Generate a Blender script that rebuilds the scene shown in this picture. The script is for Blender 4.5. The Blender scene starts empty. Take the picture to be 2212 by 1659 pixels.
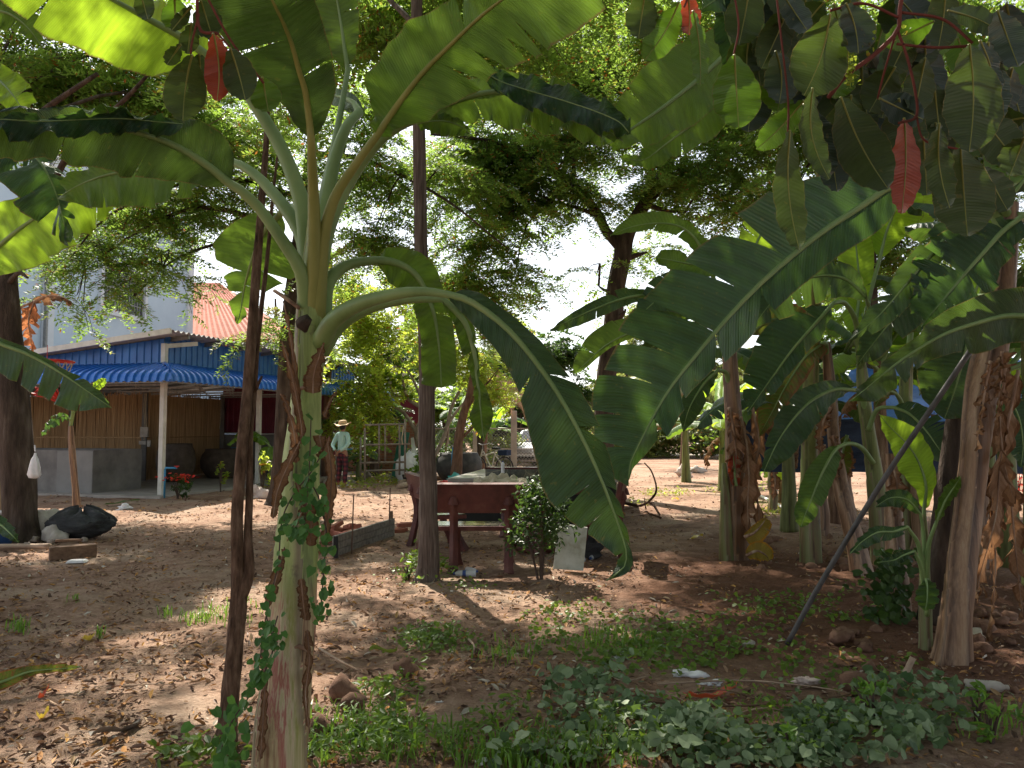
SKYS = .11
EXPO = 1.25
import bpy, bmesh, math, random
import numpy as np
from mathutils import Vector, Matrix
R = math.radians
scene = bpy.context.scene
col = scene.collection
rng = random.Random(7)
nr = np.random.default_rng(11)

# ---------------------------------------------------------------- camera maths (measurements taken off the photograph)
FPX, CX, CY, HZ = 1671.0, 1106.0, 829.5, 927.0
CAMZ = 1.5
PITCH = math.atan((HZ - CY) / FPX)
cp, sp = math.cos(PITCH), math.sin(PITCH)
def P(x, y, D):
    """world point seen at photo pixel x, y at distance D in front of the camera"""
    u = (x - CX) / FPX; v = (CY - y) / FPX
    s = D / (cp - v * sp)
    return Vector((u * s, D, CAMZ + (sp + v * cp) * s))
def G(x, y, z=0.0):
    u = (x - CX) / FPX; v = (CY - y) / FPX
    dz = sp + v * cp
    s = (z - CAMZ) / dz
    return Vector((u * s, (cp - v * sp) * s, z))
def GX(x, D, z=0.0):
    return Vector(((x - CX) / FPX * D, D, z))

# ---------------------------------------------------------------- object helpers
def link(o, parent=None):
    col.objects.link(o)
    if parent is not None: o.parent = parent
    return o
def tag(o, label=None, cat=None, group=None, kind=None):
    if label: o['label'] = label
    if cat: o['category'] = cat
    if group: o['group'] = group
    if kind: o['kind'] = kind
    return o
def empty(name, loc=(0, 0, 0), label=None, cat=None, group=None):
    o = bpy.data.objects.new(name, None); o.location = loc; o.empty_display_size = .2
    link(o); tag(o, label, cat, group)
    return o
def npmesh(name, V, Fc, mats, smooth=True, rnd=None, luv=None, mi=None):
    """V (n,3) array, Fc (m,k) array of equal sized faces"""
    me = bpy.data.meshes.new(name)
    V = np.asarray(V, np.float32); Fc = np.asarray(Fc, np.int32)
    n, (m, k) = len(V), Fc.shape
    me.vertices.add(n); me.vertices.foreach_set('co', V.ravel())
    me.loops.add(m * k); me.loops.foreach_set('vertex_index', Fc.ravel())
    me.polygons.add(m); me.polygons.foreach_set('loop_start', np.arange(0, m * k, k, dtype=np.int32))
    if not isinstance(mats, (list, tuple)): mats = [mats]
    for x in mats: me.materials.append(x)
    if mi is not None: me.polygons.foreach_set('material_index', np.asarray(mi, np.int32))
    me.update(calc_edges=True)
    me.polygons.foreach_set('use_smooth', np.full(m, bool(smooth)))
    if rnd is not None:
        a = me.attributes.new('rnd', 'FLOAT', 'POINT'); a.data.foreach_set('value', np.asarray(rnd, np.float32))
    if luv is not None:
        a = me.attributes.new('luv', 'FLOAT_VECTOR', 'POINT'); a.data.foreach_set('vector', np.asarray(luv, np.float32).ravel())
    return me
class MB:
    def __init__(s): s.v = []; s.f = []; s.m = []; s.uv = {}
    def add(s, vs, fs, mi=0):
        b = len(s.v); s.v += [tuple(v) for v in vs]
        for f in fs: s.f.append([i + b for i in f]); s.m.append(mi)
        return b
    def box(s, c, d, rz=0.0, mi=0, M=None, taper=1.0):
        c = Vector(c); x, y, z = d[0] / 2, d[1] / 2, d[2] / 2
        vs = []
        for k in (-1, 1):
            t = taper if k > 0 else 1
            for (i, j) in ((-1, -1), (1, -1), (1, 1), (-1, 1)): vs.append(Vector((i * x * t, j * y * t, k * z)))
        Q = M if M is not None else Matrix.Rotation(rz, 3, 'Z')
        vs = [Q @ v + c for v in vs]
        s.add(vs, [(3, 2, 1, 0), (4, 5, 6, 7), (0, 1, 5, 4), (1, 2, 6, 5), (2, 3, 7, 6), (3, 0, 4, 7)], mi)
    def beam(s, a, b, w, h, mi=0):
        a = Vector(a); b = Vector(b); d = b - a; L = d.length
        if L < 1e-6: return
        z = d / L; up = Vector((0, 0, 1)) if abs(z.z) < .95 else Vector((0, 1, 0))
        x = up.cross(z).normalized(); y = z.cross(x)
        Q = Matrix((x, y, z)).transposed()
        s.box((a + b) / 2, (w, h, L), M=Q, mi=mi)
    def tube(s, pts, rad, n=8, mi=0, cap=True, noise=0.0, seed=0, flat=1.0):
        pts = [Vector(p) for p in pts]
        if not isinstance(rad, (list, tuple)): rad = [rad] * len(pts)
        rr = random.Random(seed)
        T = []
        for i in range(len(pts)):
            a = pts[max(0, i - 1)]; b = pts[min(len(pts) - 1, i + 1)]
            t = (b - a); T.append(t.normalized() if t.length > 1e-9 else Vector((0, 0, 1)))
        up = Vector((0, 1, 0)) if abs(T[0].y) < .9 else Vector((1, 0, 0))
        x = up.cross(T[0]).normalized()
        base = len(s.v); ph = [rr.uniform(0, 6.28) for _ in range(4)]
        for i, p in enumerate(pts):
            x = (x - T[i] * x.dot(T[i])).normalized(); y = T[i].cross(x)
            for k in range(n):
                a = 2 * math.pi * k / n
                r = rad[i]
                if noise: r *= 1 + noise * (math.sin(3 * a + ph[0] + i * .35) * .5 + math.sin(5 * a + ph[1] - i * .6) * .35 + rr.uniform(-.5, .5) * .8)
                s.v.append(tuple(p + x * (r * math.cos(a)) + y * (r * math.sin(a) * flat)))
        for i in range(len(pts) - 1):
            for k in range(n):
                k2 = (k + 1) % n
                s.f.append([base + i * n + k, base + i * n + k2, base + (i + 1) * n + k2, base + (i + 1) * n + k]); s.m.append(mi)
        if cap:
            s.f.append([base + k for k in range(n)][::-1]); s.m.append(mi)
            e = base + (len(pts) - 1) * n
            s.f.append([e + k for k in range(n)]); s.m.append(mi)
    def lathe(s, c, prof, n=20, mi=0, cap=True):
        c = Vector(c)
        s.tube2([(c + Vector((0, 0, z)), r) for r, z in prof], n, mi, cap)
    def tube2(s, pr, n, mi, cap):
        base = len(s.v)
        for p, r in pr:
            for k in range(n):
                a = 2 * math.pi * k / n
                s.v.append((p[0] + r * math.cos(a), p[1] + r * math.sin(a), p[2]))
        for i in range(len(pr) - 1):
            for k in range(n):
                k2 = (k + 1) % n
                s.f.append([base + i * n + k, base + i * n + k2, base + (i + 1) * n + k2, base + (i + 1) * n + k]); s.m.append(mi)
        if cap:
            s.f.append([base + k for k in range(n)][::-1]); s.m.append(mi)
            e = base + (len(pr) - 1) * n
            s.f.append([e + k for k in range(n)]); s.m.append(mi)
    def build(s, name, mats, parent=None, smooth=False, bevel=0.0, label=None, cat=None, group=None, kind=None, mw=None):
        me = bpy.data.meshes.new(name)
        me.from_pydata(s.v, [], s.f)
        if not isinstance(mats, (list, tuple)): mats = [mats]
        for x in mats: me.materials.append(x)
        me.polygons.foreach_set('material_index', s.m)
        me.polygons.foreach_set('use_smooth', [smooth] * len(s.f))
        me.update()
        o = bpy.data.objects.new(name, me); link(o, parent)
        if bevel:
            b = o.modifiers.new('bevel', 'BEVEL'); b.width = bevel; b.segments = 2; b.limit_method = 'ANGLE'
        tag(o, label, cat, group, kind)
        return o
def crom(pts, n):
    """Catmull-Rom resample of a list of arrays to n points"""
    A = [np.asarray(p, float) for p in pts]
    if len(A) == 2: return [A[0] + (A[1] - A[0]) * t for t in np.linspace(0, 1, n)]
    A = [2 * A[0] - A[1]] + A + [2 * A[-1] - A[-2]]
    m = len(A) - 3; out = []
    for t in np.linspace(0, m - 1e-9, n):
        i = int(t); f = t - i
        p0, p1, p2, p3 = A[i:i + 4]
        out.append(.5 * ((2 * p1) + (p2 - p0) * f + (2 * p0 - 5 * p1 + 4 * p2 - p3) * f * f + (3 * p1 - p0 - 3 * p2 + p3) * f ** 3))
    return out
def cv(pts, n=16): return [Vector(p) for p in crom(pts, n)]

# ---------------------------------------------------------------- materials
def newmat(name):
    m = bpy.data.materials.new(name); m.use_nodes = True
    nt = m.node_tree; nt.nodes.clear()
    out = nt.nodes.new('ShaderNodeOutputMaterial')
    return m, nt, out
def N(nt, t, **k):
    n = nt.nodes.new(t)
    for a, b in k.items():
        if a in n.inputs.keys(): n.inputs[a].default_value = b
        else: setattr(n, a, b)
    return n
def ramp(nt, fac, stops, interp='LINEAR'):
    r = nt.nodes.new('ShaderNodeValToRGB'); r.color_ramp.interpolation = interp
    e = r.color_ramp.elements
    while len(e) > 1: e.remove(e[-1])
    e[0].position = stops[0][0]; e[0].color = tuple(stops[0][1]) + (1,)
    for p, c in stops[1:]:
        q = e.new(p); q.color = tuple(c) + (1,)
    nt.links.new(fac, r.inputs[0]); return r.outputs[0]
def coords(nt, scale=(1, 1, 1), gen='Object', rot=(0, 0, 0)):
    tc = nt.nodes.new('ShaderNodeTexCoord'); mp = nt.nodes.new('ShaderNodeMapping')
    mp.inputs['Scale'].default_value = scale; mp.inputs['Rotation'].default_value = rot
    nt.links.new(tc.outputs[gen], mp.inputs[0]); return mp.outputs[0]
def noise(nt, vec, scale, detail=5, rough=.6):
    n = nt.nodes.new('ShaderNodeTexNoise'); n.inputs['Scale'].default_value = scale
    n.inputs['Detail'].default_value = detail; n.inputs['Roughness'].default_value = rough
    nt.links.new(vec, n.inputs['Vector']); return n.outputs['Fac']
def bump(nt, h, strength=.3, dist=.02):
    b = nt.nodes.new('ShaderNodeBump'); b.inputs['Strength'].default_value = strength; b.inputs['Distance'].default_value = dist
    nt.links.new(h, b.inputs['Height']); return b.outputs[0]
def mixc(nt, f, a, b, bt='MIX'):
    m = nt.nodes.new('ShaderNodeMix'); m.data_type = 'RGBA'; m.blend_type = bt
    for s, v in ((m.inputs[0], f), (m.inputs[6], a), (m.inputs[7], b)):
        if hasattr(v, 'links'): nt.links.new(v, s)
        elif isinstance(v, (int, float)): s.default_value = v
        else: s.default_value = tuple(v) + (1,)
    return m.outputs[2]
def math_(nt, op, a, b=None):
    m = nt.nodes.new('ShaderNodeMath'); m.operation = op
    for s, v in ((m.inputs[0], a), (m.inputs[1], b)):
        if v is None: continue
        if hasattr(v, 'links'): nt.links.new(v, s)
        else: s.default_value = v
    return m.outputs[0]
def simple(name, stops, scale=8, stretch=(1, 1, 1), rough=.8, spec=.3, bs=.3, bd=.01, metal=0.0, detail=6, bscale=None, gen='Object'):
    """noise driven colour over a Principled surface with a little relief"""
    m, nt, out = newmat(name)
    vec = coords(nt, stretch, gen)
    f = noise(nt, vec, scale, detail)
    p = N(nt, 'ShaderNodeBsdfPrincipled'); p.inputs['Roughness'].default_value = rough
    p.inputs['Specular IOR Level'].default_value = spec; p.inputs['Metallic'].default_value = metal
    nt.links.new(ramp(nt, f, stops), p.inputs['Base Color'])
    if bs:
        f2 = noise(nt, vec, bscale or scale * 3, 6, .65)
        nt.links.new(bump(nt, f2, bs, bd), p.inputs['Normal'])
    nt.links.new(p.outputs[0], out.inputs[0]); return m
def c2(a, k=.6, lo=.3, hi=.7):
    return [(lo, [x * k for x in a]), (hi, a)]
def leafmat(name, dark, light, trans, tf=.45, rough=.4, spec=.4, attr='rnd', autumn=None, under=None):
    m, nt, out = newmat(name)
    at = N(nt, 'ShaderNodeAttribute', attribute_name=attr)
    c = ramp(nt, at.outputs['Fac'], [(0, dark), (.85, light)] + ([(.97, autumn)] if autumn else []))
    t = ramp(nt, at.outputs['Fac'], [(0, [x * .75 for x in trans]), (.85, trans)] + ([(.97, autumn)] if autumn else []))
    p = N(nt, 'ShaderNodeBsdfPrincipled'); p.inputs['Roughness'].default_value = rough
    p.inputs['Specular IOR Level'].default_value = spec
    nt.links.new(c, p.inputs['Base Color'])
    tr = N(nt, 'ShaderNodeBsdfTranslucent'); nt.links.new(t, tr.inputs[0])
    mx = N(nt, 'ShaderNodeMixShader'); mx.inputs[0].default_value = tf
    nt.links.new(p.outputs[0], mx.inputs[1]); nt.links.new(tr.outputs[0], mx.inputs[2])
    nt.links.new(mx.outputs[0], out.inputs[0]); return m
def banmat(name, top, under, trans, tf=.42, rough=.38, spec=.5, edge=(.20, .16, .05), edgeamt=.965, veins=34.0, streak=None, vs=1.0):
    """large leaf: luv = (along, signed across, random); parallel veins, worn edge, separate upper and lower faces"""
    m, nt, out = newmat(name)
    at = N(nt, 'ShaderNodeAttribute', attribute_name='luv')
    sx = N(nt, 'ShaderNodeSeparateXYZ'); nt.links.new(at.outputs['Vector'], sx.inputs[0])
    u, v, r = sx.outputs
    av = math_(nt, 'ABSOLUTE', v)
    skew = math_(nt, 'SUBTRACT', u, math_(nt, 'MULTIPLY', av, .05))
    vein = math_(nt, 'SINE', math_(nt, 'MULTIPLY', skew, veins * 6.283))
    vein2 = math_(nt, 'SINE', math_(nt, 'MULTIPLY', skew, veins * 6.283 * 4.3))
    cmb = N(nt, 'ShaderNodeCombineXYZ'); nt.links.new(skew, cmb.inputs[0]); nt.links.new(v, cmb.inputs[1]); nt.links.new(r, cmb.inputs[2])
    mp = N(nt, 'ShaderNodeMapping'); mp.inputs['Scale'].default_value = (40, 1.6, 5); nt.links.new(cmb.outputs[0], mp.inputs[0])
    str_ = noise(nt, mp.outputs[0], 1.5, 5, .65)
    ob = coords(nt, (1, 1, 1))
    pat = noise(nt, ob, 2.3, 4)
    f = math_(nt, 'ADD', math_(nt, 'MULTIPLY', str_, .6), math_(nt, 'MULTIPLY', pat, .45))
    f = math_(nt, 'ADD', f, math_(nt, 'MULTIPLY', math_(nt, 'ADD', vein2, vein), .055 * vs))
    ctop = ramp(nt, f, [(.3, [x * .62 for x in top]), (.7, [x * 1.3 for x in top])])
    cund = ramp(nt, f, [(.3, [x * .75 for x in under]), (.7, [x * 1.2 for x in under])])
    geo = N(nt, 'ShaderNodeNewGeometry')
    c = mixc(nt, geo.outputs['Backfacing'], ctop, cund)
    ct = ramp(nt, f, [(.3, [x * .7 for x in trans]), (.7, trans)])
    # worn brown rim
    en = math_(nt, 'ADD', av, math_(nt, 'MULTIPLY', math_(nt, 'SUBTRACT', str_, .5), .12))
    em = ramp(nt, en, [(edgeamt, (0, 0, 0)), (min(1.0, edgeamt + .05), (1, 1, 1))])
    c = mixc(nt, em, c, edge); ct = mixc(nt, em, ct, edge)
    if streak:
        sm = ramp(nt, math_(nt, 'ADD', math_(nt, 'MULTIPLY', str_, .9), math_(nt, 'MULTIPLY', pat, .3)), [(.58, (0, 0, 0)), (.72, (1, 1, 1))])
        c = mixc(nt, sm, c, streak); ct = mixc(nt, sm, ct, streak)
    mid = ramp(nt, av, [(.0, (1, 1, 1)), (.05, (0, 0, 0))])
    c = mixc(nt, mid, c, [min(1, x * 2.0 + .03) for x in under])
    p = N(nt, 'ShaderNodeBsdfPrincipled'); p.inputs['Roughness'].default_value = rough; p.inputs['Specular IOR Level'].default_value = spec
    spt = ramp(nt, noise(nt, ob, 38, 3, .5), [(.66, (0, 0, 0)), (.70, (1, 1, 1))]); c = mixc(nt, math_(nt, 'MULTIPLY', spt, .55), c, edge)
    nt.links.new(c, p.inputs['Base Color'])
    h = math_(nt, 'ADD', math_(nt, 'MULTIPLY', vein, .5), math_(nt, 'MULTIPLY', vein2, .25))
    nt.links.new(bump(nt, h, .8 * vs, .006), p.inputs['Normal'])
    tr = N(nt, 'ShaderNodeBsdfTranslucent'); nt.links.new(ct, tr.inputs[0])
    mx = N(nt, 'ShaderNodeMixShader'); mx.inputs[0].default_value = tf
    nt.links.new(p.outputs[0], mx.inputs[1]); nt.links.new(tr.outputs[0], mx.inputs[2])
    nt.links.new(mx.outputs[0], out.inputs[0]); return m

M = {}
M['ban'] = banmat('banana_leaf_green', (.045, .11, .045), (.06, .12, .03), (.25, .42, .035))
M['ban_blue'] = banmat('banana_leaf_glaucous', (.027, .070, .044), (.05, .10, .038), (.12, .24, .03), rough=.33, spec=.6, tf=.36)
M['ban_dark'] = banmat('banana_leaf_dark', (.03, .075, .04), (.045, .075, .03), (.12, .21, .025), tf=.3)
M['ban_young'] = banmat('banana_leaf_young', (.12, .26, .04), (.13, .28, .03), (.50, .75, .04), tf=.5)
M['ban_old'] = banmat('banana_leaf_yellowing', (.07, .12, .035), (.09, .13, .03), (.22, .28, .03), edge=(.25, .12, .04), edgeamt=.8, streak=(.22, .10, .035))
M['ban_yellow'] = banmat('banana_leaf_yellow', (.40, .29, .05), (.40, .30, .06), (.55, .4, .05), edge=(.6, .3, .03), edgeamt=.8)
M['ban_dry'] = banmat('banana_leaf_dry', (.26, .16, .09), (.30, .18, .11), (.45, .22, .10), tf=.25, rough=.8, spec=.15, edge=(.2, .1, .05), edgeamt=.7)
M['ban_orange'] = banmat('banana_leaf_dead_orange', (.45, .18, .09), (.5, .22, .12), (.8, .3, .12), tf=.4, rough=.8, spec=.1)
M['broad'] = banmat('broad_leaf_olive', (.04, .075, .025), (.062, .088, .032), (.10, .16, .02), tf=.28, veins=9, vs=.3, rough=.5, spec=.3)
M['broad_blue'] = banmat('broad_leaf_slate', (.028, .055, .04), (.035, .055, .035), (.05, .09, .02), tf=.15, veins=9, vs=.3, rough=.45)
M['broad_green'] = banmat('broad_leaf_green', (.05, .12, .02), (.07, .14, .02), (.18, .35, .02), tf=.4, veins=9, vs=.3)
M['broad_red'] = banmat('broad_leaf_red', (.27, .045, .025), (.30, .055, .03), (.60, .10, .035), tf=.4, veins=9, vs=.3, edge=(.4, .04, .03))
M['petiole'] = simple('banana_petiole', [(.25, (.12, .19, .06)), (.5, (.20, .30, .11)), (.8, (.27, .34, .13))], 5, (1, 1, .4), .45, .4, .1, .005)
M['petiole_y'] = simple('banana_petiole_yellowish', [(.3, (.2, .22, .05)), (.7, (.34, .33, .10))], 5, (1, 1, .4), .45, .4, .1, .005)
M['canopy'] = leafmat('canopy_leaflet', (.028, .075, .018), (.10, .18, .035), (.33, .50, .07), tf=.56, autumn=(.35, .14, .03))
M['canopy_y'] = leafmat('canopy_leaflet_yellowish', (.06, .13, .02), (.20, .28, .04), (.60, .72, .08), tf=.6, autumn=(.4, .2, .03))
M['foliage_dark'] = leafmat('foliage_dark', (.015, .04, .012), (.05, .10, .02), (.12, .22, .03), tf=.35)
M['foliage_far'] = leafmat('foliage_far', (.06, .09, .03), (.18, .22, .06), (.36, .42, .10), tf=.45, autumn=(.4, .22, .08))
M['foliage_mid'] = leafmat('foliage_mid', (.04, .09, .015), (.12, .21, .03), (.35, .52, .05), tf=.45)
M['cover'] = leafmat('ground_cover_leaf', (.035, .085, .026), (.27, .35, .20), (.17, .28, .05), tf=.3, rough=.55)
M['vine'] = leafmat('vine_leaf', (.03, .10, .02), (.08, .20, .04), (.14, .32, .04), tf=.3, rough=.5)
M['grass'] = leafmat('grass_blade', (.06, .13, .02), (.14, .28, .04), (.3, .5, .05), tf=.4)
M['palm'] = leafmat('palm_leaflet', (.06, .1, .03), (.2, .26, .07), (.4, .5, .08), tf=.4, rough=.3)
M['palm_dry'] = leafmat('palm_leaflet_dry', (.25, .15, .11), (.45, .3, .22), (.4, .25, .15), tf=.2)
M['flower_red'] = leafmat('red_petal', (.5, .02, .015), (.8, .06, .03), (.9, .05, .02), tf=.3)
M['flower_orange'] = leafmat('orange_petal', (.8, .2, .04), (.9, .4, .15), (.9, .3, .05), tf=.3)
M['flower_white'] = leafmat('white_petal', (.7, .7, .65), (.85, .85, .8), (.8, .8, .7), tf=.3)
# litter: browns, oranges, tans
def littermat():
    m, nt, out = newmat('fallen_leaf')
    at = N(nt, 'ShaderNodeAttribute', attribute_name='rnd')
    c = ramp(nt, at.outputs['Fac'], [(0, (.07, .035, .022)), (.3, (.20, .11, .07)), (.55, (.36, .23, .14)), (.75, (.45, .22, .07)), (.85, (.50, .27, .06)), (.93, (.38, .30, .22)), (1, (.55, .5, .42))])
    p = N(nt, 'ShaderNodeBsdfPrincipled'); p.inputs['Roughness'].default_value = .7
    nt.links.new(c, p.inputs['Base Color']); nt.links.new(p.outputs[0], out.inputs[0]); return m
M['litter'] = littermat()
M['bark_dark'] = simple('dark_bark', [(.3, (.03, .022, .018)), (.55, (.08, .058, .045)), (.75, (.15, .12, .10))], 6, (1.6, 1.6, .35), .9, .15, .9, .04, bscale=16)
M['bark_brown'] = simple('brown_bark', [(.3, (.09, .05, .035)), (.6, (.19, .115, .08)), (.8, (.27, .18, .13))], 9, (1.5, 1.5, .35), .9, .15, .8, .02, bscale=24)
M['bark_near'] = simple('ridged_brown_bark', [(.3, (.045, .026, .018)), (.5, (.14, .085, .058)), (.62, (.21, .135, .095)), (.8, (.32, .235, .17))], 26, (1.5, 1.5, .3), .9, .15, 1, .02, bscale=50, detail=9)
M['bark_grey'] = simple('weathered_grey_wood', [(.3, (.05, .035, .03)), (.5, (.115, .088, .075)), (.75, (.22, .18, .155))], 11, (3, 3, .22), .9, .15, .9, .02, bscale=18)
M['twig'] = simple('twig_bark', c2((.10, .065, .05)), 8, bs=0)
M['twig_red'] = simple('reddish_twig', c2((.22, .06, .045)), 20, bs=0)
M['pale_branch'] = simple('pale_branch_bark', [(.3, (.16, .13, .11)), (.7, (.34, .29, .24))], 9, bs=.3)
M['trunk_dry'] = simple('dry_banana_trunk', [(.25, (.05, .028, .02)), (.45, (.17, .10, .065)), (.62, (.28, .18, .115)), (.8, (.42, .32, .22))], 5, (3.2, 3.2, .35), .85, .15, 1, .04, bscale=12)
M['sheath'] = simple('dry_sheath', [(.25, (.10, .055, .04)), (.5, (.30, .19, .13)), (.75, (.50, .40, .31))], 9, (2.5, 2.5, .5), .8, .15, .5, .01)
def stemmat(name='banana_pseudostem', dry=False, grove=False):
    m, nt, out = newmat(name)
    at = N(nt, 'ShaderNodeAttribute', attribute_name='luv'); sx = N(nt, 'ShaderNodeSeparateXYZ'); nt.links.new(at.outputs['Vector'], sx.inputs[0])
    saw, hh, rid = sx.outputs
    v = coords(nt, (14, 14, .45)); a = noise(nt, v, 2.2, 8, .65)
    v3 = coords(nt, (50, 50, 1.2)); fine = noise(nt, v3, 2.0, 4, .6)
    v2 = coords(nt, (1, 1, .6)); b = noise(nt, v2, 4.5, 7, .65)
    f = math_(nt, 'ADD', math_(nt, 'MULTIPLY', a, .42), math_(nt, 'ADD', math_(nt, 'MULTIPLY', fine, .25), math_(nt, 'MULTIPLY', rid, .08)))
    f = math_(nt, 'ADD', f, math_(nt, 'MULTIPLY', saw, .30))
    g = ramp(nt, f, [(.30, (.09, .10, .03)), (.42, (.20, .27, .07)), (.56, (.33, .41, .12)), (.72, (.48, .50, .22))])
    lo = ramp(nt, f, [(.28, (.08, .045, .03)), (.38, (.26, .15, .08)), (.45, (.46, .37, .20)), (.51, (.34, .10, .08)), (.56, (.50, .42, .27)), (.64, (.27, .28, .07)), (.76, (.44, .38, .22))])
    if dry: g = lo = ramp(nt, f, [(.30, (.045, .022, .013)), (.45, (.15, .078, .042)), (.58, (.28, .165, .095)), (.76, (.42, .29, .18))])
    if grove: g = ramp(nt, f, [(.30, (.05, .045, .02)), (.42, (.12, .15, .045)), (.58, (.21, .25, .08)), (.76, (.30, .32, .14))]); lo = ramp(nt, f, [(.30, (.06, .035, .02)), (.42, (.15, .10, .05)), (.55, (.15, .17, .06)), (.76, (.28, .26, .14))])
    k = ramp(nt, math_(nt, 'ADD', hh, math_(nt, 'MULTIPLY', math_(nt, 'SUBTRACT', b, .5), .7)), [(.75, (1, 1, 1)), (1.2, (0, 0, 0))])
    c = mixc(nt, k, g, lo)
    # dry margin of each sheath and dark seam
    dm = ramp(nt, math_(nt, 'ADD', saw, math_(nt, 'MULTIPLY', math_(nt, 'SUBTRACT', b, .5), .35)), [(.80, (0, 0, 0)), (.90, (1, 1, 1))])
    c = mixc(nt, math_(nt, 'MULTIPLY', dm, .8), c, mixc(nt, a, (.06, .035, .025), (.26, .16, .095) if dry else (.42, .32, .22)))
    se = ramp(nt, saw, [(.0, (1, 1, 1)), (.05, (0, 0, 0)), (.97, (0, 0, 0)), (1, (1, 1, 1))])
    c = mixc(nt, math_(nt, 'MULTIPLY', se, .75), c, (.05, .035, .025))
    sc = ramp(nt, b, [(.60, (0, 0, 0)), (.66, (1, 1, 1))])
    c = mixc(nt, math_(nt, 'MULTIPLY', sc, .8), c, (.09, .065, .05))
    p = N(nt, 'ShaderNodeBsdfPrincipled'); p.inputs['Roughness'].default_value = .5
    nt.links.new(c, p.inputs['Base Color']); nt.links.new(bump(nt, f, .8, .012), p.inputs['Normal'])
    nt.links.new(p.outputs[0], out.inputs[0]); return m
M['stem'] = stemmat()
M['stem_grove'] = stemmat('grove_pseudostem', False, True)
M['stem_shaggy'] = stemmat('shaggy_dry_pseudostem', True)
M['stem_green'] = simple('green_pseudostem', [(.3, (.05, .035, .02)), (.45, (.11, .12, .04)), (.7, (.20, .23, .08))], 4, (4, 4, .4), .55, .3, .5, .01)

def groundmat():
    m, nt, out = newmat('red_brown_earth')
    v = coords(nt, (1, 1, 1))
    a = noise(nt, v, .55, 6, .6); b = noise(nt, v, 7, 8, .7); c_ = noise(nt, v, 45, 5, .7)
    f = math_(nt, 'ADD', math_(nt, 'MULTIPLY', a, .5), math_(nt, 'MULTIPLY', b, .5))
    base = ramp(nt, f, [(.36, (.15, .085, .06)), (.46, (.29, .178, .125)), (.54, (.42, .275, .20)), (.68, (.54, .38, .285))])
    sepp = N(nt, 'ShaderNodeSeparateXYZ'); nt.links.new(v, sepp.inputs[0])
    # darker, redder dug soil round the banana clump
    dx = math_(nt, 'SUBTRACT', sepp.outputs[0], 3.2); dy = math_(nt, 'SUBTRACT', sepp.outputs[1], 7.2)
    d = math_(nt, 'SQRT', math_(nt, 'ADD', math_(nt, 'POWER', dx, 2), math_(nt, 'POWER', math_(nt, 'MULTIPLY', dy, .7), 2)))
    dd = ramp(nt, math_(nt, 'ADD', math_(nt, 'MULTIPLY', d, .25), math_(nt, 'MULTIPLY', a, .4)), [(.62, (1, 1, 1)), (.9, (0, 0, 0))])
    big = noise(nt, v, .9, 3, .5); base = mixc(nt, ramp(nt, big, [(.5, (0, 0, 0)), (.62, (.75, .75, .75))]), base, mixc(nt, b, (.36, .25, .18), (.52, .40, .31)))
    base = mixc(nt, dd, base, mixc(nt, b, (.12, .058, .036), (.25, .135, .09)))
    sp2 = ramp(nt, c_, [(.30, (.7, .66, .62)), (.62, (1, 1, 1)), (.82, (1.1, 1.08, 1.05))])
    base = mixc(nt, 1.0, base, sp2, 'MULTIPLY')
    vo = N(nt, 'ShaderNodeTexVoronoi'); vo.inputs['Scale'].default_value = 26; nt.links.new(v, vo.inputs['Vector'])
    peb = ramp(nt, vo.outputs['Distance'], [(.0, (1, 1, 1)), (.09, (0, 0, 0))])
    base = mixc(nt, math_(nt, 'MULTIPLY', peb, .8), base, (.5, .42, .36))
    p = N(nt, 'ShaderNodeBsdfPrincipled'); p.inputs['Roughness'].default_value = .95; p.inputs['Specular IOR Level'].default_value = .1
    nt.links.new(base, p.inputs['Base Color'])
    h = math_(nt, 'ADD', math_(nt, 'MULTIPLY', b, 1.0), math_(nt, 'MULTIPLY', c_, .35))
    nt.links.new(bump(nt, h, 1.0, .06), p.inputs['Normal'])
    nt.links.new(p.outputs[0], out.inputs[0]); return m
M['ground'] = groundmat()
M['clod'] = simple('earth_clod', [(.3, (.12, .062, .04)), (.7, (.27, .155, .105))], 9, rough=.95, bs=.8, bd=.02)
M['stone'] = simple('stone', [(.3, (.2, .16, .13)), (.7, (.38, .31, .26))], 7, bs=.5)
M['blue'] = simple('blue_sheet_metal', [(.3, (.02, .11, .36)), (.7, (.035, .18, .52))], 2.5, rough=.35, spec=.5, bs=.05, metal=.1)
M['blue_awn'] = simple('blue_awning_metal', [(.3, (.015, .12, .50)), (.7, (.03, .18, .62))], 3, rough=.3, spec=.6, bs=.05, metal=.1)
M['maroon'] = simple('maroon_sheet_metal', [(.3, (.11, .015, .03)), (.7, (.19, .028, .05))], 2, rough=.45, bs=.05)
M['white_metal'] = simple('off_white_steel', [(.3, (.50, .49, .45)), (.7, (.68, .67, .62))], 5, rough=.5, bs=.05)
M['grey_roof'] = simple('fibre_cement_sheet', [(.3, (.25, .24, .23)), (.7, (.42, .41, .39))], 5, rough=.85, bs=.3)
M['steel'] = simple('galvanised_steel', c2((.30, .30, .29)), 12, rough=.5, metal=.4, bs=.1)
M['concrete'] = simple('grey_concrete', [(.3, (.13, .12, .115)), (.7, (.24, .225, .21))], 2.6, rough=.9, bs=.4, detail=8)
M['concrete_l'] = simple('pale_concrete', [(.3, (.27, .24, .22)), (.7, (.42, .38, .34))], 2.6, rough=.9, bs=.4)
M['bamboo'] = simple('split_bamboo', [(.25, (.20, .11, .055)), (.5, (.47, .30, .155)), (.78, (.66, .47, .28))], 3.5, (14, 14, .35), .75, .2, .4, .01)
M['house_blue'] = simple('pale_blue_render', [(.3, (.44, .54, .64)), (.7, (.50, .60, .69))], 1.2, rough=.85, bs=.15)
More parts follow.
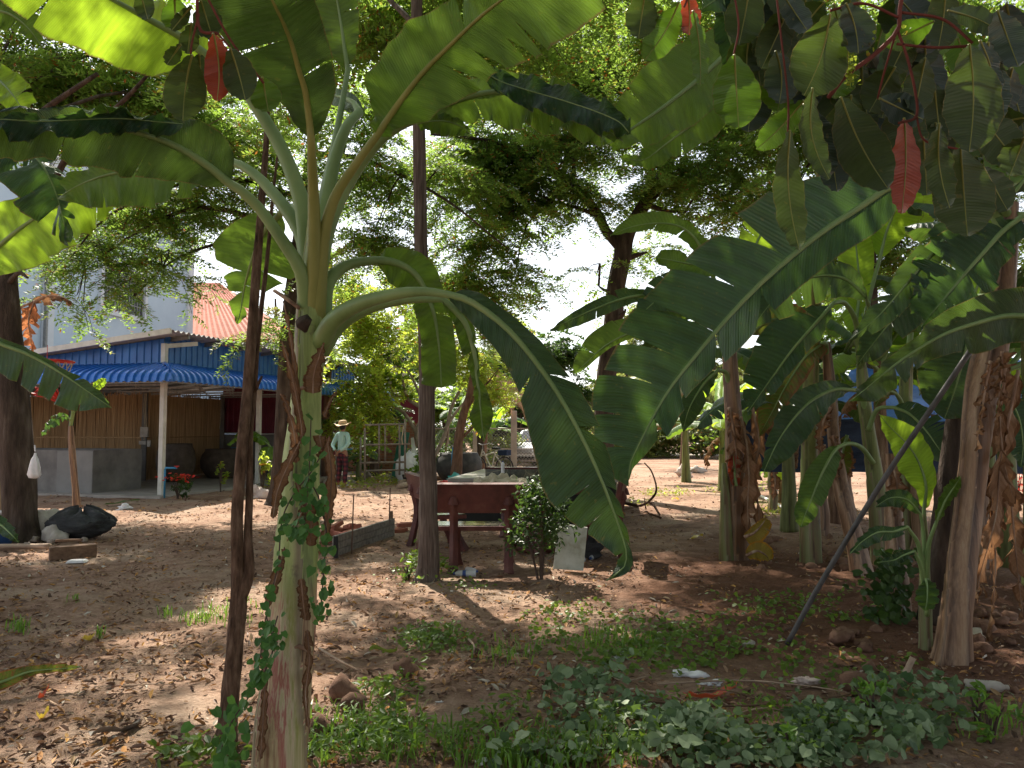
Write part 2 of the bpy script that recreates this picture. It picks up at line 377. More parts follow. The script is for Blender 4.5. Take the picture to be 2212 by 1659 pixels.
M['house_trim'] = simple('pale_trim', c2((.62, .66, .70), .9), 3, bs=.05)
M['window_dark'] = simple('dark_window_glass', c2((.03, .04, .05)), 3, rough=.1, spec=.6, bs=0)
def tilemat():
    m, nt, out = newmat('red_roof_tiles')
    v = coords(nt)
    f = noise(nt, v, 6, 4)
    c = ramp(nt, f, [(.3, (.40, .10, .05)), (.7, (.56, .17, .09))])
    p = N(nt, 'ShaderNodeBsdfPrincipled'); p.inputs['Roughness'].default_value = .7
    nt.links.new(c, p.inputs['Base Color']); nt.links.new(p.outputs[0], out.inputs[0]); return m
M['tile'] = tilemat()
M['red_conc'] = simple('dark_red_painted_concrete', [(.3, (.055, .016, .013)), (.55, (.115, .032, .026)), (.72, (.15, .06, .045))], 5, rough=.6, spec=.4, bs=.25, detail=8)
def granite():
    m, nt, out = newmat('polished_granite_tile')
    v = coords(nt); f = noise(nt, v, 9, 8, .7)
    w = N(nt, 'ShaderNodeTexVoronoi'); w.feature = 'DISTANCE_TO_EDGE'; w.inputs['Scale'].default_value = 5; nt.links.new(v, w.inputs['Vector'])
    c = ramp(nt, f, [(.35, (.035, .035, .03)), (.55, (.11, .10, .075)), (.72, (.26, .22, .14))])
    e = ramp(nt, w.outputs['Distance'], [(0, (1, 1, 1)), (.025, (0, 0, 0))])
    c = mixc(nt, math_(nt, 'MULTIPLY', e, .5), c, (.42, .34, .2))
    p = N(nt, 'ShaderNodeBsdfPrincipled'); p.inputs['Roughness'].default_value = .12; p.inputs['Specular IOR Level'].default_value = .6
    nt.links.new(c, p.inputs['Base Color']); nt.links.new(p.outputs[0], out.inputs[0]); return m
M['granite'] = granite()
M['slab'] = simple('dusty_stone_top', [(.3, (.24, .22, .20)), (.7, (.36, .34, .31))], 3, rough=.3, spec=.5, bs=.1)
M['black'] = simple('black_rubber', c2((.02, .02, .02)), 6, bs=.1, rough=.6)
M['dark_pipe'] = simple('dark_grey_pipe', [(.3, (.045, .042, .042)), (.7, (.11, .10, .10))], 9, (1, 1, 1), .5, .4, .3, .004)
M['plank'] = simple('grey_weathered_plank', [(.3, (.16, .145, .13)), (.7, (.33, .30, .27))], 4, (.6, 5, 5), .85, .2, .4, .01)
M['wood'] = simple('old_timber', [(.3, (.10, .06, .04)), (.7, (.24, .15, .10))], 4, (1, 6, 6), .85, .2, .5, .01)
M['log'] = simple('pale_log', [(.3, (.25, .17, .12)), (.7, (.48, .36, .27))], 5, (1, 4, 4), .8, .2, .3, .01)
M['brick'] = simple('red_clay_brick', [(.3, (.22, .07, .045)), (.7, (.40, .15, .10))], 9, rough=.9, bs=.4)
def brickwall():
    m, nt, out = newmat('brick_wall')
    tc = N(nt, 'ShaderNodeTexCoord')
    mp = N(nt, 'ShaderNodeMapping'); mp.inputs['Rotation'].default_value = (R(90), 0, 0); nt.links.new(tc.outputs['Object'], mp.inputs[0])
    b = N(nt, 'ShaderNodeTexBrick'); b.inputs['Scale'].default_value = 2.6; nt.links.new(mp.outputs[0], b.inputs['Vector'])
    b.inputs['Color1'].default_value = (.30, .13, .08, 1); b.inputs['Color2'].default_value = (.20, .085, .055, 1); b.inputs['Mortar'].default_value = (.22, .18, .15, 1)
    p = N(nt, 'ShaderNodeBsdfPrincipled'); p.inputs['Roughness'].default_value = .9
    nt.links.new(b.outputs[0], p.inputs['Base Color']); nt.links.new(bump(nt, b.outputs['Fac'], -.4, .01), p.inputs['Normal'])
    nt.links.new(p.outputs[0], out.inputs[0]); return m
M['brickwall'] = brickwall()
M['jar'] = simple('dark_water_jar', [(.3, (.035, .035, .035)), (.7, (.085, .082, .078))], 6, rough=.7, bs=.3)
M['jar_brown'] = simple('brown_clay_jar', [(.3, (.06, .045, .035)), (.7, (.13, .10, .08))], 6, rough=.7, bs=.3)
M['tarp_blue'] = simple('blue_tarpaulin', [(.3, (.03, .11, .36)), (.7, (.08, .22, .55))], 2.2, rough=.45, spec=.4, bs=.5, bd=.06, bscale=3)
M['tarp_dark'] = simple('dark_blue_net', [(.3, (.018, .025, .045)), (.7, (.04, .055, .09))], 3, (1, 1, 3), .8, .2, .5, .05, bscale=4)
M['net_black'] = simple('black_shade_net', [(.3, (.015, .016, .018)), (.6, (.05, .052, .055)), (.8, (.10, .10, .105))], 5, (1, 1, 3), .7, .3, .9, .04, bscale=6)
M['sack'] = simple('woven_sack', [(.3, (.32, .28, .24)), (.7, (.52, .48, .43))], 7, rough=.8, bs=.5)
M['white_plastic'] = simple('white_plastic', [(.3, (.62, .61, .62)), (.7, (.8, .8, .82))], 5, rough=.35, bs=.5, bd=.02)
M['pink_plastic'] = simple('thin_pinkish_plastic', [(.3, (.55, .40, .34)), (.7, (.75, .62, .56))], 6, rough=.35, bs=.8, bd=.03)
M['cloth'] = simple('beige_crumpled_cloth', [(.3, (.36, .31, .22)), (.7, (.52, .47, .36))], 6, rough=.9, bs=.6, bd=.02)
M['shirt'] = simple('mint_shirt', c2((.42, .66, .60), .85), 7, (1, 1, 1), .8, .2, .5, .015)
def plaid():
    m, nt, out = newmat('dark_red_plaid')
    v = coords(nt); s = N(nt, 'ShaderNodeSeparateXYZ'); nt.links.new(v, s.inputs[0])
    a = math_(nt, 'SINE', math_(nt, 'MULTIPLY', s.outputs[2], 55)); b = math_(nt, 'SINE', math_(nt, 'MULTIPLY', s.outputs[0], 60))
    f = math_(nt, 'ADD', math_(nt, 'MULTIPLY', a, .25), math_(nt, 'ADD', math_(nt, 'MULTIPLY', b, .2), .5))
    p = N(nt, 'ShaderNodeBsdfPrincipled'); p.inputs['Roughness'].default_value = .9
    nt.links.new(ramp(nt, f, [(.3, (.02, .012, .02)), (.6, (.085, .015, .025)), (.9, (.16, .03, .04))]), p.inputs['Base Color'])
    nt.links.new(p.outputs[0], out.inputs[0]); return m
M['plaid'] = plaid()
M['skin'] = simple('skin', c2((.30, .16, .10), .85), 6, rough=.6, bs=0)
M['hair'] = simple('black_hair', c2((.015, .012, .01)), 30, rough=.5, bs=.3)
M['straw'] = simple('straw', [(.3, (.50, .32, .16)), (.7, (.72, .52, .30))], 20, rough=.7, bs=.4)
M['shoe'] = simple('pale_sock', c2((.55, .55, .62)), 10)
M['green_sheet'] = simple('green_panel', c2((.025, .14, .115)), 3, rough=.5, bs=.1)
M['blue_pipe'] = simple('blue_water_pipe', c2((.06, .28, .50), .85), 6, rough=.4, bs=0)
M['white_pipe'] = simple('white_pipe', c2((.6, .6, .6), .85), 6, rough=.4, bs=0)
M['car'] = simple('white_car_paint', c2((.70, .71, .74), .97), 2, rough=.18, spec=.6, bs=0)
M['carglass'] = simple('car_glass', c2((.02, .025, .03)), 2, rough=.05, spec=.8, bs=0)
M['lamp'] = simple('headlight_glass', c2((.45, .46, .42), .8), 12, rough=.12, spec=.7, bs=0)
M['rust'] = simple('rusty_wire', c2((.17, .10, .07)), 12, bs=.1)
M['red_plastic'] = simple('red_plastic', c2((.55, .03, .025), .7), 5, rough=.4, bs=.1)
M['rope'] = simple('pale_rope', c2((.5, .42, .3)), 20, bs=.2)
M['teal_plastic'] = simple('teal_plastic', c2((.08, .40, .36)), 8, rough=.4, bs=.5)
M['road'] = simple('dusty_road', [(.3, (.42, .36, .31)), (.7, (.55, .48, .42))], .6, rough=.95, bs=.3)
M['lime'] = simple('stained_white_board', [(.35, (.30, .28, .22)), (.5, (.46, .45, .40)), (.7, (.58, .57, .53))], 5, rough=.6, bs=.3, detail=8)
def clearmat():
    m, nt, out = newmat('clear_plastic')
    g = N(nt, 'ShaderNodeBsdfPrincipled'); g.inputs['Base Color'].default_value = (.75, .8, .85, 1); g.inputs['Roughness'].default_value = .12
    t = N(nt, 'ShaderNodeBsdfTransparent'); mx = N(nt, 'ShaderNodeMixShader'); mx.inputs[0].default_value = .5
    nt.links.new(t.outputs[0], mx.inputs[1]); nt.links.new(g.outputs[0], mx.inputs[2]); nt.links.new(mx.outputs[0], out.inputs[0]); return m
M['clear'] = clearmat()
M['navy'] = simple('navy_plastic', c2((.05, .09, .28)), 8, rough=.4, bs=0)
# ---------------------------------------------------------------- long leaves
def _interp(A, U):
    n = len(A); x = np.linspace(0, 1, n); sh = U.shape
    return np.stack([np.interp(U.ravel(), x, A[:, k]).reshape(sh) for k in range(3)], -1)
def blade(name, mat, mid, Lc, Le, Rc, Re, parent, seed=0, tl=(), tr=(), gap=.012, droop=.0, wave=.012, K=8, flip=False, slant=.04, ragged=.03, frill=0.0):
    rr = random.Random(seed)
    mid, Lc, Le, Rc, Re = [np.asarray(a, float) for a in (mid, Lc, Le, Rc, Re)]
    V, Fs, UV, B = [], [], [], 0
    ph = [rr.uniform(0, 6.28) for _ in range(6)]
    for side, C_, E_, tears in ((1, Lc, Le, tl), (-1, Rc, Re, tr)):
        cuts = [0.0] + sorted(t if isinstance(t, (int, float)) else t[0] for t in tears) + [1.0]
        depth = {}
        for t in tears:
            if not isinstance(t, (int, float)): depth[t[0]] = t[1:]
        for a, b in zip(cuts[:-1], cuts[1:]):
            rows = max(4, int((b - a) * 64) + 1)
            v = np.linspace(0, 1, K) ** .85
            s = np.linspace(0, 1, rows)[:, None]
            def g(c):
                if c in (0.0, 1.0): return v * 0
                d = depth.get(c); v0 = d[0] if d else rr.uniform(.0, .45); gg = (d[1] if d else gap * rr.uniform(.2, 1.8))
                return gg * np.clip((v - v0) / (1 - v0), 0, 1) ** 1.3
            ua = a + g(a); ub = b - g(b)
            U = np.clip(ua + s * (ub - ua) + slant * v * (1 - abs(2 * (a + s * (b - a)) - 1) ** 6), 0, 1)
            vv = np.broadcast_to(v, U.shape)
            jag = np.interp(U[:, 0] * 997 % 60, np.arange(61), np.array([rr.uniform(-1, .6) for _ in range(61)]))[:, None] if ragged > .08 else 0
            rg = 1 + ragged * np.sin(U * 27 + ph[0]) * np.sin(U * 11 + ph[1]) + (rr.uniform(-1, .3) * ragged * 1.5) + ragged * .8 * jag
            v2 = vv * rg
            m_, c_, e_ = _interp(mid, U), _interp(C_, U), _interp(E_, U)
            w = v2[..., None]
            pos = (1 - w) ** 2 * m_ + 2 * w * (1 - w) * c_ + w * w * e_
            T = _interp(mid, np.clip(U + .02, 0, 1)) - _interp(mid, np.clip(U - .02, 0, 1))
            Nn = np.cross(T, e_ - m_); ln = np.linalg.norm(Nn, axis=-1, keepdims=True); Nn = Nn / np.maximum(ln, 1e-9)
            h = wave * (np.sin(U * 6.28 * 5 + ph[2]) * vv + .6 * np.sin(U * 6.28 * 11 + ph[3]) * vv ** 2 + .15 * np.sin(U * 6.28 * 34) * vv)
            h = h + rr.uniform(-1, 1) * droop * .8 * vv ** 1.5
            if frill: h = h + frill * (np.sin(U * 43 + ph[4]) + np.sin(U * 71 + ph[5]) * .7) * vv ** 2
            pos = pos + Nn * h[..., None]
            pos[..., 2] -= (rr.random() * droop) * vv ** 2
            nR = rows
            V.append(pos.reshape(-1, 3))
            UV.append(np.stack([U, side * vv, np.full(U.shape, (seed % 17) + .1 * rr.random())], -1).reshape(-1, 3))
            idx = np.arange(nR * K).reshape(nR, K) + B
            q = np.stack([idx[:-1, :-1], idx[1:, :-1], idx[1:, 1:], idx[:-1, 1:]], -1).reshape(-1, 4)
            if (side < 0) != flip: q = q[:, ::-1]
            Fs.append(q); B += nR * K
    me = npmesh(name, np.concatenate(V), np.concatenate(Fs), mat, True, luv=np.concatenate(UV))
    o = bpy.data.objects.new(name, me); link(o, parent); return o
def rtears(rr, n, lo=.12, hi=.95): return sorted(rr.uniform(lo, hi) for _ in range(n))
def leafpx(spec, mat='ban', parent=None, pet=None, petw=(16, 12), tl=0, tr=0, seed=0, foldl=None, foldr=None, under=True, capb=.05, capt=.10,
           gap=.012, droop=.0, wave=.012, bulge=.10, ribw=None, name='leaf', pmat='petiole', slant=.04, ragged=.03, label=None, ribend=.0025, frill=0.0):
    """leaf from measured stations (x, y, D, width left, width right [, depth tilt left, right])"""
    rr = random.Random(seed * 31 + 5)
    if mat in ('ban_dry', 'ban_orange', 'ban_yellow'): pmat = 'sheath'
    sp_ = [list(s) + [0] * (7 - len(s)) for s in spec]
    A = np.array(crom(sp_, 48))
    n = len(A); u = np.linspace(0, 1, n)
    d = np.gradient(A[:, :2], axis=0); d /= np.maximum(np.linalg.norm(d, axis=1, keepdims=True), 1e-6)
    nl = np.stack([d[:, 1], -d[:, 0]], 1)
    capB = np.minimum(1, u / max(capb, 1e-4)) ** .5; capT = np.minimum(1, (1 - u) / max(capt, 1e-4)) ** .55
    cap = capB * capT
    mid, L, Rr, Lc, Rc = [], [], [], [], []
    for i in range(n):
        x, y, D, wl, wr, tL, tR = A[i]; wl *= cap[i]; wr *= cap[i]
        m_ = P(x, y, D); mid.append(m_)
        for w, sgn, t, fold, E, C_ in ((wl, 1, tL, foldl, L, Lc), (wr, -1, tR, foldr, Rr, Rc)):
            e = P(x + sgn * nl[i][0] * w, y + sgn * nl[i][1] * w, D + t * cap[i]); E.append(e)
            if fold:
                C_.append(P(x + sgn * nl[i][0] * fold[0] * cap[i], y + sgn * nl[i][1] * fold[0] * cap[i], D + fold[1]))
            else:
                c = (m_ + e) / 2; c.z += bulge * abs(w) * D / FPX * .5; c.y += bulge * abs(w) * D / FPX * .5; C_.append(c)
    tlv = rtears(rr, tl) if isinstance(tl, int) else tl
    trv = rtears(rr, tr) if isinstance(tr, int) else tr
    o = blade(name, M[mat], mid, Lc, L, Rc, Rr, parent, seed, tlv, trv, gap, droop, wave, 8, under, slant, ragged, frill)
    if label: o['label'] = label
    rw = ribw if ribw else (petw[1] if pet else 8)
    mb = MB(); D0 = A[0][2]
    pts, rad = [], []
    if pet:
        pa = crom([list(q) for q in pet], 16)
        for i, q in enumerate(pa):
            pts.append(P(*q)); t = i / 15
            rad.append((petw[0] * (1 - t) ** 1.3 + petw[1] * (1 - (1 - t) ** 1.3)) / 2 * q[2] / FPX)
    r0 = rw / 2 * D0 / FPX
    for i in range(1 if pet else 0, n, 2):
        pts.append(mid[i]); t = i / n; rad.append(max(ribend, r0 * (1 - t) ** 1.1))
    mb.tube(pts, rad, 10 if petw[0] > 14 else 7)
    mb.build('petiole', M[pmat], o, smooth=True)
    return o
def leaf3(base, az, el, length, width, parent, mat='ban', bend=1.2, petl=.25, seed=0, phi=.35, tears=3, droop=.03, gap=.012, pr=.016, roll=0.0, pmat='petiole', wave=.012, simple_pet=False):
    """leaf grown from a point: azimuth, elevation, bending under its own weight"""
    rr = random.Random(seed * 17 + 3)
    n = 30; p = Vector(base); pts = [p.copy()]; T = []
    e = el; a = az; tot = length * (1 + petl)
    for i in range(n):
        t = i / n
        d = Vector((math.sin(a) * math.cos(e), math.cos(a) * math.cos(e), math.sin(e)))
        T.append(d); p = p + d * (tot / n); pts.append(p.copy())
        e -= bend / n * (.5 + 1.3 * t); e = max(e, -1.45)
        a += rr.uniform(-.02, .02)
    T.append(T[-1])
    k0 = int(n * petl / (1 + petl))
    mid = pts[k0:]; TT = T[k0:]; m = len(mid)
    L, Rr, Lc, Rc = [], [], [], []
    for i, (q, t) in enumerate(zip(mid, TT)):
        u = i / (m - 1)
        w = width * (min(1, u / .08) ** .5) * (min(1, (1 - u) / .22) ** .6) * (.86 + .14 * math.sin(u * 3.1))
        lat = Vector((0, 0, 1)).cross(t)
        if lat.length < .15: lat = Vector((math.cos(az), -math.sin(az), 0))
        lat.normalize(); up = t.cross(lat)
        ro = roll
        latr = lat * math.cos(ro) + up * math.sin(ro); upr = t.cross(latr)
        for sgn, E, C_ in ((1, L, Lc), (-1, Rr, Rc)):
            ed = q + latr * (sgn * w * math.cos(phi)) - upr * (w * math.sin(phi)) * .8 - Vector((0, 0, 1)) * w * math.sin(phi) * .3
            c = q + latr * (sgn * w * .5) + upr * w * .12
            E.append(ed); C_.append(c)
    nt_ = tears
    o = blade('leaf', M[mat], mid, Lc, L, Rc, Rr, parent, seed, rtears(rr, nt_), rtears(rr, nt_), gap, droop, wave, 6, False, .03)
    mb = MB(); idx = list(range(0, len(pts), 2))
    mb.tube([pts[i] for i in idx], [max(.002, pr * (1 - i / len(pts)) ** .9) for i in idx], 6)
    mb.build('petiole', M[pmat], o, smooth=True)
    return o
def stempx(spec, mat, parent, name='pseudostem', n=14, noise_=.06, seed=0, rings=26):
    if mat in ('stem_green', 'trunk_dry'): return sheathstem(spec, 'stem_grove' if mat == 'stem_green' else 'stem_shaggy', parent, name, 30, 60, 4.0, .4, .16, seed)
    A = crom([list(s) for s in spec], rings)
    mb = MB(); mb.tube([P(a[0], a[1], a[2]) for a in A], [a[3] / 2 * a[2] / FPX for a in A], n, noise=noise_, seed=seed)
    return mb.build(name, M[mat], parent, smooth=True)
def sheathstem(spec, mat, parent, name='pseudostem', n=56, rings=110, k=3.0, twist=.55, amp=.12, seed=0):
    A = crom([list(s) for s in spec], rings); rr = random.Random(seed); V, L = [], []
    ids = [rr.random() for _ in range(60)]
    for i, a in enumerate(A):
        p = P(a[0], a[1], a[2]); r = a[3] / 2 * a[2] / FPX; z = p.z
        for j in range(n + 1):
            th = 2 * math.pi * j / n; q = th / (2 * math.pi) * k + z * twist + .06 * math.sin(z * 7 + seed); s_ = q % 1.0; idn = ids[int(math.floor(q)) % 60]
            e = 1 + amp * (s_ ** 1.5 - .5) + .02 * math.sin(z * 17 + idn * 9) + .015 * math.sin(th * 9 + z * 6)
            V.append((p.x + r * e * math.cos(th), p.y + r * e * math.sin(th), p.z)); L.append((s_, z, idn))
    W = n + 1; idx = np.arange(rings * W).reshape(rings, W)
    F = np.stack([idx[:-1, :-1], idx[:-1, 1:], idx[1:, 1:], idx[1:, :-1]], -1).reshape(-1, 4)
    o = bpy.data.objects.new(name, npmesh(name, np.array(V), F, M[mat], True, luv=np.array(L))); link(o, parent); return o
def banana3(x, y, h, r, seed, label, nl=7, ll=1.6, lw=.24, stem='trunk_dry', mats=('ban', 'ban_dark', 'ban_blue'), lean=(0, 0), dead=2, group='banana plants in the grove', tears=5, elr=(.25, 1.35), azs=None):
    rr = random.Random(seed)
    root = empty('banana_plant', (x, y, 0), label, 'banana plant', group)
    top = Vector((lean[0], lean[1], h))
    path = cv([(0, 0, -.05), (lean[0] * .25, lean[1] * .25, h * .35), tuple(top * .98)], 14)
    mb = MB(); mb.tube(path, [r * (1.25 - .65 * i / 13) for i in range(14)], 12, noise=.07, seed=seed); mb.build('pseudostem', M[stem], root, smooth=True)
    for i in range(nl):
        az = azs[i] if azs else (i * 2.4 + rr.uniform(-.4, .4))
        el = elr[1] - (elr[1] - elr[0]) * (i / max(1, nl - 1)) + rr.uniform(-.1, .1)
        L = ll * rr.uniform(.8, 1.1)
        leaf3(top * rr.uniform(.9, .99), az, el, L, lw * rr.uniform(.85, 1.1), root, rr.choice(mats), rr.uniform(.9, 1.7), rr.uniform(.18, .3), seed * 10 + i,
              rr.uniform(.15, .6), rr.randint(1, tears), .05, .018, r * .33)
    for i in range(dead):
        leaf3(top * rr.uniform(.75, .9), rr.uniform(0, 6.3), -.2, ll * .55, lw * .45, root, 'ban_dry', 2.2, .15, seed * 10 + 70 + i, .9, 6, .08, .03, .01, pmat='sheath', wave=.04)
    return root

# ---------------------------------------------------------------- crowns of small leaves
def basis(ax, side_rand):
    ax = ax / np.linalg.norm(ax, axis=1, keepdims=True)
    y = np.cross(ax, side_rand); y /= np.maximum(np.linalg.norm(y, axis=1, keepdims=True), 1e-6)
    z = np.cross(ax, y)
    return ax, y, z
def pinnate(nl=9, L=.24, ll=.06, lw=.021):
    """quads of one compound leaf along +x; leaflets hang slightly"""
    q = []
    for i in range(nl):
        t = .15 + .85 * i / (nl - 1)
        if i == nl - 1: dirs = [0]
        else: dirs = [1, -1] if True else []
        for s in dirs:
            b = np.array([t * L, 0, 0]); an = 1.05 if s else 0
            d = np.array([math.cos(an), s * math.sin(an), -.35]); d /= np.linalg.norm(d)
            sd = np.array([-d[1], d[0], 0.]); sd /= np.linalg.norm(sd)
            q.append([b, b + d * ll * .5 + sd * lw * .5 + [0, 0, .004], b + d * ll, b + d * ll * .5 - sd * lw * .5 + [0, 0, .004]])
    return np.array(q)
def scatter_quads(T, pos, ax, sidev, scale, rg, jit=.25):
    """T (q,4,3) template; returns verts, faces, rnd"""
    n, q = len(pos), len(T)
    X, Y, Z = basis(ax, sidev)
    Q = T[None] * scale[:, None, None, None]
    W = Q[..., 0:1] * X[:, None, None, :] + Q[..., 1:2] * Y[:, None, None, :] + Q[..., 2:3] * Z[:, None, None, :]
    cen = W.mean(axis=2, keepdims=True)
    W = cen + (W - cen) + rg.normal(0, 1, (n, q, 1, 3)) * (jit * .04 * scale[:, None, None, None])
    # individual twist of every leaflet
    tw = rg.normal(0, jit, (n, q, 1, 3)); W = W + np.cross(np.broadcast_to(tw, W.shape), W - cen)
    W = W + pos[:, None, None, :]
    V = W.reshape(-1, 3); F = np.arange(n * q * 4).reshape(-1, 4)
    r = np.clip(np.repeat(rg.random(n), q * 4) * .75 + np.repeat(rg.random(n * q), 4) * .3, 0, 1)
    r = np.where(np.repeat(rg.random(n * q) < .035, 4), .99, np.minimum(r, .9))
    return V, F, r
PIN = pinnate(); PIN_S = pinnate(6, .22, .085, .034); PIN_B = pinnate(4, .2, .13, .06)
def crown(blobs, parent, limbs, seed=1, mat='canopy', T=None, twl=(.6, 1.5), droop=.8, spr=10, size=1.0, limb_r=.03, barkmat='bark_dark', elev=(-.5, .35), name='crown', twr=.006):
    """blobs: (centre Vector, (rx, ry, rz), number of twigs). returns crown mesh + branches mesh"""
    rg = np.random.default_rng(seed); rr = random.Random(seed)
    T = PIN if T is None else T
    bm = MB(); PO, AX, SC = [], [], []
    lp = [Vector(p) for l in limbs for p in l]
    for c, rad, n in blobs:
        c = Vector(c)
        hub = min(lp, key=lambda p: (p - c).length) if lp else c
        subs = []
        if lp and limb_r:
            mid = (hub + c) / 2 + Vector((rr.uniform(-.3, .3), rr.uniform(-.3, .3), .35))
            pts = cv([hub, mid, c], 7); bm.tube(pts, [limb_r * (1 - .1 * i) for i in range(7)], 6, noise=.1, seed=seed)
            for _ in range(max(2, int(n / 18))):
                d = Vector((rr.gauss(0, 1), rr.gauss(0, 1), rr.gauss(0, 1))).normalized()
                e = c + Vector((d.x * rad[0], d.y * rad[1], d.z * rad[2])) * .8
                m2 = (c + e) / 2 + Vector((0, 0, .15)); q = cv([pts[rr.randint(3, 6)], m2, e], 6)
                bm.tube(q, [limb_r * .5 * (1 - .13 * i) for i in range(6)], 4, cap=False); subs += q[1:]
        for _ in range(n):
            d = Vector((rr.gauss(0, 1), rr.gauss(0, 1), rr.gauss(0, 1))).normalized() * (rr.random() ** .45)
            s = c + Vector((d.x * rad[0], d.y * rad[1], d.z * rad[2]))
            if subs and rr.random() < .5:
                s = s.lerp(rr.choice(subs), .45)
            L = rr.uniform(*twl); az = rr.uniform(0, 6.283); el = rr.uniform(*elev)
            ns = max(3, int(spr * L / 1.1)); p = s.copy(); seg = L / ns; path = [p.copy()]
            for k in range(ns):
                dv = Vector((math.sin(az) * math.cos(el), math.cos(az) * math.cos(el), math.sin(el)))
                p = p + dv * seg; path.append(p.copy()); el -= droop / ns; az += rr.uniform(-.12, .12)
                for sgn in (1, -1) if rr.random() < .4 else (rr.choice((1, -1)),):
                    sd = Vector((math.cos(az), -math.sin(az), 0)) * sgn
                    a = dv * .5 + sd * .8 + Vector((0, 0, rr.uniform(-.6, .1)))
                    PO.append(p); AX.append(a); SC.append(size * rr.uniform(.7, 1.2))
            bm.tube(path[::2] if len(path) > 4 else path, twr, 3, cap=False)
    if not PO: return None
    PO = np.array(PO); AX = np.array(AX); SC = np.array(SC)
    sd = np.tile([0., 0., 1.], (len(PO), 1)) + rg.normal(0, .35, (len(PO), 3))
    V, F, r = scatter_quads(T, PO, AX, sd, SC, rg)
    o = bpy.data.objects.new(name, npmesh(name, V, F, M[mat], False, rnd=r)); link(o, parent)
    b = bm.build('branches', M[barkmat], parent, smooth=True)
    return o
def blob(x, y, rx, ry, D, rD, n):
    c = P(x, y, D); return (c, (rx * D / FPX, rD, ry * D / FPX), n)
def trunk_mb(mb, spec, n=12, noise_=.08, seed=0, rings=22):
    A = crom([list(s) for s in spec], rings)
    pts = [P(a[0], a[1], a[2]) for a in A]
    mb.tube(pts, [max(.004, a[3] / 2 * a[2] / FPX) for a in A], n, noise=noise_, seed=seed); return pts
def tree(label, trunk, limbs, blobs, mat='canopy', bark='bark_dark', name='tree', cat='tree', group=None, seed=1, **k):
    base = P(trunk[0][0], trunk[0][1], trunk[0][2]); root = empty(name, (0, 0, 0), label, cat, group)
    mb = MB(); paths = [trunk_mb(mb, trunk, seed=seed, n=16, rings=34)]
    for i, l in enumerate(limbs): paths.append(trunk_mb(mb, l, 10, seed=seed + i))
    mb.build('trunk', M[bark], root, smooth=True)
    dens = k.pop('dens', 1.5); k['size'] = k.get('size', 1.0) * k.pop('smul', 1.65)
    if blobs: crown([blob(*b[:6], int(b[6] * dens)) for b in blobs], root, paths, seed, mat, barkmat=bark, **k)
    return root
# small leaf quads scattered on a surface
def leafpatch(name, pos, nrm, size, mat, seed, shape='round', label=None, parent=None, kind='stuff', aspect=1.0, cat=None, az=None, cup=.15):
    """pos (n,3), nrm (n,3), size (n,) : round/heart leaves of 8 triangles-ish quads"""
    rg = np.random.default_rng(seed); n = len(pos)
    if shape == 'round':
        t = np.linspace(0, 2 * np.pi, 9)[:-1]; ring = np.stack([np.cos(t) * 1.0, np.sin(t) * aspect, np.full(8, cup)], 1)
        ring[4] *= [.55, 1, .5]; ring[0] *= [1.25, 1, 0]
        tv = np.concatenate([[[0, 0, 0]], ring]); tf = np.array([[0, 1, 2, 3], [0, 3, 4, 5], [0, 5, 6, 7], [0, 7, 8, 1]])
    elif shape == 'diamond':
        tv = np.array([[-1, 0, 0], [0, aspect, cup], [1, 0, 0], [0, -aspect, cup]], float); tf = np.array([[0, 1, 2, 3]])
    elif shape == 'oval':
        tv = np.array([[-1, 0, 0], [-.5, aspect * .8, cup], [.3, aspect * .9, cup], [1.1, 0, -cup * .5], [.3, -aspect * .9, cup], [-.5, -aspect * .8, cup]], float)
        tf = np.array([[0, 1, 2, 3], [0, 3, 4, 5]])
    a = rg.normal(0, 1, (n, 3))
    if az is not None: a = az
    z = nrm / np.linalg.norm(nrm, axis=1, keepdims=True)
    x = a - z * (a * z).sum(1, keepdims=True); x /= np.linalg.norm(x, axis=1, keepdims=True); y = np.cross(z, x)
    Q = tv[None] * size[:, None, None] * (1 + rg.normal(0, .08, (n, len(tv), 1)))
    W = Q[..., 0:1] * x[:, None] + Q[..., 1:2] * y[:, None] + Q[..., 2:3] * z[:, None] + pos[:, None]
    F = (tf[None] + (np.arange(n) * len(tv))[:, None, None]).reshape(-1, 4)
    r = np.repeat(rg.random(n), len(tv))
    o = bpy.data.objects.new(name, npmesh(name, W.reshape(-1, 3), F, M[mat], False, rnd=r)); link(o, parent)
    tag(o, label, cat, None, kind); return o
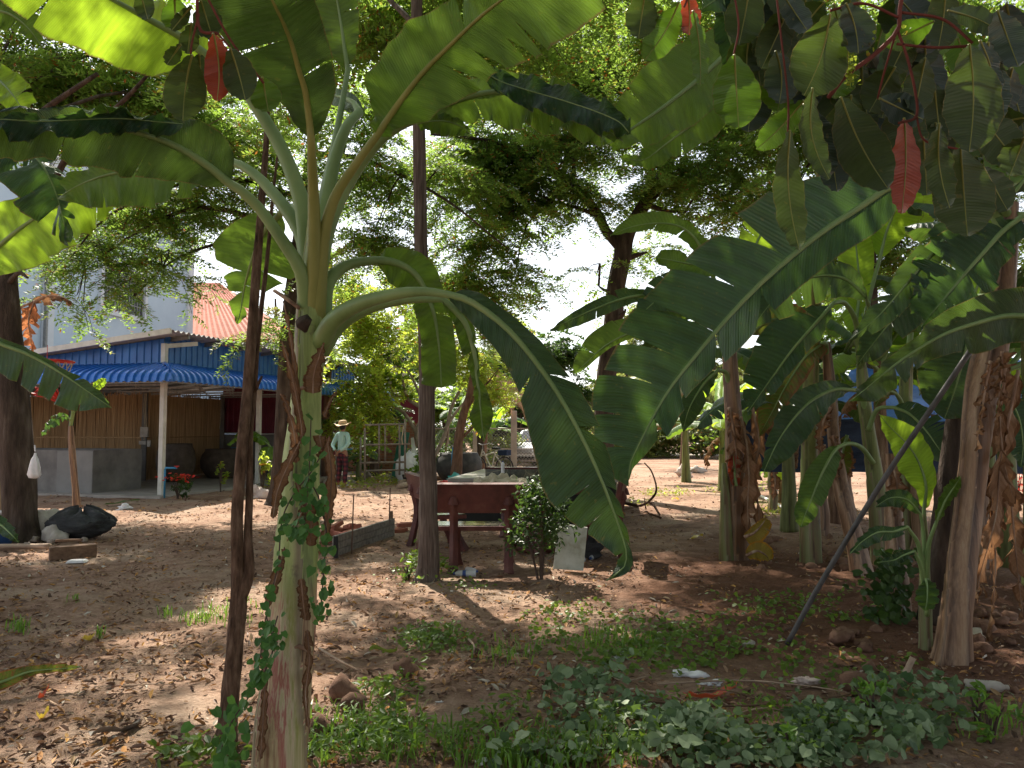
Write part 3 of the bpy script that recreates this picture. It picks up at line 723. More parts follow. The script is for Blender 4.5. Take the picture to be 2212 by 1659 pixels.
def bush(label, x, y, D, w, h, n, mat='foliage_mid', seed=1, lsize=.04, name='shrub', cat='shrub', zb=None, asp=.45, stems=6, rD=None, stemmat='twig', group=None, up=.3, shape='oval', hmin=.15):
    """leafy shrub standing on the ground at px x (base px y); w, h in metres"""
    b = GX(x, D) if zb is None else GX(x, D, zb)
    rr = random.Random(seed); rg = np.random.default_rng(seed)
    root = empty(name, b, label, cat, group)
    mb = MB(); tips = []
    for i in range(stems):
        a = rr.uniform(0, 6.28); q = Vector((math.cos(a) * w * .38 * rr.random(), math.sin(a) * (rD or w) * .38 * rr.random(), h * rr.uniform(.6, .95)))
        pth = cv([(rr.uniform(-.03, .03), rr.uniform(-.03, .03), -.02), q * .5 + Vector((0, 0, h * .1)), q], 6); mb.tube(pth, [.012 * (1 - i_ * .14) for i_ in range(6)], 5, cap=False); tips += pth[2:]
    mb.build('stem', M[stemmat], root, smooth=True)
    cl = []
    for i in range(max(6, n // 30)):
        a = rr.uniform(0, 6.28); rad = math.sqrt(rr.random()); z = rr.uniform(hmin, 1) * h
        f = math.sin(min(1, max(.12, (z / h))) * 2.9) ** .6 if True else 1
        cl.append((math.cos(a) * w / 2 * rad * f, math.sin(a) * (rD or w) / 2 * rad * f, z))
    cl = np.array(cl); k = rg.integers(0, len(cl), n)
    pos = cl[k] + rg.normal(0, 1, (n, 3)) * np.array([w, (rD or w), h]) * .07
    pos[:, 2] = np.maximum(pos[:, 2], .02)
    nrm = rg.normal(0, .6, (n, 3)) + [0, -.2, 1]
    az = rg.normal(0, 1, (n, 3)) + [0, 0, -.7]
    leafpatch('leaves', pos, nrm, lsize * rg.uniform(.6, 1.2, n), mat, seed, shape, parent=root, kind=None, aspect=asp, az=az, cup=.12)
    return root
# ================================================================ GROUND
def gh(x, y):
    """ground height: flat with small relief near the camera"""
    return (.018 * math.sin(x * 2.1 + 1.3) * math.sin(y * 1.7) + .010 * math.sin(x * 5.3 + y * 3.1) + .006 * math.sin(x * 11 + 2) * math.sin(y * 9.7)) * max(0, min(1, (24 - y) / 8))
def ground():
    xs = np.concatenate([np.linspace(-400, -14, 14), np.linspace(-12, 12, 280), np.linspace(14, 400, 14)])
    ys = np.concatenate([np.linspace(-60, .6, 6), np.linspace(1, 13, 300), np.linspace(13.2, 45, 120), np.linspace(50, 900, 14)])
    X, Y = np.meshgrid(xs, ys, indexing='ij')
    f = np.clip((24 - Y) / 8, 0, 1)
    Z = (.018 * np.sin(X * 2.1 + 1.3) * np.sin(Y * 1.7) + .010 * np.sin(X * 5.3 + Y * 3.1) + .006 * np.sin(X * 11 + 2) * np.sin(Y * 9.7)) * f
    rg = np.random.default_rng(5); nz = rg.normal(0, 1, X.shape)
    for _ in range(2): nz = (nz + np.roll(nz, 1, 0) + np.roll(nz, -1, 0) + np.roll(nz, 1, 1) + np.roll(nz, -1, 1)) / 5
    near = np.clip((14 - Y) / 5, 0, 1) * np.clip((Y - .8) / .5, 0, 1) * (np.abs(X) < 12)
    dig = np.exp(-(((X - 2.6) / 1.7) ** 2 + ((Y - 7.4) / 1.6) ** 2))
    Z = Z + nz * .016 * near * (1 + 2.2 * dig)
    n, m = X.shape; idx = np.arange(n * m).reshape(n, m)
    F = np.stack([idx[:-1, :-1], idx[1:, :-1], idx[1:, 1:], idx[:-1, 1:]], -1).reshape(-1, 4)
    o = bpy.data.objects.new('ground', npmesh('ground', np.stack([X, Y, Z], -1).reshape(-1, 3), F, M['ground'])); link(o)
    tag(o, kind='structure')
ground()
mb = MB(); mb.box((30, 46, .01), (140, 5, .03)); mb.build('road', M['road'], kind='structure')

# ================================================================ SHED WITH BLUE AWNING
O_ = Vector((-7.8, 17.3, 0)); UU = Vector((.26, .966, 0)).normalized(); VV = Vector((-UU.y, UU.x, 0))
def S(a, b, z=0): return O_ + UU * a + VV * b + Vector((0, 0, z))
shed = empty('open_shed', O_, 'open sided shed with blue corrugated awning and blue fascia on white posts', 'shed')
def sb(name, mat, **k):
    pass
def loc(v): return v - O_
def sheet(mbx, p0, dirv, up, L, H, pitch=.2, amp=.025, kind='trap', nout=None):
    """corrugated sheet: ribs run along 'up'"""
    dirv = dirv.normalized(); nrm = dirv.cross(up.normalized())
    n = int(L / pitch); prof = []
    for i in range(n):
        x = i * pitch
        if kind == 'trap': prof += [(x, 0), (x + pitch * .55, 0), (x + pitch * .65, amp), (x + pitch * .9, amp)]
        else:
            for k in range(6): prof.append((x + pitch * k / 6, amp * math.sin(2 * math.pi * k / 6)))
    prof.append((n * pitch, 0))
    vs = []
    for x, d in prof: vs.append(p0 + dirv * x + nrm * d); vs.append(p0 + dirv * x + nrm * d + up.normalized() * H)
    mbx.add(vs, [(2 * i, 2 * i + 2, 2 * i + 3, 2 * i + 1) for i in range(len(prof) - 1)])
# posts
for (a, b, h_) in ((0, 0, 3.42), (3.72, 0, 2.75), (8.2, 0, 2.75), (0, 5.2, 2.8), (0, 9.5, 2.75)):
    mb = MB(); p = loc(S(a, b)); mb.box(p + Vector((0, 0, h_ / 2)), (.11, .11, h_), rz=math.atan2(UU.y, UU.x)); mb.box(p + Vector((0, 0, .005)), (.2, .2, .012), rz=math.atan2(UU.y, UU.x))
    mb.build('post', M['white_metal'], shed, bevel=.006)
mb = MB(); mb.beam(loc(S(0, 0, 3.36)), loc(S(.85, -.18, 3.5)), .09, .1); mb.build('bracket', M['white_metal'], shed, bevel=.005)
# fascia
mb = MB(); sheet(mb, loc(S(.12, .1, 2.90)), UU, Vector((0, 0, 1)), 9.4, .72); mb.build('fascia', M['blue'], shed)
mb = MB()
L = 10.0; n = int(L / .2)
d_ = VV
vs, fs = [], []
prof = []
for i in range(n):
    x = i * .2; prof += [(x, 0), (x + .11, 0), (x + .13, .025), (x + .18, .025)]
for x, dd in prof:
    top = 3.55 - .098 * x
    q = loc(S(.1, .1 + x)) - UU * dd
    vs += [q + Vector((0, 0, 2.9)), q + Vector((0, 0, max(2.95, top)))]
mb.add(vs, [(2 * i, 2 * i + 1, 2 * i + 3, 2 * i + 2) for i in range(len(prof) - 1)]); mb.build('fascia', M['blue'], shed)
# awnings: ribbed sheets with a rolled-down lip
def awning(along, out, L, corner_first=True):
    mb = MB(); pit = .2; n = int(L / pit); K = 12
    prof = [(0, .43), (.25, .375), (.5, .31), (.68, .255), (.8, .20), (.88, .14), (.92, .07), (.93, 0), (.93, -.03)]
    cols = []
    for i in range(n + 1):
        for (dx, amp) in ((0, 0), (.1, 0), (.12, .05), (.18, .05)):
            x = i * pit + dx
            cols.append((x, amp))
    vs = []
    for x, amp in cols:
        for j, (o_, z) in enumerate(prof):
            t = -o_ if False else 0
            # hip: start of each column moves outwards with the overhang
            xx = x - .93 + 0
            s_ = max(xx, -o_) 
            nx = .35 + .65 * min(1, j / 8)
            vs.append(along * s_ + out * (o_ + amp * nx) + Vector((0, 0, 2.53 + z + amp * (1 - nx * .6))))
    m = len(prof)
    fs = [(i * m + j, i * m + j + 1, (i + 1) * m + j + 1, (i + 1) * m + j) for i in range(len(cols) - 1) for j in range(m - 1)]
    mb.add(vs, fs); o = mb.build('awning', M['blue_awn'], shed, smooth=False); return o
awning(UU, -VV, 11.4); awning(VV, -UU, 12.0)
mb = MB(); mb.tube([(0, 0, 2.99), tuple(-UU * .5 - VV * .5 + Vector((0, 0, 2.88))), tuple(-UU * .93 - VV * .93 + Vector((0, 0, 2.52)))], .035, 6); mb.build('hip_cap', M['blue_awn'], shed)
# truss under the awning
mb = MB()
for d_, o2, L in ((UU, -VV, 9.5), (VV, -UU, 9.5)):
    mb.beam(o2 * .85 + d_ * -.8 + Vector((0, 0, 2.5)), o2 * .85 + d_ * L + Vector((0, 0, 2.5)), .04, .04)
    mb.beam(d_ * 0 + Vector((0, 0, 2.86)), d_ * L + Vector((0, 0, 2.86)), .05, .05)
    for k in range(int(L / .9) + 1):
        mb.beam(d_ * k * .9 + Vector((0, 0, 2.86)), d_ * k * .9 + o2 * .85 + Vector((0, 0, 2.5)), .03, .03)
for k in range(7):
    mb.beam(Vector((0, 0, 2.5)) + UU * (1.3 * k), UU * (1.3 * k) + VV * 3.6 + Vector((0, 0, 2.5)), .04, .04)
    for q in range(4): mb.beam(UU * (1.3 * k) + VV * (q * .9) + Vector((0, 0, 2.5)), UU * (1.3 * k) + VV * (q * .9 + .45) + Vector((0, 0, 2.8)), .025, .025)
mb.build('roof_frame', M['steel'], shed)
# main roof: wavy sheets
mb = MB(); vs = []; a0, a1 = -.35, 10.2
cols = [(a0 + .0295 * i * 1.0, .028 * math.sin(i * 2 * math.pi / 6)) for i in range(int((a1 - a0) / .0295))]
for a, dz in cols:
    for b in (-.45, 10.0):
        vs.append(loc(S(a, b, 3.66 - .1 * (b + .45) + dz)))
mb.add(vs, [(2 * i, 2 * i + 2, 2 * i + 3, 2 * i + 1) for i in range(len(cols) - 1)]); mb.build('roof', M['grey_roof'], shed)
mb = MB(); mb.beam(loc(S(-.37, -.45, 3.65)), loc(S(-.37, 10, 2.6)), .05, .12)
mb.build('verge_trim', M['white_metal'], shed)
mb = MB()
for k in range(9): mb.beam(loc(S(.3 + 1.2 * k, -.4, 3.58)), loc(S(.3 + 1.2 * k, 9.5, 2.6)), .05, .08)
mb.build('rafters', M['steel'], shed)
# slab
mb = MB(); vs = [loc(S(a, b, z)) for z in (-.1, .05) for (a, b) in ((-.45, -.35), (10.5, -.35), (10.5, 10.5), (-.45, 10.5))]
mb.add(vs, [(4, 5, 6, 7), (0, 1, 5, 4), (1, 2, 6, 5), (2, 3, 7, 6), (3, 0, 4, 7)]); mb.build('floor_slab', M['concrete_l'], shed)
# walls
def bamboo(p0, p1, z0, z1, seed):
    mb = MB(); rr = random.Random(seed); p0 = Vector(p0); p1 = Vector(p1); d = p1 - p0; L = d.length; d.normalize(); nrm = Vector((d.y, -d.x, 0))
    x = 0
    while x < L:
        w = rr.uniform(.022, .045); q = p0 + d * x; tilt = rr.uniform(-.02, .02); off = rr.uniform(-.012, .012)
        a = q + nrm * off + Vector((0, 0, z0 + rr.uniform(-.02, .02))); b = q + d * tilt + nrm * off + Vector((0, 0, z1 + rr.uniform(-.05, .12)))
        mb.add([a, a + d * w * .5 + nrm * w * .4, a + d * w, b, b + d * w * .5 + nrm * w * .4, b + d * w], [(0, 1, 4, 3), (1, 2, 5, 4)]); x += w * rr.uniform(.75, .98)
    mb.beam(p0 + nrm * .04 + Vector((0, 0, z0 + 1.2)), p1 + nrm * .04 + Vector((0, 0, z0 + 1.2)), .03, .03)
    mb.beam(p0 + nrm * .04 + Vector((0, 0, z0 + .35)), p1 + nrm * .04 + Vector((0, 0, z0 + .35)), .03, .03)
    w_ = mb.build('bamboo_wall', M['bamboo'], shed)
    mb = MB(); mb.beam(p0 - nrm * .05 + Vector((0, 0, (z0 + z1) / 2)), p1 - nrm * .05 + Vector((0, 0, (z0 + z1) / 2)), .012, z1 - z0 - .05); mb.build('matting', M['bamboo'], w_)
    return w_
bamboo(loc(S(3.9, 11, 0)), loc(S(3.9, 3.75, 0)), .06, 2.5, 1)
bamboo(loc(S(3.9, 3.7, 0)), loc(S(7.5, 3.9, 0)), .06, 2.5, 2)
mb = MB()
for a, b in ((3.8, 3.72), (3.85, 6.3), (7.45, 3.8)): mb.box(loc(S(a, b, 1.35)), (.13, .13, 2.6), rz=.26)
mb.build('inner_post', M['concrete'], shed)
mb = MB(); sheet(mb, loc(S(7.6, 3.9, 1.35)), -VV, Vector((0, 0, 1)), 4.0, 1.5, .22, .02); mb.build('maroon_wall', M['maroon'], shed)
mb = MB(); mb.beam(loc(S(7.65, 3.9, .68)), loc(S(7.65, -.1, .68)), .12, 1.3)
mb.build('low_wall', M['concrete'], shed)
mb = MB(); q = [S(7.5, 3.9 - i * .35, 1.36 + .02 * math.sin(i)) - O_ for i in range(11)]; mb.tube(q, .018, 6); mb.build('wall_pipe', M['white_pipe'], shed)
mb = MB()
for cx_ in (3.65,):
    for off in (0, .05): mb.tube(cv([loc(S(cx_, 3.6 - off, 2.5)), loc(S(cx_, 3.63 - off, 2.1)), loc(S(cx_, 3.58 - off, 1.6)), loc(S(cx_, 3.6, 1.2))], 10), .014, 5)
mb.tube(cv([loc(S(7.2, 3.7, 2.6)), loc(S(7.2, 3.68, 2.1)), loc(S(7.2, 3.72, 1.5))], 8), .016, 5)
mb.build('cable', M['rope'], shed)
mb = MB(); mb.box(loc(S(3.6, 3.55, 1.42)), (.24, .06, .28), rz=-.2); mb.box(loc(S(3.55, 3.55, 1.12)), (.22, .06, .1), rz=-.2); mb.box(loc(S(3.5, 3.3, 1.1)), (.1, .05, .18), rz=-.2)
mb.build('socket_box', M['sack'], shed, bevel=.008)

# concrete tank under the awning
tank = empty('concrete_tank', S(.2, 1.75), 'grey concrete tank standing under the left side of the blue awning', 'tank')
mb = MB()
def tb(a0, a1, b0, b1, z0, z1):
    vs = [S(a, b, z) - S(.2, 1.75) for z in (z0, z1) for a, b in ((a0, b0), (a1, b0), (a1, b1), (a0, b1))]
    mb.add(vs, [(0, 1, 2, 3), (7, 6, 5, 4), (4, 5, 1, 0), (5, 6, 2, 1), (6, 7, 3, 2), (7, 4, 0, 3)])
tb(-.1, .02, 1.75, 5.9, .03, 1.02); tb(1.3, 1.42, 1.75, 5.9, .03, 1.02); tb(.02, 1.3, 1.75, 1.87, .03, 1.02); tb(.02, 1.3, 5.78, 5.9, .03, 1.02); tb(.02, 1.3, 1.87, 5.78, .03, .15)
mb.build('basin', M['concrete'], tank)
mb = MB(); tb(-.115, -.102, 1.76, 2.75, .04, 1.0); mb.build('render_patch', M['concrete_l'] if False else simple('grey_render', c2((.26, .25, .24), .8), 3, rough=.9), tank)

def jar(name, x, D, r, h, mat, label, z=0.0, group=None):
    root = empty(name, GX(x, D, z), label, 'water jar', group)
    prof = [(0, r * .62), (h * .1, r * .78), (h * .35, r * .97), (h * .6, r), (h * .8, r * .93), (h * .92, r * .82), (h, r * .80), (h * 1.0, r * .70), (h * .85, r * .7)]
    mb = MB(); mb.lathe((0, 0, 0), [(r_, z_) for z_, r_ in prof], 28, cap=False); mb.build('body', M[mat], root, smooth=True)
    mb = MB(); mb.lathe((0, 0, 0), [(r * .7, h * .86), (.01, h * .865)], 24, cap=False); mb.build('water', M['window_dark'], root)
    return root
jar('water_jar', 383, 21.6, .52, 1.05, 'jar_brown', 'brown clay water jar against the bamboo wall behind the corner post', .05)
jar('water_jar', 490, 23.3, .72, .86, 'jar_brown', 'wide dark water jar by the low wall of the shed', .05)
wj = jar('water_jar', 992, 22.5, .68, .82, 'jar', 'big black water jar in the yard beside the bicycle')
mb = MB(); mb.lathe((0, 0, .72), [(.56, 0), (.57, .05), (.3, .08), (.02, .09)], 24, cap=False); mb.build('lid', M['jar'], wj, smooth=True)

# ================================================================ HOUSES BEHIND
def box_house():
    C = Vector((-15.45, 37, 0)); d = Vector((.083, 1, 0)).normalized(); L = 15.2
    h = empty('house', C, 'tall pale blue rendered house behind the shed', 'house'); h.rotation_euler = (0, 0, math.atan2(d.y, d.x))
    def along(px):
        k = (CX - px) / FPX; D = (15.45 + .083 * 37) / (k + .083); return -(37 - D) * math.sqrt(1 + .083 ** 2), D
    mb = MB(); mb.box(Vector((-L / 2, 4, 6)), (L, 8, 12)); mb.build('wall', M['house_blue'], h)
    for px in (402, 94): mb = MB(); mb.box(Vector((along(px)[0], -.05, 6)), (.5, .12, 11.9)); mb.build('pilaster', M['house_trim'], h)
    mb = MB(); x = along(83)[0]; mb.beam(Vector((x, -.16, .2)), Vector((x, -.16, 11)), .1, .1); mb.build('downpipe', M['steel'], h)
    xa, Da = along(207); xb, Db = along(304); z0 = 6.13; z1 = 8.15; w = xb - xa; mx = (xa + xb) / 2; mz = (z0 + z1) / 2; hh = z1 - z0
    mb = MB()
    for dx, dz, ww, h2 in ((-w / 2, 0, .2, hh + .2), (w / 2, 0, .2, hh + .2), (0, hh / 2, w - .2, .2), (0, -hh / 2, w - .2, .2)): mb.box((mx + dx, -.05, mz + dz), (ww, .18, h2))
    win = mb.build('window', M['house_trim'], h)
    mb = MB(); mb.box((mx, -.004, mz), (w - .2, .02, hh - .2)); mb.build('pane', M['window_dark'], win)
    mb = MB()
    for k in range(1, 16): mb.box((mx - w / 2 + w * k / 16, -.06, mz), (.04, .03, hh - .21))
    for k in range(1, 4): mb.box((mx, -.06, mz - hh / 2 + hh * k / 4), (w - .21, .02, .04))
    mb.build('bars', M['steel'], win)
    mb = MB(); mb.box((-L / 2, 4, 12.15), (L + .8, 8.8, .3)); mb.build('roof', M['house_trim'], h)
box_house()
def tile_house():
    D = 38; xl = GX(300, D).x; xr = GX(612, D).x; ze = P(500, 737, D).z; zr = P(407, 640, D).z + 1.6
    c = Vector(((xl + xr) / 2, D, 0)); h = empty('house', c, 'lower house with red tiled hipped roof beside the pale blue house', 'house')
    mb = MB(); mb.box(((0, 5, ze / 2)), (xr - xl - .8, 9, ze)); mb.build('wall', M['house_blue'], h)
    mb = MB(); w2 = (xr - xl) / 2; run = 5.2
    A = Vector((-w2, -.3, ze)); B = Vector((w2, -.3, ze)); C = Vector((w2 - run, run, zr)); D2 = Vector((-w2, run, zr))
    rows = 26; cols = 46
    vs = []
    for j in range(rows + 1):
        t = j / rows; l = A.lerp(D2, t); r = B.lerp(C, t)
        for k in (0, 1):
            for i in range(cols + 1):
                q = l.lerp(r, i / cols); lift = (.05 if k == 0 else 0.0) + .035 * abs(math.sin(i * 1.57))
                vs.append(q + Vector((0, 0, lift)))
    W = cols + 1
    fs = [(j * W + i, j * W + i + 1, (j + 1) * W + i + 1, (j + 1) * W + i) for j in range(2 * rows + 1) for i in range(cols)]
    mb.add(vs, fs)
    mb.add([B, Vector((w2, 2 * run, ze)), C], [(0, 1, 2)]); mb.add([D2, C, Vector((w2, 2 * run, ze)), Vector((-w2, 2 * run, ze))], [(0, 1, 2, 3)])
    mb.build('roof', M['tile'], h)
tile_house()

# ================================================================ YARD OBJECTS, FAR TO NEAR
# brick wall behind the pipe frame
mb = MB(); a = GX(742, 27); b = GX(930, 27); mb.box(((a + b) / 2 + Vector((0, 0, .85))), ((b - a).x, .2, 1.7))
o = mb.build('brick_wall', M['brickwall'], label='old red brick wall behind the bamboo pole frame', cat='wall')
mb = MB(); mb.box(GX(800, 29, 1.3), (3.6, .06, 2.6)); mb.build('sheet_fence', M['maroon'], label='dark red metal sheet fence behind the brick wall', cat='fence')
# chain link fence
def fence():
    D = 27.5; x0, x1 = 930, 1190
    root = empty('chain_link_fence', GX(x0, D), 'chain link fence with concrete posts at the back of the yard', 'fence'); c = GX(x0, D)
    for px in (968, 1029, 1110, 1188):
        mb = MB(); big = px in (1029, 1110); w = .22 if big else .09; h = 2.15 if big else 1.5; mb.box(GX(px, D, h / 2) - c, (w, w, h)); mb.build('post', M['concrete_l'], root, bevel=.01)
    mb = MB()
    L = GX(x1, D).x - c.x; H = 1.5
    n = int(L / .12)
    for i in range(-int(H / .12), n):
        for s in (1, -1):
            x = i * .12; za, zb = (0, H) if s > 0 else (H, 0)
            a, b = Vector((x, 0, .05 + za)), Vector((x + H, 0, .05 + zb))
            if a.x < 0: a = a.lerp(b, -a.x / H)
            if b.x > L: b = a.lerp(b, (L - a.x) / (b.x - a.x))
            mb.beam(a, b, .014, .014)
    mb.build('mesh', M['steel'], root)
    mb = MB()
    for z in (.08, .8, 1.52): mb.beam((0, 0, z), (L, 0, z), .04, .04)
    mb.build('rail', M['concrete_l'], root)
fence()
# tall concrete post seen at 1029 carries on the fence: rusty leaning rods near the jar
for i, (xa, ya, xb, yb, D, lab) in enumerate(((960, 985, 972, 905, 25, 'thin rusty rod leaning on the fence, the left one'), (990, 982, 1003, 900, 24.5, 'thin rusty rod leaning beside the tall fence post'))):
    mb = MB(); mb.tube([P(xa, ya, D), P(xb, yb, D + .4)], .018, 5); mb.build('rod', M['rust'], label=lab, cat='rod')
# pole frame (scaffold grid)
fr = empty('pole_frame', GX(790, 21.5), 'pale bamboo pole frame standing like a ladder grid behind the person', 'frame'); c = GX(790, 21.5)
def pl(name, a, b, r=.028):
    mb = MB(); mb.tube([a - c, (a + b) / 2 - c, b - c], r, 7, noise=.08); mb.build(name, M['pale_branch'], fr, smooth=True)
Df = 21.0
for x_, yt, yb, dd in ((788, 925, 1038, -.3), (819, 917, 1000, 0), (832, 915, 1002, .1), (863, 917, 1026, 0), (875, 905, 1031, -.2), (779, 945, 1028, .3)): pl('upright', P(x_, yt, Df + dd), P(x_, yb, Df + dd))
for xa, xb, y_, dd in ((788, 878, 918, 0), (788, 886, 961, -.1), (779, 876, 1000, 0), (788, 876, 1017, .4)): pl('rail', P(xa, y_, Df + dd), P(xb, y_ - 2, Df + dd + .1))
mb = MB(); mb.tube(cv([P(872, 920, 20.9) - c, P(870, 935, 20.8) - c, P(868, 948, 20.8) - c, P(870, 960, 20.8) - c], 8), .02, 5); mb.build('rope', M['rope'], fr)
# green sheets and white panel leaning
mb = MB(); A, B = P(845, 1031, 22.6), P(868, 1030, 22.6); Cc, Dd = P(885, 934, 23.4), P(862, 932, 23.4); th = Vector((0, .04, 0))
mb.add([A, B, Cc, Dd, A + th, B + th, Cc + th, Dd + th], [(0, 1, 2, 3), (7, 6, 5, 4), (0, 4, 5, 1), (1, 5, 6, 2), (2, 6, 7, 3), (3, 7, 4, 0)]); mb.build('leaning_sheet', M['green_sheet'], label='tall dark green panel leaning behind the pole frame', cat='panel')
mb = MB(); A, B = P(893, 1015, 23), P(908, 1014, 23); Cc, Dd = P(893, 945, 23.6), P(887, 946, 23.6)
mb.add([A, B, Cc, Dd, A + th, B + th, Cc + th, Dd + th], [(0, 1, 2, 3), (7, 6, 5, 4), (0, 4, 5, 1), (1, 5, 6, 2), (2, 6, 7, 3), (3, 7, 4, 0)]); mb.build('leaning_board', M['white_plastic'], label='narrow white strip leaning beside the green panel', cat='panel')
def lump(name, pos, dims, mat, label, cat, seed=0, amp=.25, group=None, sub=3, rz=0.0, pinch=None, smooth=True):
    rr = random.Random(seed); bm = bmesh.new(); bmesh.ops.create_icosphere(bm, subdivisions=sub, radius=1)
    ph = [Vector((rr.uniform(-1, 1), rr.uniform(-1, 1), rr.uniform(-1, 1))).normalized() for _ in range(7)]; of = [rr.uniform(0, 6.28) for _ in range(7)]
    for v in bm.verts:
        p = v.co.copy(); s = 1.0
        for k, (a, o_) in enumerate(zip(ph, of)): s += amp / (1 + k * .5) * math.sin(p.dot(a) * (2.2 + 2.1 * k) + o_)
        z = p.z * s
        if z < -.35: z = -.35 - (z + .35) * -.12
        q = Vector((p.x * s * dims[0] / 2, p.y * s * dims[1] / 2, (z + .38) * dims[2] / 1.38))
        if pinch: f = 1 - pinch * max(0, (q.z / dims[2] - .55)) * 2; q.x *= max(.08, f); q.y *= max(.08, f)
        v.co = Matrix.Rotation(rz, 3, 'Z') @ q
    me = bpy.data.meshes.new(name); bm.to_mesh(me); bm.free(); me.materials.append(M[mat]); me.polygons.foreach_set('use_smooth', [smooth] * len(me.polygons))
    o = bpy.data.objects.new(name, me); o.location = pos; link(o); tag(o, label, cat, group); return o
lump('plastic_sheet', GX(893, 22), (.75, .5, .72), 'white_plastic', 'crumpled white plastic sheet heaped beside the green panel', 'sheet', 3, .3)
mb = MB(); mb.lathe(GX(905, 21.2), [(.36, 0), (.44, .22), (.45, .26), (.4, .26), (.35, .08), (.01, .07)], 24, cap=False); mb.build('tub', M['black'], smooth=True, label='low black rubber tub beside the white plastic sheet', cat='tub')
lump('plastic_bag', GX(963, 20), (.5, .35, .17), 'red_plastic', 'small red plastic wrapper on the grass behind the table', 'litter', 4, .3)
lump('plastic_bag', GX(985, 20.5), (.5, .4, .28), 'teal_plastic', 'teal green plastic bag behind the table near the jar', 'plastic bag', 9, .3)
# pipe stands (blue)
for nm, pts, lab in (('water_pipe', [GX(955 + 22, 21.6), GX(977, 21.6, .75), GX(979, 21.6, 1.0)], 'upright blue water pipe in front of the black jar'),
                     ('water_pipe', [GX(360, 16.9), GX(360, 16.9, .62), GX(361, 16.9, .66), GX(385, 16.8, .66)], 'blue water pipe with tap standing beside the corner post'),
                     ('water_pipe', [GX(745, 22), GX(745, 22, .9), GX(752, 22, .93), GX(762, 22, .93)], 'bent blue water pipe behind the person'),
                     ('water_pipe', [S(7.3, 3.3, .05), S(7.3, 3.3, .9), S(7.25, 2.9, .9)], 'thin blue water pipe against the low wall inside the shed')):
    c = pts[0]; root = empty(nm, c, lab, 'pipe'); mb = MB(); mb.tube([p - c for p in pts], .022, 8); mb.build('pipe', M['blue_pipe'], root, smooth=True)
    mb = MB(); e = pts[-1] - c; mb.box(e + Vector((0, 0, .04)), (.1, .03, .02)); mb.tube([e, e + Vector((0, 0, .04))], .015, 6); mb.build('tap', M['red_plastic'] if 'corner' in lab else M['white_pipe'], root)
# bicycle
def bicycle():
    c = GX(1062, 23.5); root = empty('bicycle', c, 'pale old bicycle with dark saddle standing beside the black jar', 'bicycle')
    rz = R(-38); Q = Matrix.Rotation(rz, 3, 'Z')
    def T(x, z, y=0): return Q @ Vector((x, y, z))
    def wheel(cx):
        mb = MB(); mb.tube([T(cx + .33 * math.cos(a), .34 + .33 * math.sin(a)) for a in np.linspace(0, 2 * math.pi, 29)], .018, 6, cap=False); w = mb.build('wheel', M['black'], root, smooth=True)
        mb = MB(); mb.tube([T(cx + .305 * math.cos(a), .34 + .305 * math.sin(a)) for a in np.linspace(0, 2 * math.pi, 25)], .008, 5, cap=False)
        for a in np.linspace(0, math.pi * 2, 17)[:-1]: mb.beam(T(cx, .34), T(cx + .3 * math.cos(a), .34 + .3 * math.sin(a)), .004, .004)
        mb.build('rim', M['steel'], w)
    wheel(-.55); wheel(.5)
    mb = MB()
    for a, b in (((-.33, .82), (0, .30)), ((-.38, .70), (.15, .80)), ((.15, .86), (0, .30)), ((0, .30), (.5, .34)), ((.12, .75), (.5, .34)), ((-.36, .9), (-.42, .65)), ((-.42, .65), (-.55, .34))): mb.tube([T(*a), T(*b)], .02, 6)
    mb.build('frame', M['white_metal'], root)
    mb = MB(); mb.tube([T(-.35, .88), T(-.36, 1.02), T(-.30, 1.06, .25), T(-.15, 1.02, .28)], .014, 6); mb.tube([T(-.36, 1.02), T(-.30, 1.06, -.25), T(-.15, 1.02, -.28)], .014, 6); mb.build('handlebar', M['steel'], root)
    mb = MB(); mb.box(T(.18, .93), (.26, .16, .07), rz=rz, taper=.8); mb.build('saddle', M['black'], root, bevel=.02)
    mb = MB(); mb.box(T(.5, .80), (.34, .22, .16), rz=rz); mb.tube([T(.3, .72), T(.65, .72)], .01, 5); mb.build('rear_bag', simple('navy_bag', c2((.02, .04, .10)), 6), root, bevel=.03)
    mb = MB(); mb.tube([T(0, .30, -.08), T(.02, .30, .08)], .03, 8); mb.tube([T(0, .3, .09), T(.1, .18, .09)], .01, 5); mb.tube([T(0, .3, -.09), T(-.1, .42, -.09)], .01, 5); mb.build('pedals', M['steel'], root)
bicycle()
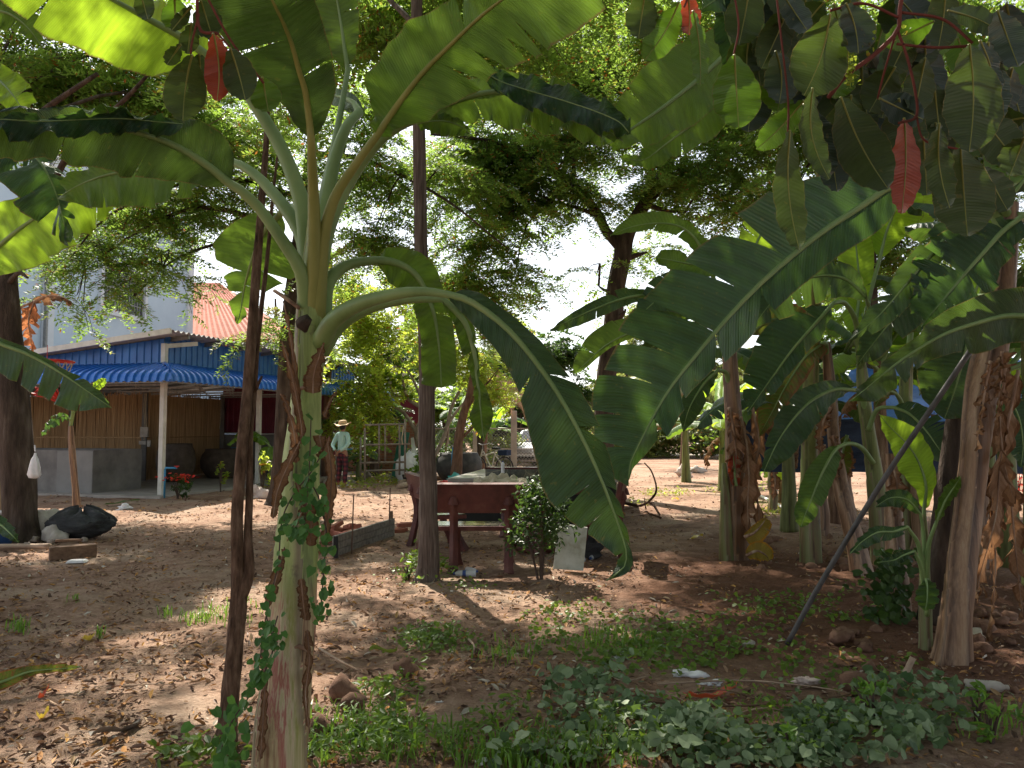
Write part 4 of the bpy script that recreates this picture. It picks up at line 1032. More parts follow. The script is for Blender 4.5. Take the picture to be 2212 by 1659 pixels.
# car
def car():
    c = GX(1168, 31, 0); root = empty('parked_car', c, 'white parked car facing the yard, half hidden behind the hanging banana leaf', 'car'); root.rotation_euler = (0, 0, R(-22))
    # local: x = width, -y = front
    prof = [(-2.05, .35), (-2.1, .55), (-2.05, .78), (-1.85, .88), (-1.0, 1.0), (-.35, 1.45), (.1, 1.52), (1.3, 1.5), (1.9, 1.05), (2.05, .95), (2.1, .4), (1.9, .28), (-1.9, .28)]
    n = len(prof); secs = [(-.84, .9), (-.78, 1), (-.4, 1.0), (0, 1.0), (.4, 1.0), (.78, 1), (.84, .9)]
    mb = MB(); vs = []
    for x, k in secs:
        for y, z in prof:
            nar = 1 - .16 * max(0, (z - .95) / .55); zz = .9 + (z - .9) * (k if z > .9 or True else 1)
            vs.append((x * nar, y * (1 - .03 * (abs(x) / .84) ** 2), zz))
    fs = [(i * n + j, i * n + (j + 1) % n, (i + 1) * n + (j + 1) % n, (i + 1) * n + j) for i in range(len(secs) - 1) for j in range(n)]
    fs += [tuple(range(n))[::-1], tuple((len(secs) - 1) * n + j for j in range(n))]
    mb.add(vs, fs); mb.build('body', M['car'], root, smooth=False, bevel=.03)
    mb = MB()
    mb.add([(-.66, -1.02, 1.02), (.66, -1.02, 1.02), (.56, -.42, 1.435), (-.56, -.42, 1.435)], [(0, 1, 2, 3)]); mb.build('windscreen', M['carglass'], root)
    for s in (-1, 1):
        mb = MB(); mb.add([(s * .80, -.75, 1.0), (s * .80, 1.5, 1.02), (s * .74, 1.25, 1.40), (s * .74, -.3, 1.38)], [(0, 1, 2, 3)]); mb.build('side_window', M['carglass'], root)
        mb = MB(); mb.box((s * .62, -2.06, .70), (.30, .1, .2), rz=s * .15); mb.build('headlight', M['lamp'], root, bevel=.03)
        mb = MB(); mb.box((s * .9, -.85, 1.05), (.17, .1, .13)); mb.build('mirror', M['car'], root, bevel=.03)
        mb = MB(); mb.lathe((s * .62, -2.1, .42), [(.06, 0)], 10); mb.box((s * .62, -2.1, .45), (.14, .06, .12)); mb.build('fog_lamp', M['lamp'], root, bevel=.02)
        for yy in (-1.3, 1.3):
            mb = MB(); mb.tube([(s * .84, yy, .31), (s * .66, yy, .31)], .31, 20); w = mb.build('wheel', M['black'], root); mb = MB(); mb.tube([(s * .85, yy, .31), (s * .83, yy, .31)], .19, 14); mb.build('rim', M['steel'], w)
    mb = MB()
    for k in range(4): mb.box((0, -2.115, .60 + .055 * k), (.8, .03, .03))
    mb.build('grille', M['steel'], root)
    mb = MB(); mb.box((0, -2.11, .42), (1.0, .05, .12)); mb.build('air_intake', M['black'], root)
car()
# fallen logs behind the table
for (xa, ya, xb, yb, r, lab) in ((862, 1051, 960, 1028, .075, 'pale debarked log lying left of the tiled platform, nearer one'), (866, 1043, 950, 1026, .08, 'pale log lying just behind another left of the tiled platform'), (930, 1035, 1103, 1003, .07, 'long straight pale pole lying behind the tiled platform')):
    a, b = G(xa, ya, r), G(xb, yb, r); mb = MB(); mb.tube(cv([a, (a + b) / 2 + Vector((0, 0, .02)), b], 8), [r * (1 - .03 * i) for i in range(8)], 10, noise=.06); mb.build('log', M['log'], smooth=True, label=lab, cat='log')
# ================================================================ TREES
# T1 left edge tree
tree('dark rough trunked tree at the left edge with a white bag hung on it',
     [(50, 1185, 10.6, 112), (46, 1160, 10.6, 84), (43, 1120, 10.6, 68), (38, 1000, 10.6, 66), (28, 850, 10.6, 60), (20, 740, 10.6, 52), (14, 640, 10.6, 50), (6, 560, 10.7, 46), (-40, 440, 10.8, 42), (-60, 250, 11, 36)],
     [[(10, 600, 10.6, 22), (60, 520, 10.4, 16), (150, 330, 10.2, 13), (265, 220, 9.8, 10), (330, 150, 9.5, 6)],
      [(-50, 380, 10.8, 20), (80, 250, 10.3, 14), (210, 160, 9.8, 9)],
      [(12, 620, 10.6, 14), (40, 590, 10.4, 9), (60, 600, 10.3, 5)]],
     [(60, 130, 170, 90, 12.5, 1.0, 34), (230, 210, 160, 70, 12.5, 1.0, 34), (380, 260, 150, 60, 13, 1.0, 24), (60, 250, 110, 50, 12.5, .8, 16), (120, -80, 300, 90, 12, 2.0, 40), (300, 100, 130, 60, 13, 1, 16)],
     bark='bark_dark', seed=3, size=1.0, dens=2.3)
# T2 dark trunk behind the big banana stem, drooping branches over the blue house
tree('dark trunked tree behind the big banana stem with boughs drooping over the shed',
     [(600, 1095, 15.6, 60), (603, 1060, 15.6, 42), (610, 960, 15.6, 38), (618, 820, 15.6, 36), (625, 700, 15.6, 34), (640, 560, 15.6, 30), (660, 420, 15.6, 26), (680, 250, 15.6, 22)],
     [[(640, 540, 15.6, 18), (540, 470, 15, 13), (420, 450, 14.6, 10), (300, 500, 14.2, 6), (210, 560, 14, 3)],
      [(655, 430, 15.6, 16), (520, 390, 15, 12), (380, 400, 14.4, 8), (230, 470, 14, 5), (150, 560, 13.8, 2.5)],
      [(640, 560, 15.6, 12), (520, 520, 15, 8), (380, 560, 14.4, 5), (290, 640, 14, 2.5)],
      [(670, 330, 15.6, 15), (800, 350, 15, 10), (960, 430, 14.5, 6), (1100, 540, 14, 3)]],
     [(420, 430, 140, 55, 15, 1.4, 44), (300, 470, 110, 50, 14.6, 1.2, 32), (225, 550, 60, 44, 14.3, .9, 13), (320, 570, 50, 40, 14.4, .8, 9), (255, 620, 40, 30, 14.2, .6, 5), (180, 500, 70, 40, 14.4, .8, 12),
      (560, 330, 110, 80, 15, 1.4, 34), (780, 370, 80, 80, 15, 1.2, 40), (600, 700, 24, 50, 15.2, .4, 8), (800, 520, 70, 90, 15, .9, 40), (960, 380, 80, 60, 15, 1, 30), (500, 240, 120, 60, 15.5, 1.2, 26),
      (760, 240, 60, 80, 15, 1, 34), (480, 330, 90, 60, 15, 1, 30), (180, 655, 30, 16, 14, .5, 3), (385, 600, 36, 26, 14.2, .4, 5)],
     seed=5, mat='canopy', limb_r=.02, smul=1.4, dens=1.4)
# T3 straight grey pole-like trunk in the middle
tree('straight weathered grey trunk standing in front of the red bench',
     [(921, 1262, 7.8, 66), (924, 1240, 7.8, 52), (928, 1200, 7.8, 46), (925, 1120, 7.8, 42), (926, 1040, 7.8, 37), (921, 960, 7.8, 36), (922, 850, 7.8, 35), (918, 700, 7.8, 31), (910, 560, 7.8, 29), (908, 430, 7.8, 29), (906, 300, 7.8, 28), (902, 120, 7.8, 26), (900, -60, 7.8, 25), (905, -300, 7.8, 20)],
     [[(902, 60, 7.8, 14), (800, -40, 8.5, 9), (700, -120, 9, 5)], [(902, -20, 7.8, 14), (1010, -100, 8.5, 9), (1120, -180, 9, 5)]],
     [(850, 60, 130, 60, 10.5, 1.0, 22), (1050, -60, 300, 110, 9.5, 1.8, 50), (700, -80, 200, 100, 9.5, 1.5, 26), (640, 60, 120, 60, 11, .8, 12)],
     bark='bark_grey', seed=7, size=1.0)
# T4 forked tree on the right of centre
tree('dark forked tree in the middle distance with a small bag tied to it',
     [(1302, 1062, 17.2, 52), (1305, 1010, 17.2, 44), (1306, 900, 17.2, 42), (1312, 800, 17.2, 42), (1324, 700, 17.2, 40), (1330, 620, 17.2, 40), (1345, 550, 17.2, 38), (1350, 510, 17.2, 40), (1375, 470, 17.2, 30), (1400, 430, 17.2, 28), (1420, 405, 17.2, 26), (1450, 330, 17.4, 20), (1500, 230, 17.6, 14)],
     [[(1346, 540, 17.2, 26), (1310, 500, 17.2, 22), (1290, 460, 17.1, 21), (1240, 400, 17, 19), (1180, 355, 16.8, 16), (1110, 320, 16.5, 12), (1030, 300, 16.2, 8), (930, 290, 16, 5)],
      [(1290, 465, 17.1, 12), (1250, 450, 17.0, 8), (1195, 435, 16.8, 4)],
      [(1325, 650, 17.2, 14), (1330, 620, 17.2, 10), (1310, 628, 17.2, 8), (1293, 618, 17.2, 3)],
      [(1352, 560, 17.2, 14), (1380, 550, 17, 9), (1398, 545, 17, 4)],
      [(1335, 690, 17.2, 14), (1345, 680, 17, 9), (1352, 668, 17, 4)],
      [(1390, 440, 17.2, 14), (1440, 455, 17, 8), (1480, 458, 17, 4)],
      [(1240, 400, 17, 10), (1230, 330, 16.8, 8), (1150, 230, 16, 5)]],
     [(1080, 330, 160, 50, 17, 1.4, 62), (1250, 300, 130, 45, 17.5, 1.4, 40), (1180, 400, 70, 35, 17, 1.0, 14), (1080, 440, 90, 60, 17, 1.0, 26), (1250, 420, 50, 30, 17, .8, 10), (1500, 370, 110, 60, 17, 1.2, 34),
      (1590, 440, 70, 60, 16.5, 1.0, 18), (1440, 400, 60, 35, 17, .8, 14), (1120, 200, 180, 80, 17.5, 1.5, 60), (1300, 130, 200, 100, 17.5, 1.8, 70), (1470, 230, 130, 90, 17.5, 1.5, 44), (1100, 70, 220, 90, 18, 1.8, 52),
      (1060, 520, 60, 60, 16.5, .7, 18), (1000, 620, 70, 90, 17, .8, 34), (1110, 600, 40, 60, 16.5, .6, 9), (1300, -60, 400, 110, 18, 2.5, 60), (1620, 300, 90, 80, 17, 1.2, 30), (1380, 560, 60, 40, 18, .5, 5), (1290, 590, 40, 40, 17, .6, 3)],
     seed=9, size=1.0, dens=1.9)
tree('leafy tree rising behind the banana grove at upper right', [(1895, 1080, 15, 34), (1890, 900, 15, 30), (1880, 600, 15, 26), (1870, 350, 15, 20), (1880, 150, 15, 14)], [[(1872, 400, 15, 14), (1750, 300, 15, 9)], [(1872, 380, 15, 14), (2020, 260, 15, 9)]],
     [(1780, 260, 130, 90, 15, 1.2, 44), (2000, 220, 150, 100, 15, 1.3, 50), (1880, 90, 200, 90, 15, 1.5, 60), (2150, 330, 110, 110, 15, 1.2, 36), (1700, 420, 90, 60, 15, 1, 22), (1900, 430, 130, 70, 15.5, 1, 30), (2130, 130, 140, 90, 15, 1, 34), (1640, 120, 110, 80, 15.5, 1, 30), (1960, 540, 140, 60, 15.5, 1, 34), (1780, 570, 110, 50, 15.5, 1, 24), (2120, 470, 90, 60, 15, 1, 20)], seed=10)
# yellow-green drooping boughs above the person
tree('slim tree with bright yellow green drooping boughs beside the shed corner',
     [(702, 1030, 24, 16), (704, 900, 24, 14), (712, 760, 24, 12), (715, 600, 24, 10), (700, 400, 24, 8)],
     [[(712, 750, 24, 8), (760, 700, 23.5, 5), (830, 740, 23, 3)], [(710, 800, 24, 6), (750, 790, 23, 4), (790, 850, 22.8, 2)]],
     [(775, 830, 28, 56, 22.6, .5, 24), (830, 700, 60, 60, 23.5, .8, 26), (750, 640, 60, 60, 23, .9, 18), (785, 890, 22, 40, 22.6, .4, 12), (840, 800, 40, 40, 24, .8, 12), (735, 905, 22, 30, 24, .5, 8), (870, 600, 60, 50, 24, .8, 14), (790, 720, 45, 50, 24, .8, 14)],
     mat='canopy_y', seed=12, bark='bark_brown', size=1.15, T=PIN_S, droop=1.4, limb_r=.02, smul=1.5, dens=1.1)
# frangipani behind the middle trunk
def frangipani():
    root = empty('flowering_tree', (0, 0, 0), 'bare branched flowering tree with pale limbs right behind the pole frame', 'tree')
    mb = MB(); D = 23.5; tips = []
    for sp_ in ([(925, 1015, D, 12), (900, 940, D, 11), (915, 890, D, 9), (880, 860, D, 6), (870, 820, D - .3, 5)], [(900, 935, D, 9), (870, 890, D, 7), (830, 870, D, 5), (800, 835, D, 4)],
                [(915, 890, D, 8), (905, 850, D, 6), (880, 800, D, 5), (850, 790, D, 4)], [(925, 1010, D, 10), (960, 940, D, 9), (975, 880, D, 7), (1000, 830, D, 6), (1010, 800, D, 4)],
                [(960, 930, D, 8), (985, 890, D, 6), (1020, 850, D, 4), (1030, 840, D, 3)], [(905, 850, D, 6), (930, 800, D, 5), (940, 770, D, 4)], [(880, 800, D, 5), (860, 770, D, 3), (835, 775, D, 3)], [(915, 880, D, 7), (945, 830, D, 5), (975, 790, D, 4)], [(880, 860, D, 5), (850, 850, D, 4), (838, 815, D, 3)]):
        p = trunk_mb(mb, sp_, 7); tips.append(p[-1]); tips.append(p[-4]); tips.append(p[-7])
    mb.build('trunk', M['pale_branch'], root, smooth=True)
    rg = np.random.default_rng(3); pos, az = [], []
    for t in tips:
        for k in range(13):
            d = rg.normal(0, 1, 3); d[2] = abs(d[2]) * .6 + .1; d /= np.linalg.norm(d); pos.append(np.array(t) + d * .17); az.append(d)
    pos = np.array(pos); az = np.array(az); nrm = np.cross(az, rg.normal(0, 1, az.shape)); nrm[:, 2] = abs(nrm[:, 2]) + .3
    leafpatch('leaves', pos, nrm, rg.uniform(.10, .16, len(pos)), 'foliage_mid', 4, 'oval', parent=root, kind=None, aspect=.35, az=az)
    pp = np.repeat(np.array(tips), 3, 0) + rg.normal(0, .1, (len(tips) * 3, 3)) + [0, 0, .08]
    leafpatch('blossom', pp, rg.normal(0, .5, pp.shape) + [0, -1, .3], rg.uniform(.03, .06, len(pp)), 'flower_white', 5, 'round', parent=root, kind=None)
frangipani()
tree('reddish brown trunk tree leaning left behind the middle trunk', [(985, 1030, 21, 26), (990, 960, 21, 20), (1000, 900, 21, 18), (1015, 850, 21, 15), (1022, 800, 21, 11)],
     [[(1005, 890, 21, 9), (1030, 850, 21, 6), (1060, 820, 21, 4)], [(995, 950, 21, 7), (1040, 900, 21, 4), (1050, 860, 21, 3)]],
     [(1020, 780, 60, 40, 21.5, .8, 18), (960, 740, 60, 50, 22, .8, 22), (1060, 830, 40, 40, 22, .6, 10), (1010, 660, 70, 50, 22.5, .8, 22)], mat='canopy_y', bark='bark_brown', seed=14, T=PIN_S, limb_r=.02, smul=1.4, dens=1.1)
tree('dark slim trunk behind the pole frame', [(808, 1030, 25, 20), (810, 940, 25, 19), (812, 860, 25, 17), (815, 780, 25, 15)], [], [(830, 740, 70, 60, 27, 1, 30), (810, 880, 60, 45, 28, .8, 26), (760, 930, 40, 40, 28.5, .5, 14)], mat='foliage_dark', seed=15, T=PIN_S, size=1.3, smul=1.0)
tree('thin dark trunk with palm like top near the gate', [(1039, 1000, 24, 17), (1038, 930, 24, 15), (1036, 860, 24, 14), (1034, 800, 24, 14)], [], [], seed=16)
# dense background masses, each a tree of its own
def mass(label, x, ytop, ybase, w, D, n, mat, seed, T=PIN_B, size=1.6, trunkw=14, n2=6, group='trees beyond the yard', density=1.0, low=.85):
    rr = random.Random(seed); h = ybase - ytop; bl = []
    for i in range(n2):
        a = rr.uniform(-1, 1); yy = ytop + h * rr.uniform(.12, low)
        bl.append((x + a * w * .42, yy, w * rr.uniform(.2, .32), h * rr.uniform(.12, .2), D + rr.uniform(-1.5, 1.5), 1.0, int(n / n2)))
    tree(label, [(x, ybase, D, trunkw), (x + rr.uniform(-6, 6), (ytop + ybase) / 2, D, trunkw * .8), (x + rr.uniform(-10, 10), ytop + h * .2, D, trunkw * .3)], [], bl, mat=mat, seed=seed, T=T, size=size, group=group, limb_r=.05, elev=(-.3, .5), smul=1.0, dens=1.3)
gb = HZ + 1.5 * FPX / 40
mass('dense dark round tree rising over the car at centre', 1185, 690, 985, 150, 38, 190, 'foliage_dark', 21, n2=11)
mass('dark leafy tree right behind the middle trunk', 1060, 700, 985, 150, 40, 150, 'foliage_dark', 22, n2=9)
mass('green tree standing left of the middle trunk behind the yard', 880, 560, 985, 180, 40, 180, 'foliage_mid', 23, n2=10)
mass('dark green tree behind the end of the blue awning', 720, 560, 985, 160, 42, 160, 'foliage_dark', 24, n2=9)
mass('pale hazy tree seen just right of the forked trunk', 1400, 640, 985, 150, 46, 130, 'foliage_far', 25, n2=9)
mass('hazy yellow green tree above the road, second right of the forked trunk', 1480, 720, 985, 150, 50, 120, 'foliage_far', 26, n2=9)
mass('hazy tree between the white car and the forked trunk', 1275, 800, 985, 120, 50, 110, 'foliage_far', 27, n2=8)
mass('low hazy tree over the right end of the road', 1600, 740, 985, 190, 50, 120, 'foliage_far', 28, n2=8)
mass('tall green tree behind the banana grove on the right', 1800, 560, 985, 260, 42, 150, 'foliage_mid', 29, n2=9)
mass('broad green tree behind the blue tarpaulin', 2050, 560, 985, 260, 42, 150, 'foliage_mid', 30, n2=9)
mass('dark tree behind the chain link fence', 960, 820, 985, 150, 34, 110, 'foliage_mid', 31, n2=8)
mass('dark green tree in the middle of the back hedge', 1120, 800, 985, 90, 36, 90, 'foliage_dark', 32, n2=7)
mass('pale green tree behind the red tiled roof', 600, 560, 985, 130, 50, 90, 'foliage_far', 33, n2=7)
mass('hazy low hedge tree beside the road', 1400, 850, 990, 110, 42, 110, 'foliage_far', 34, n2=7)
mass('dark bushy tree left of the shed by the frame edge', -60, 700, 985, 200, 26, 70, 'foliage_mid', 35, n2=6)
mass('hazy yellow green tree close behind the fallen branch and road', 1350, 720, 985, 130, 44, 150, 'foliage_far', 36, n2=9)
mass('hazy tree left of the grove beyond the road', 1540, 680, 985, 140, 45, 150, 'foliage_far', 37, n2=9)
# palms
def palm(label, x, y, D, px_trunk_base, nf, L, mat, seed, azs=None, dry=0, els=None):
    root = empty('palm_tree', (0, 0, 0), label, 'palm', None); rr = random.Random(seed)
    top = P(x, y, D); base = GX(px_trunk_base, D)
    mb = MB(); mb.tube(cv([base, (base + top) / 2 + Vector((.1, 0, 0)), top], 10), [.16 - .006 * i for i in range(10)], 9, noise=.08); mb.build('trunk', M['bark_brown'], root, smooth=True)
    for i in range(nf):
        az = azs[i] if azs else i * 6.283 / nf + rr.uniform(-.2, .2); el = els[i] if els else rr.uniform(.1, .9)
        m_ = 'palm_dry' if i < dry else mat
        pts = [top.copy()]; e = el if i >= dry else -.2; p = top.copy(); n = 26; dirs = []
        for k in range(n):
            d = Vector((math.sin(az) * math.cos(e), math.cos(az) * math.cos(e), math.sin(e))); dirs.append(d); p = p + d * L / n; pts.append(p.copy()); e -= (1.5 if i >= dry else 1.1) / n
        V, F = [], []
        for k in range(4, n):
            t = k / n; ll = L * .24 * math.sin(min(1, t * 1.15 + .08) * 3.0) ** .6 + .1
            for sub in (0, .5):
                q = pts[k] + dirs[k - 1] * (L / n * sub); d = dirs[k - 1]; sd = d.cross(Vector((0, 0, 1))).normalized()
                for s in (1, -1):
                    dv = (sd * s * .8 + d * .55 + Vector((0, 0, -.35 - .5 * rr.random() - (.8 if i < dry else 0)))).normalized() * ll * rr.uniform(.85, 1.1)
                    w = d.normalized() * .022; b = len(V); V += [q - w, q + dv * .5 - w * .8 + Vector((0, 0, .02)), q + dv, q + dv * .5 + w * .8 + Vector((0, 0, .02))]; F.append((b, b + 1, b + 2, b + 3))
        me = npmesh('frond', np.array([tuple(v) for v in V]), np.array(F), M[m_], False, rnd=np.repeat(np.random.default_rng(i).random(len(F)), 4)); fo = bpy.data.objects.new('frond', me); link(fo, root)
        mb = MB(); mb.tube(pts[::3], [.022 * (1 - j * .1) for j in range(len(pts[::3]))], 5); mb.build('midrib', M['petiole_y'], fo)
palm('palm with arching fronds and dead brown skirt behind the middle trunk', 1040, 790, 25, 1037, 11, 2.5, 'palm', 41, dry=4)
palm('palm with yellowing fronds beyond the road right of the forked trunk', 1470, 830, 30, 1475, 11, 3.0, 'palm', 42, dry=0)
# far banana clumps beyond the fence and road (sunlit)
banana3(GX(1480, 22).x, 22, 1.7, .12, 51, 'sunlit young banana plant beside the road between palm and grove', nl=8, ll=1.7, lw=.25, stem='stem_green', mats=('ban', 'ban_young', 'ban_old'), dead=0)
banana3(GX(1560, 19).x, 19, 1.6, .12, 52, 'banana plant with yellowing leaf at the far left end of the grove', nl=7, ll=1.6, lw=.24, stem='stem_green', mats=('ban', 'ban_young'), dead=1)
banana3(GX(1000, 30).x, 30, 1.8, .12, 53, 'pale leaved banana plant behind the chain link fence post', nl=8, ll=1.5, lw=.25, stem='stem_green', mats=('ban', 'ban_young'), dead=0, group='banana plants beyond the fence')
banana3(GX(1060, 31).x, 31, 1.5, .12, 54, 'low banana plant behind the fence near the bicycle', nl=7, ll=1.5, lw=.25, stem='stem_green', mats=('ban', 'ban_young'), dead=0, group='banana plants beyond the fence')
banana3(GX(590, 20.5).x, 20.5, 1.05, .08, 55, 'small bright leaved banana plant growing beside the second awning post', nl=5, ll=1.1, lw=.24, stem='stem_green', mats=('ban_young',), dead=0, elr=(.3, 1.0), azs=[-1.2, -2.0, 1.9, .4, 3.0], group='small banana plants by the shed')
banana3(GX(775, 22.5).x, 22.5, .75, .07, 56, 'small banana plant with a pale leaf just right of the person', nl=5, ll=.95, lw=.17, stem='stem_green', mats=('ban', 'ban_young'), dead=0, elr=(.2, .7), azs=[1.3, -1.4, 2.4, .3, 3.6], group='small banana plants by the shed')
banana3(GX(716, 24.5).x, 24.5, 1.9, .09, 57, 'banana plant poking out above the end of the blue awning', nl=5, ll=1.0, lw=.2, stem='stem_green', mats=('ban',), dead=0, group='small banana plants by the shed')
# shrubs in the back
bush('red flowering plant beside the corner post of the shed', 390, 1072, 16.6, .55, .5, 300, 'foliage_dark', 61, .05, 'flowering_plant', 'plant', shape='oval', asp=.3)
rg = np.random.default_rng(8); c = GX(392, 16.6, .48)
fl = bpy.data.objects['flowering_plant']
leafpatch('flowers', np.array(rg.normal(0, 1, (60, 3)) * [.15, .1, .04] + [0, 0, .47]), rg.normal(0, .4, (60, 3)) + [0, -.5, 1], rg.uniform(.02, .045, 60), 'flower_red', 9, 'round', parent=fl, kind=None)
bush('orange flowering plant growing between the car and the tiled platform', 1160, 1010, 15.8, 1.0, .62, 420, 'foliage_mid', 62, .05, 'flowering_bush', 'plant', asp=.3)
fl = bpy.data.objects['flowering_bush']
leafpatch('flowers', np.array(rg.normal(0, 1, (90, 3)) * [.18, .1, .05] + [0, -.15, .50]), rg.normal(0, .4, (90, 3)) + [0, -.8, .6], rg.uniform(.02, .045, 90), 'flower_orange', 9, 'round', parent=fl, kind=None)
bush('leafy sapling beside the black tub', 905, 1000, 20.8, .5, .75, 60, 'foliage_mid', 63, .11, 'sapling', 'plant', asp=.4)
bush('bright leaved sapling left of the dark trunk near the second post', 570, 1045, 17.5, .5, .95, 90, 'canopy_y', 64, .07, 'sapling', 'plant', asp=.45)
bush('small yellow leaved sapling at the edge of the shed floor', 480, 1040, 18.5, .3, .75, 60, 'canopy_y', 65, .06, 'sapling', 'plant', asp=.45)
bush('red leaved shrub far right behind the grove', 2190, 1040, 16, 1.4, 1.35, 500, 'flower_red', 66, .06, 'shrub', 'shrub')
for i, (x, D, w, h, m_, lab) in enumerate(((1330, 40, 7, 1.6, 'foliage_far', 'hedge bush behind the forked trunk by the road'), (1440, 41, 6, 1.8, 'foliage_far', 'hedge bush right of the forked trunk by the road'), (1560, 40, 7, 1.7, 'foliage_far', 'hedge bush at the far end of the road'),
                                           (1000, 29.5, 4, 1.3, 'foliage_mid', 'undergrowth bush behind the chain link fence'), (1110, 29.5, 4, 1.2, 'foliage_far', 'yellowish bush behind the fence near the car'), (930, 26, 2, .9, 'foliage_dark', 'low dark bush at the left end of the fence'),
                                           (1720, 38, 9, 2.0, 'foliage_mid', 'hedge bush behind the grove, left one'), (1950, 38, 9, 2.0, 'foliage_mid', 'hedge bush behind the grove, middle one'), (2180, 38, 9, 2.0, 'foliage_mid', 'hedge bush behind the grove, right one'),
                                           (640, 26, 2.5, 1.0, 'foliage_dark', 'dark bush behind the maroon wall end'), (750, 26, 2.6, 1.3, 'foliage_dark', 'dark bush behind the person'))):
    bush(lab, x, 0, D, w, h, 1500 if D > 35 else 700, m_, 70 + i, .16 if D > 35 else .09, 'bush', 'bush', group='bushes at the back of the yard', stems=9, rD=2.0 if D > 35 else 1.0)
# ================================================================ BIG BANANA PLANT IN FRONT
bp = empty('banana_plant', (0, 0, 0), 'tall green banana plant left of centre in front, vine covered stem, arching leaf stalks', 'banana plant')
st = sheathstem([(596, 1800, 3.12, 122), (604, 1659, 3.14, 116), (612, 1560, 3.15, 112), (624, 1450, 3.17, 102), (634, 1300, 3.2, 96), (642, 1150, 3.24, 90), (650, 1000, 3.28, 78), (658, 900, 3.3, 68), (664, 820, 3.32, 62), (668, 740, 3.32, 66), (672, 660, 3.32, 60), (676, 600, 3.32, 52), (678, 540, 3.32, 40), (678, 470, 3.3, 24)],
            'stem', bp, seed=4)
# overlapping leaf sheaths round the stem (green, each flaring into a stalk)
# A: left arching leaf
leafpx([(498, 398, 3.15, 20, 30), (440, 352, 3.1, 58, 76), (380, 316, 3.05, 82, 66), (310, 290, 2.98, 100, 40), (240, 275, 2.9, 100, 34, 0, -.12), (150, 262, 2.8, 90, 30), (60, 262, 2.7, 80, 22), (-30, 275, 2.6, 70, 20), (-140, 320, 2.5, 40, 10)],
       'ban_dark', bp, [(664, 715, 3.33), (660, 650, 3.29), (650, 585, 3.24), (610, 520, 3.2), (560, 450, 3.18), (520, 412, 3.15), (498, 398, 3.15)], (40, 20), tl=[.33, .62], tr=[.5], seed=1, foldr=(46, .02), gap=.006, wave=.03)
# second flap part of A: blue-grey upper face rolled over
leafpx([(395, 268, 3.02, 30, 10), (330, 262, 2.95, 34, 12), (260, 256, 2.88, 36, 14), (180, 258, 2.8, 42, 14), (90, 262, 2.7, 44, 14), (0, 258, 2.62, 44, 12), (-90, 262, 2.55, 36, 10)],
       'ban_blue', bp, None, (8, 4), seed=2, under=False, wave=.04, ragged=.15, ribw=3, name='leaf', label='rolled over blue grey half of the left arching leaf')
# B: leaf behind A
leafpx([(500, 350, 3.7, 10, 15), (440, 350, 3.75, 45, 30), (370, 358, 3.8, 78, 36), (300, 366, 3.85, 82, 40), (230, 378, 3.9, 72, 36), (170, 400, 3.95, 56, 30), (130, 425, 4.0, 20, 14)],
       'ban', bp, [(672, 640, 3.36), (655, 520, 3.45), (620, 455, 3.5), (570, 395, 3.6), (530, 362, 3.65), (500, 350, 3.7)], (38, 18), tl=[.3, .7], seed=3, wave=.03)
# C: upper left bright leaf
leafpx([(450, 122, 3.35, 20, 20), (395, 82, 3.3, 96, 40, 0, .1), (337, 50, 3.2, 118, 46, 0, .12), (290, 24, 3.1, 126, 48, 0, .12), (230, -8, 3.0, 132, 50, 0, .1), (150, -50, 2.9, 134, 50), (60, -100, 2.8, 120, 50), (-40, -150, 2.7, 60, 30)],
       'ban_young', bp, [(668, 600, 3.34), (658, 470, 3.38), (640, 400, 3.4), (605, 315, 3.42), (550, 225, 3.4), (500, 160, 3.4), (450, 122, 3.35)], (44, 20), tl=[.72], tr=[.35], seed=4, wave=.02, pmat='petiole')
# D: middle leaf going up
leafpx([(672, 300, 3.0, 10, 10), (668, 262, 2.98, 30, 36), (660, 200, 2.92, 66, 70), (645, 150, 2.85, 84, 78), (630, 95, 2.78, 104, 78), (610, 45, 2.7, 132, 82), (588, 0, 2.6, 142, 92), (555, -80, 2.5, 150, 100), (510, -180, 2.35, 130, 100), (470, -270, 2.2, 50, 40)],
       'ban_dark', bp, [(676, 710, 3.33), (677, 630, 3.28), (679, 520, 3.22), (677, 420, 3.15), (674, 350, 3.06), (672, 300, 3.0)], (42, 18), tl=[.47], tr=[(.29, .1, .02), .6], seed=5, wave=.02, pmat='petiole_y')
# L: bright leaf behind D
leafpx([(752, 150, 3.9, 4, 4), (745, 110, 3.92, 34, 26), (738, 60, 3.95, 44, 38), (728, 0, 4.0, 50, 46), (715, -70, 4.0, 60, 50), (700, -150, 4.0, 30, 30)],
       'ban', bp, [(684, 540, 3.4), (700, 420, 3.5), (725, 300, 3.7), (752, 150, 3.9)], (30, 12), tr=[.5], seed=6)
# F: short foreshortened leaf
leafpx([(776, 243, 3.6, 10, 8), (766, 225, 3.8, 24, 14), (745, 212, 4.1, 22, 16), (715, 205, 4.6, 20, 16), (690, 200, 5.0, 6, 6)], 'ban_blue', bp,
       [(688, 600, 3.36), (705, 450, 3.4), (722, 350, 3.45), (748, 275, 3.5), (776, 243, 3.6)], (40, 20), seed=7, under=False)
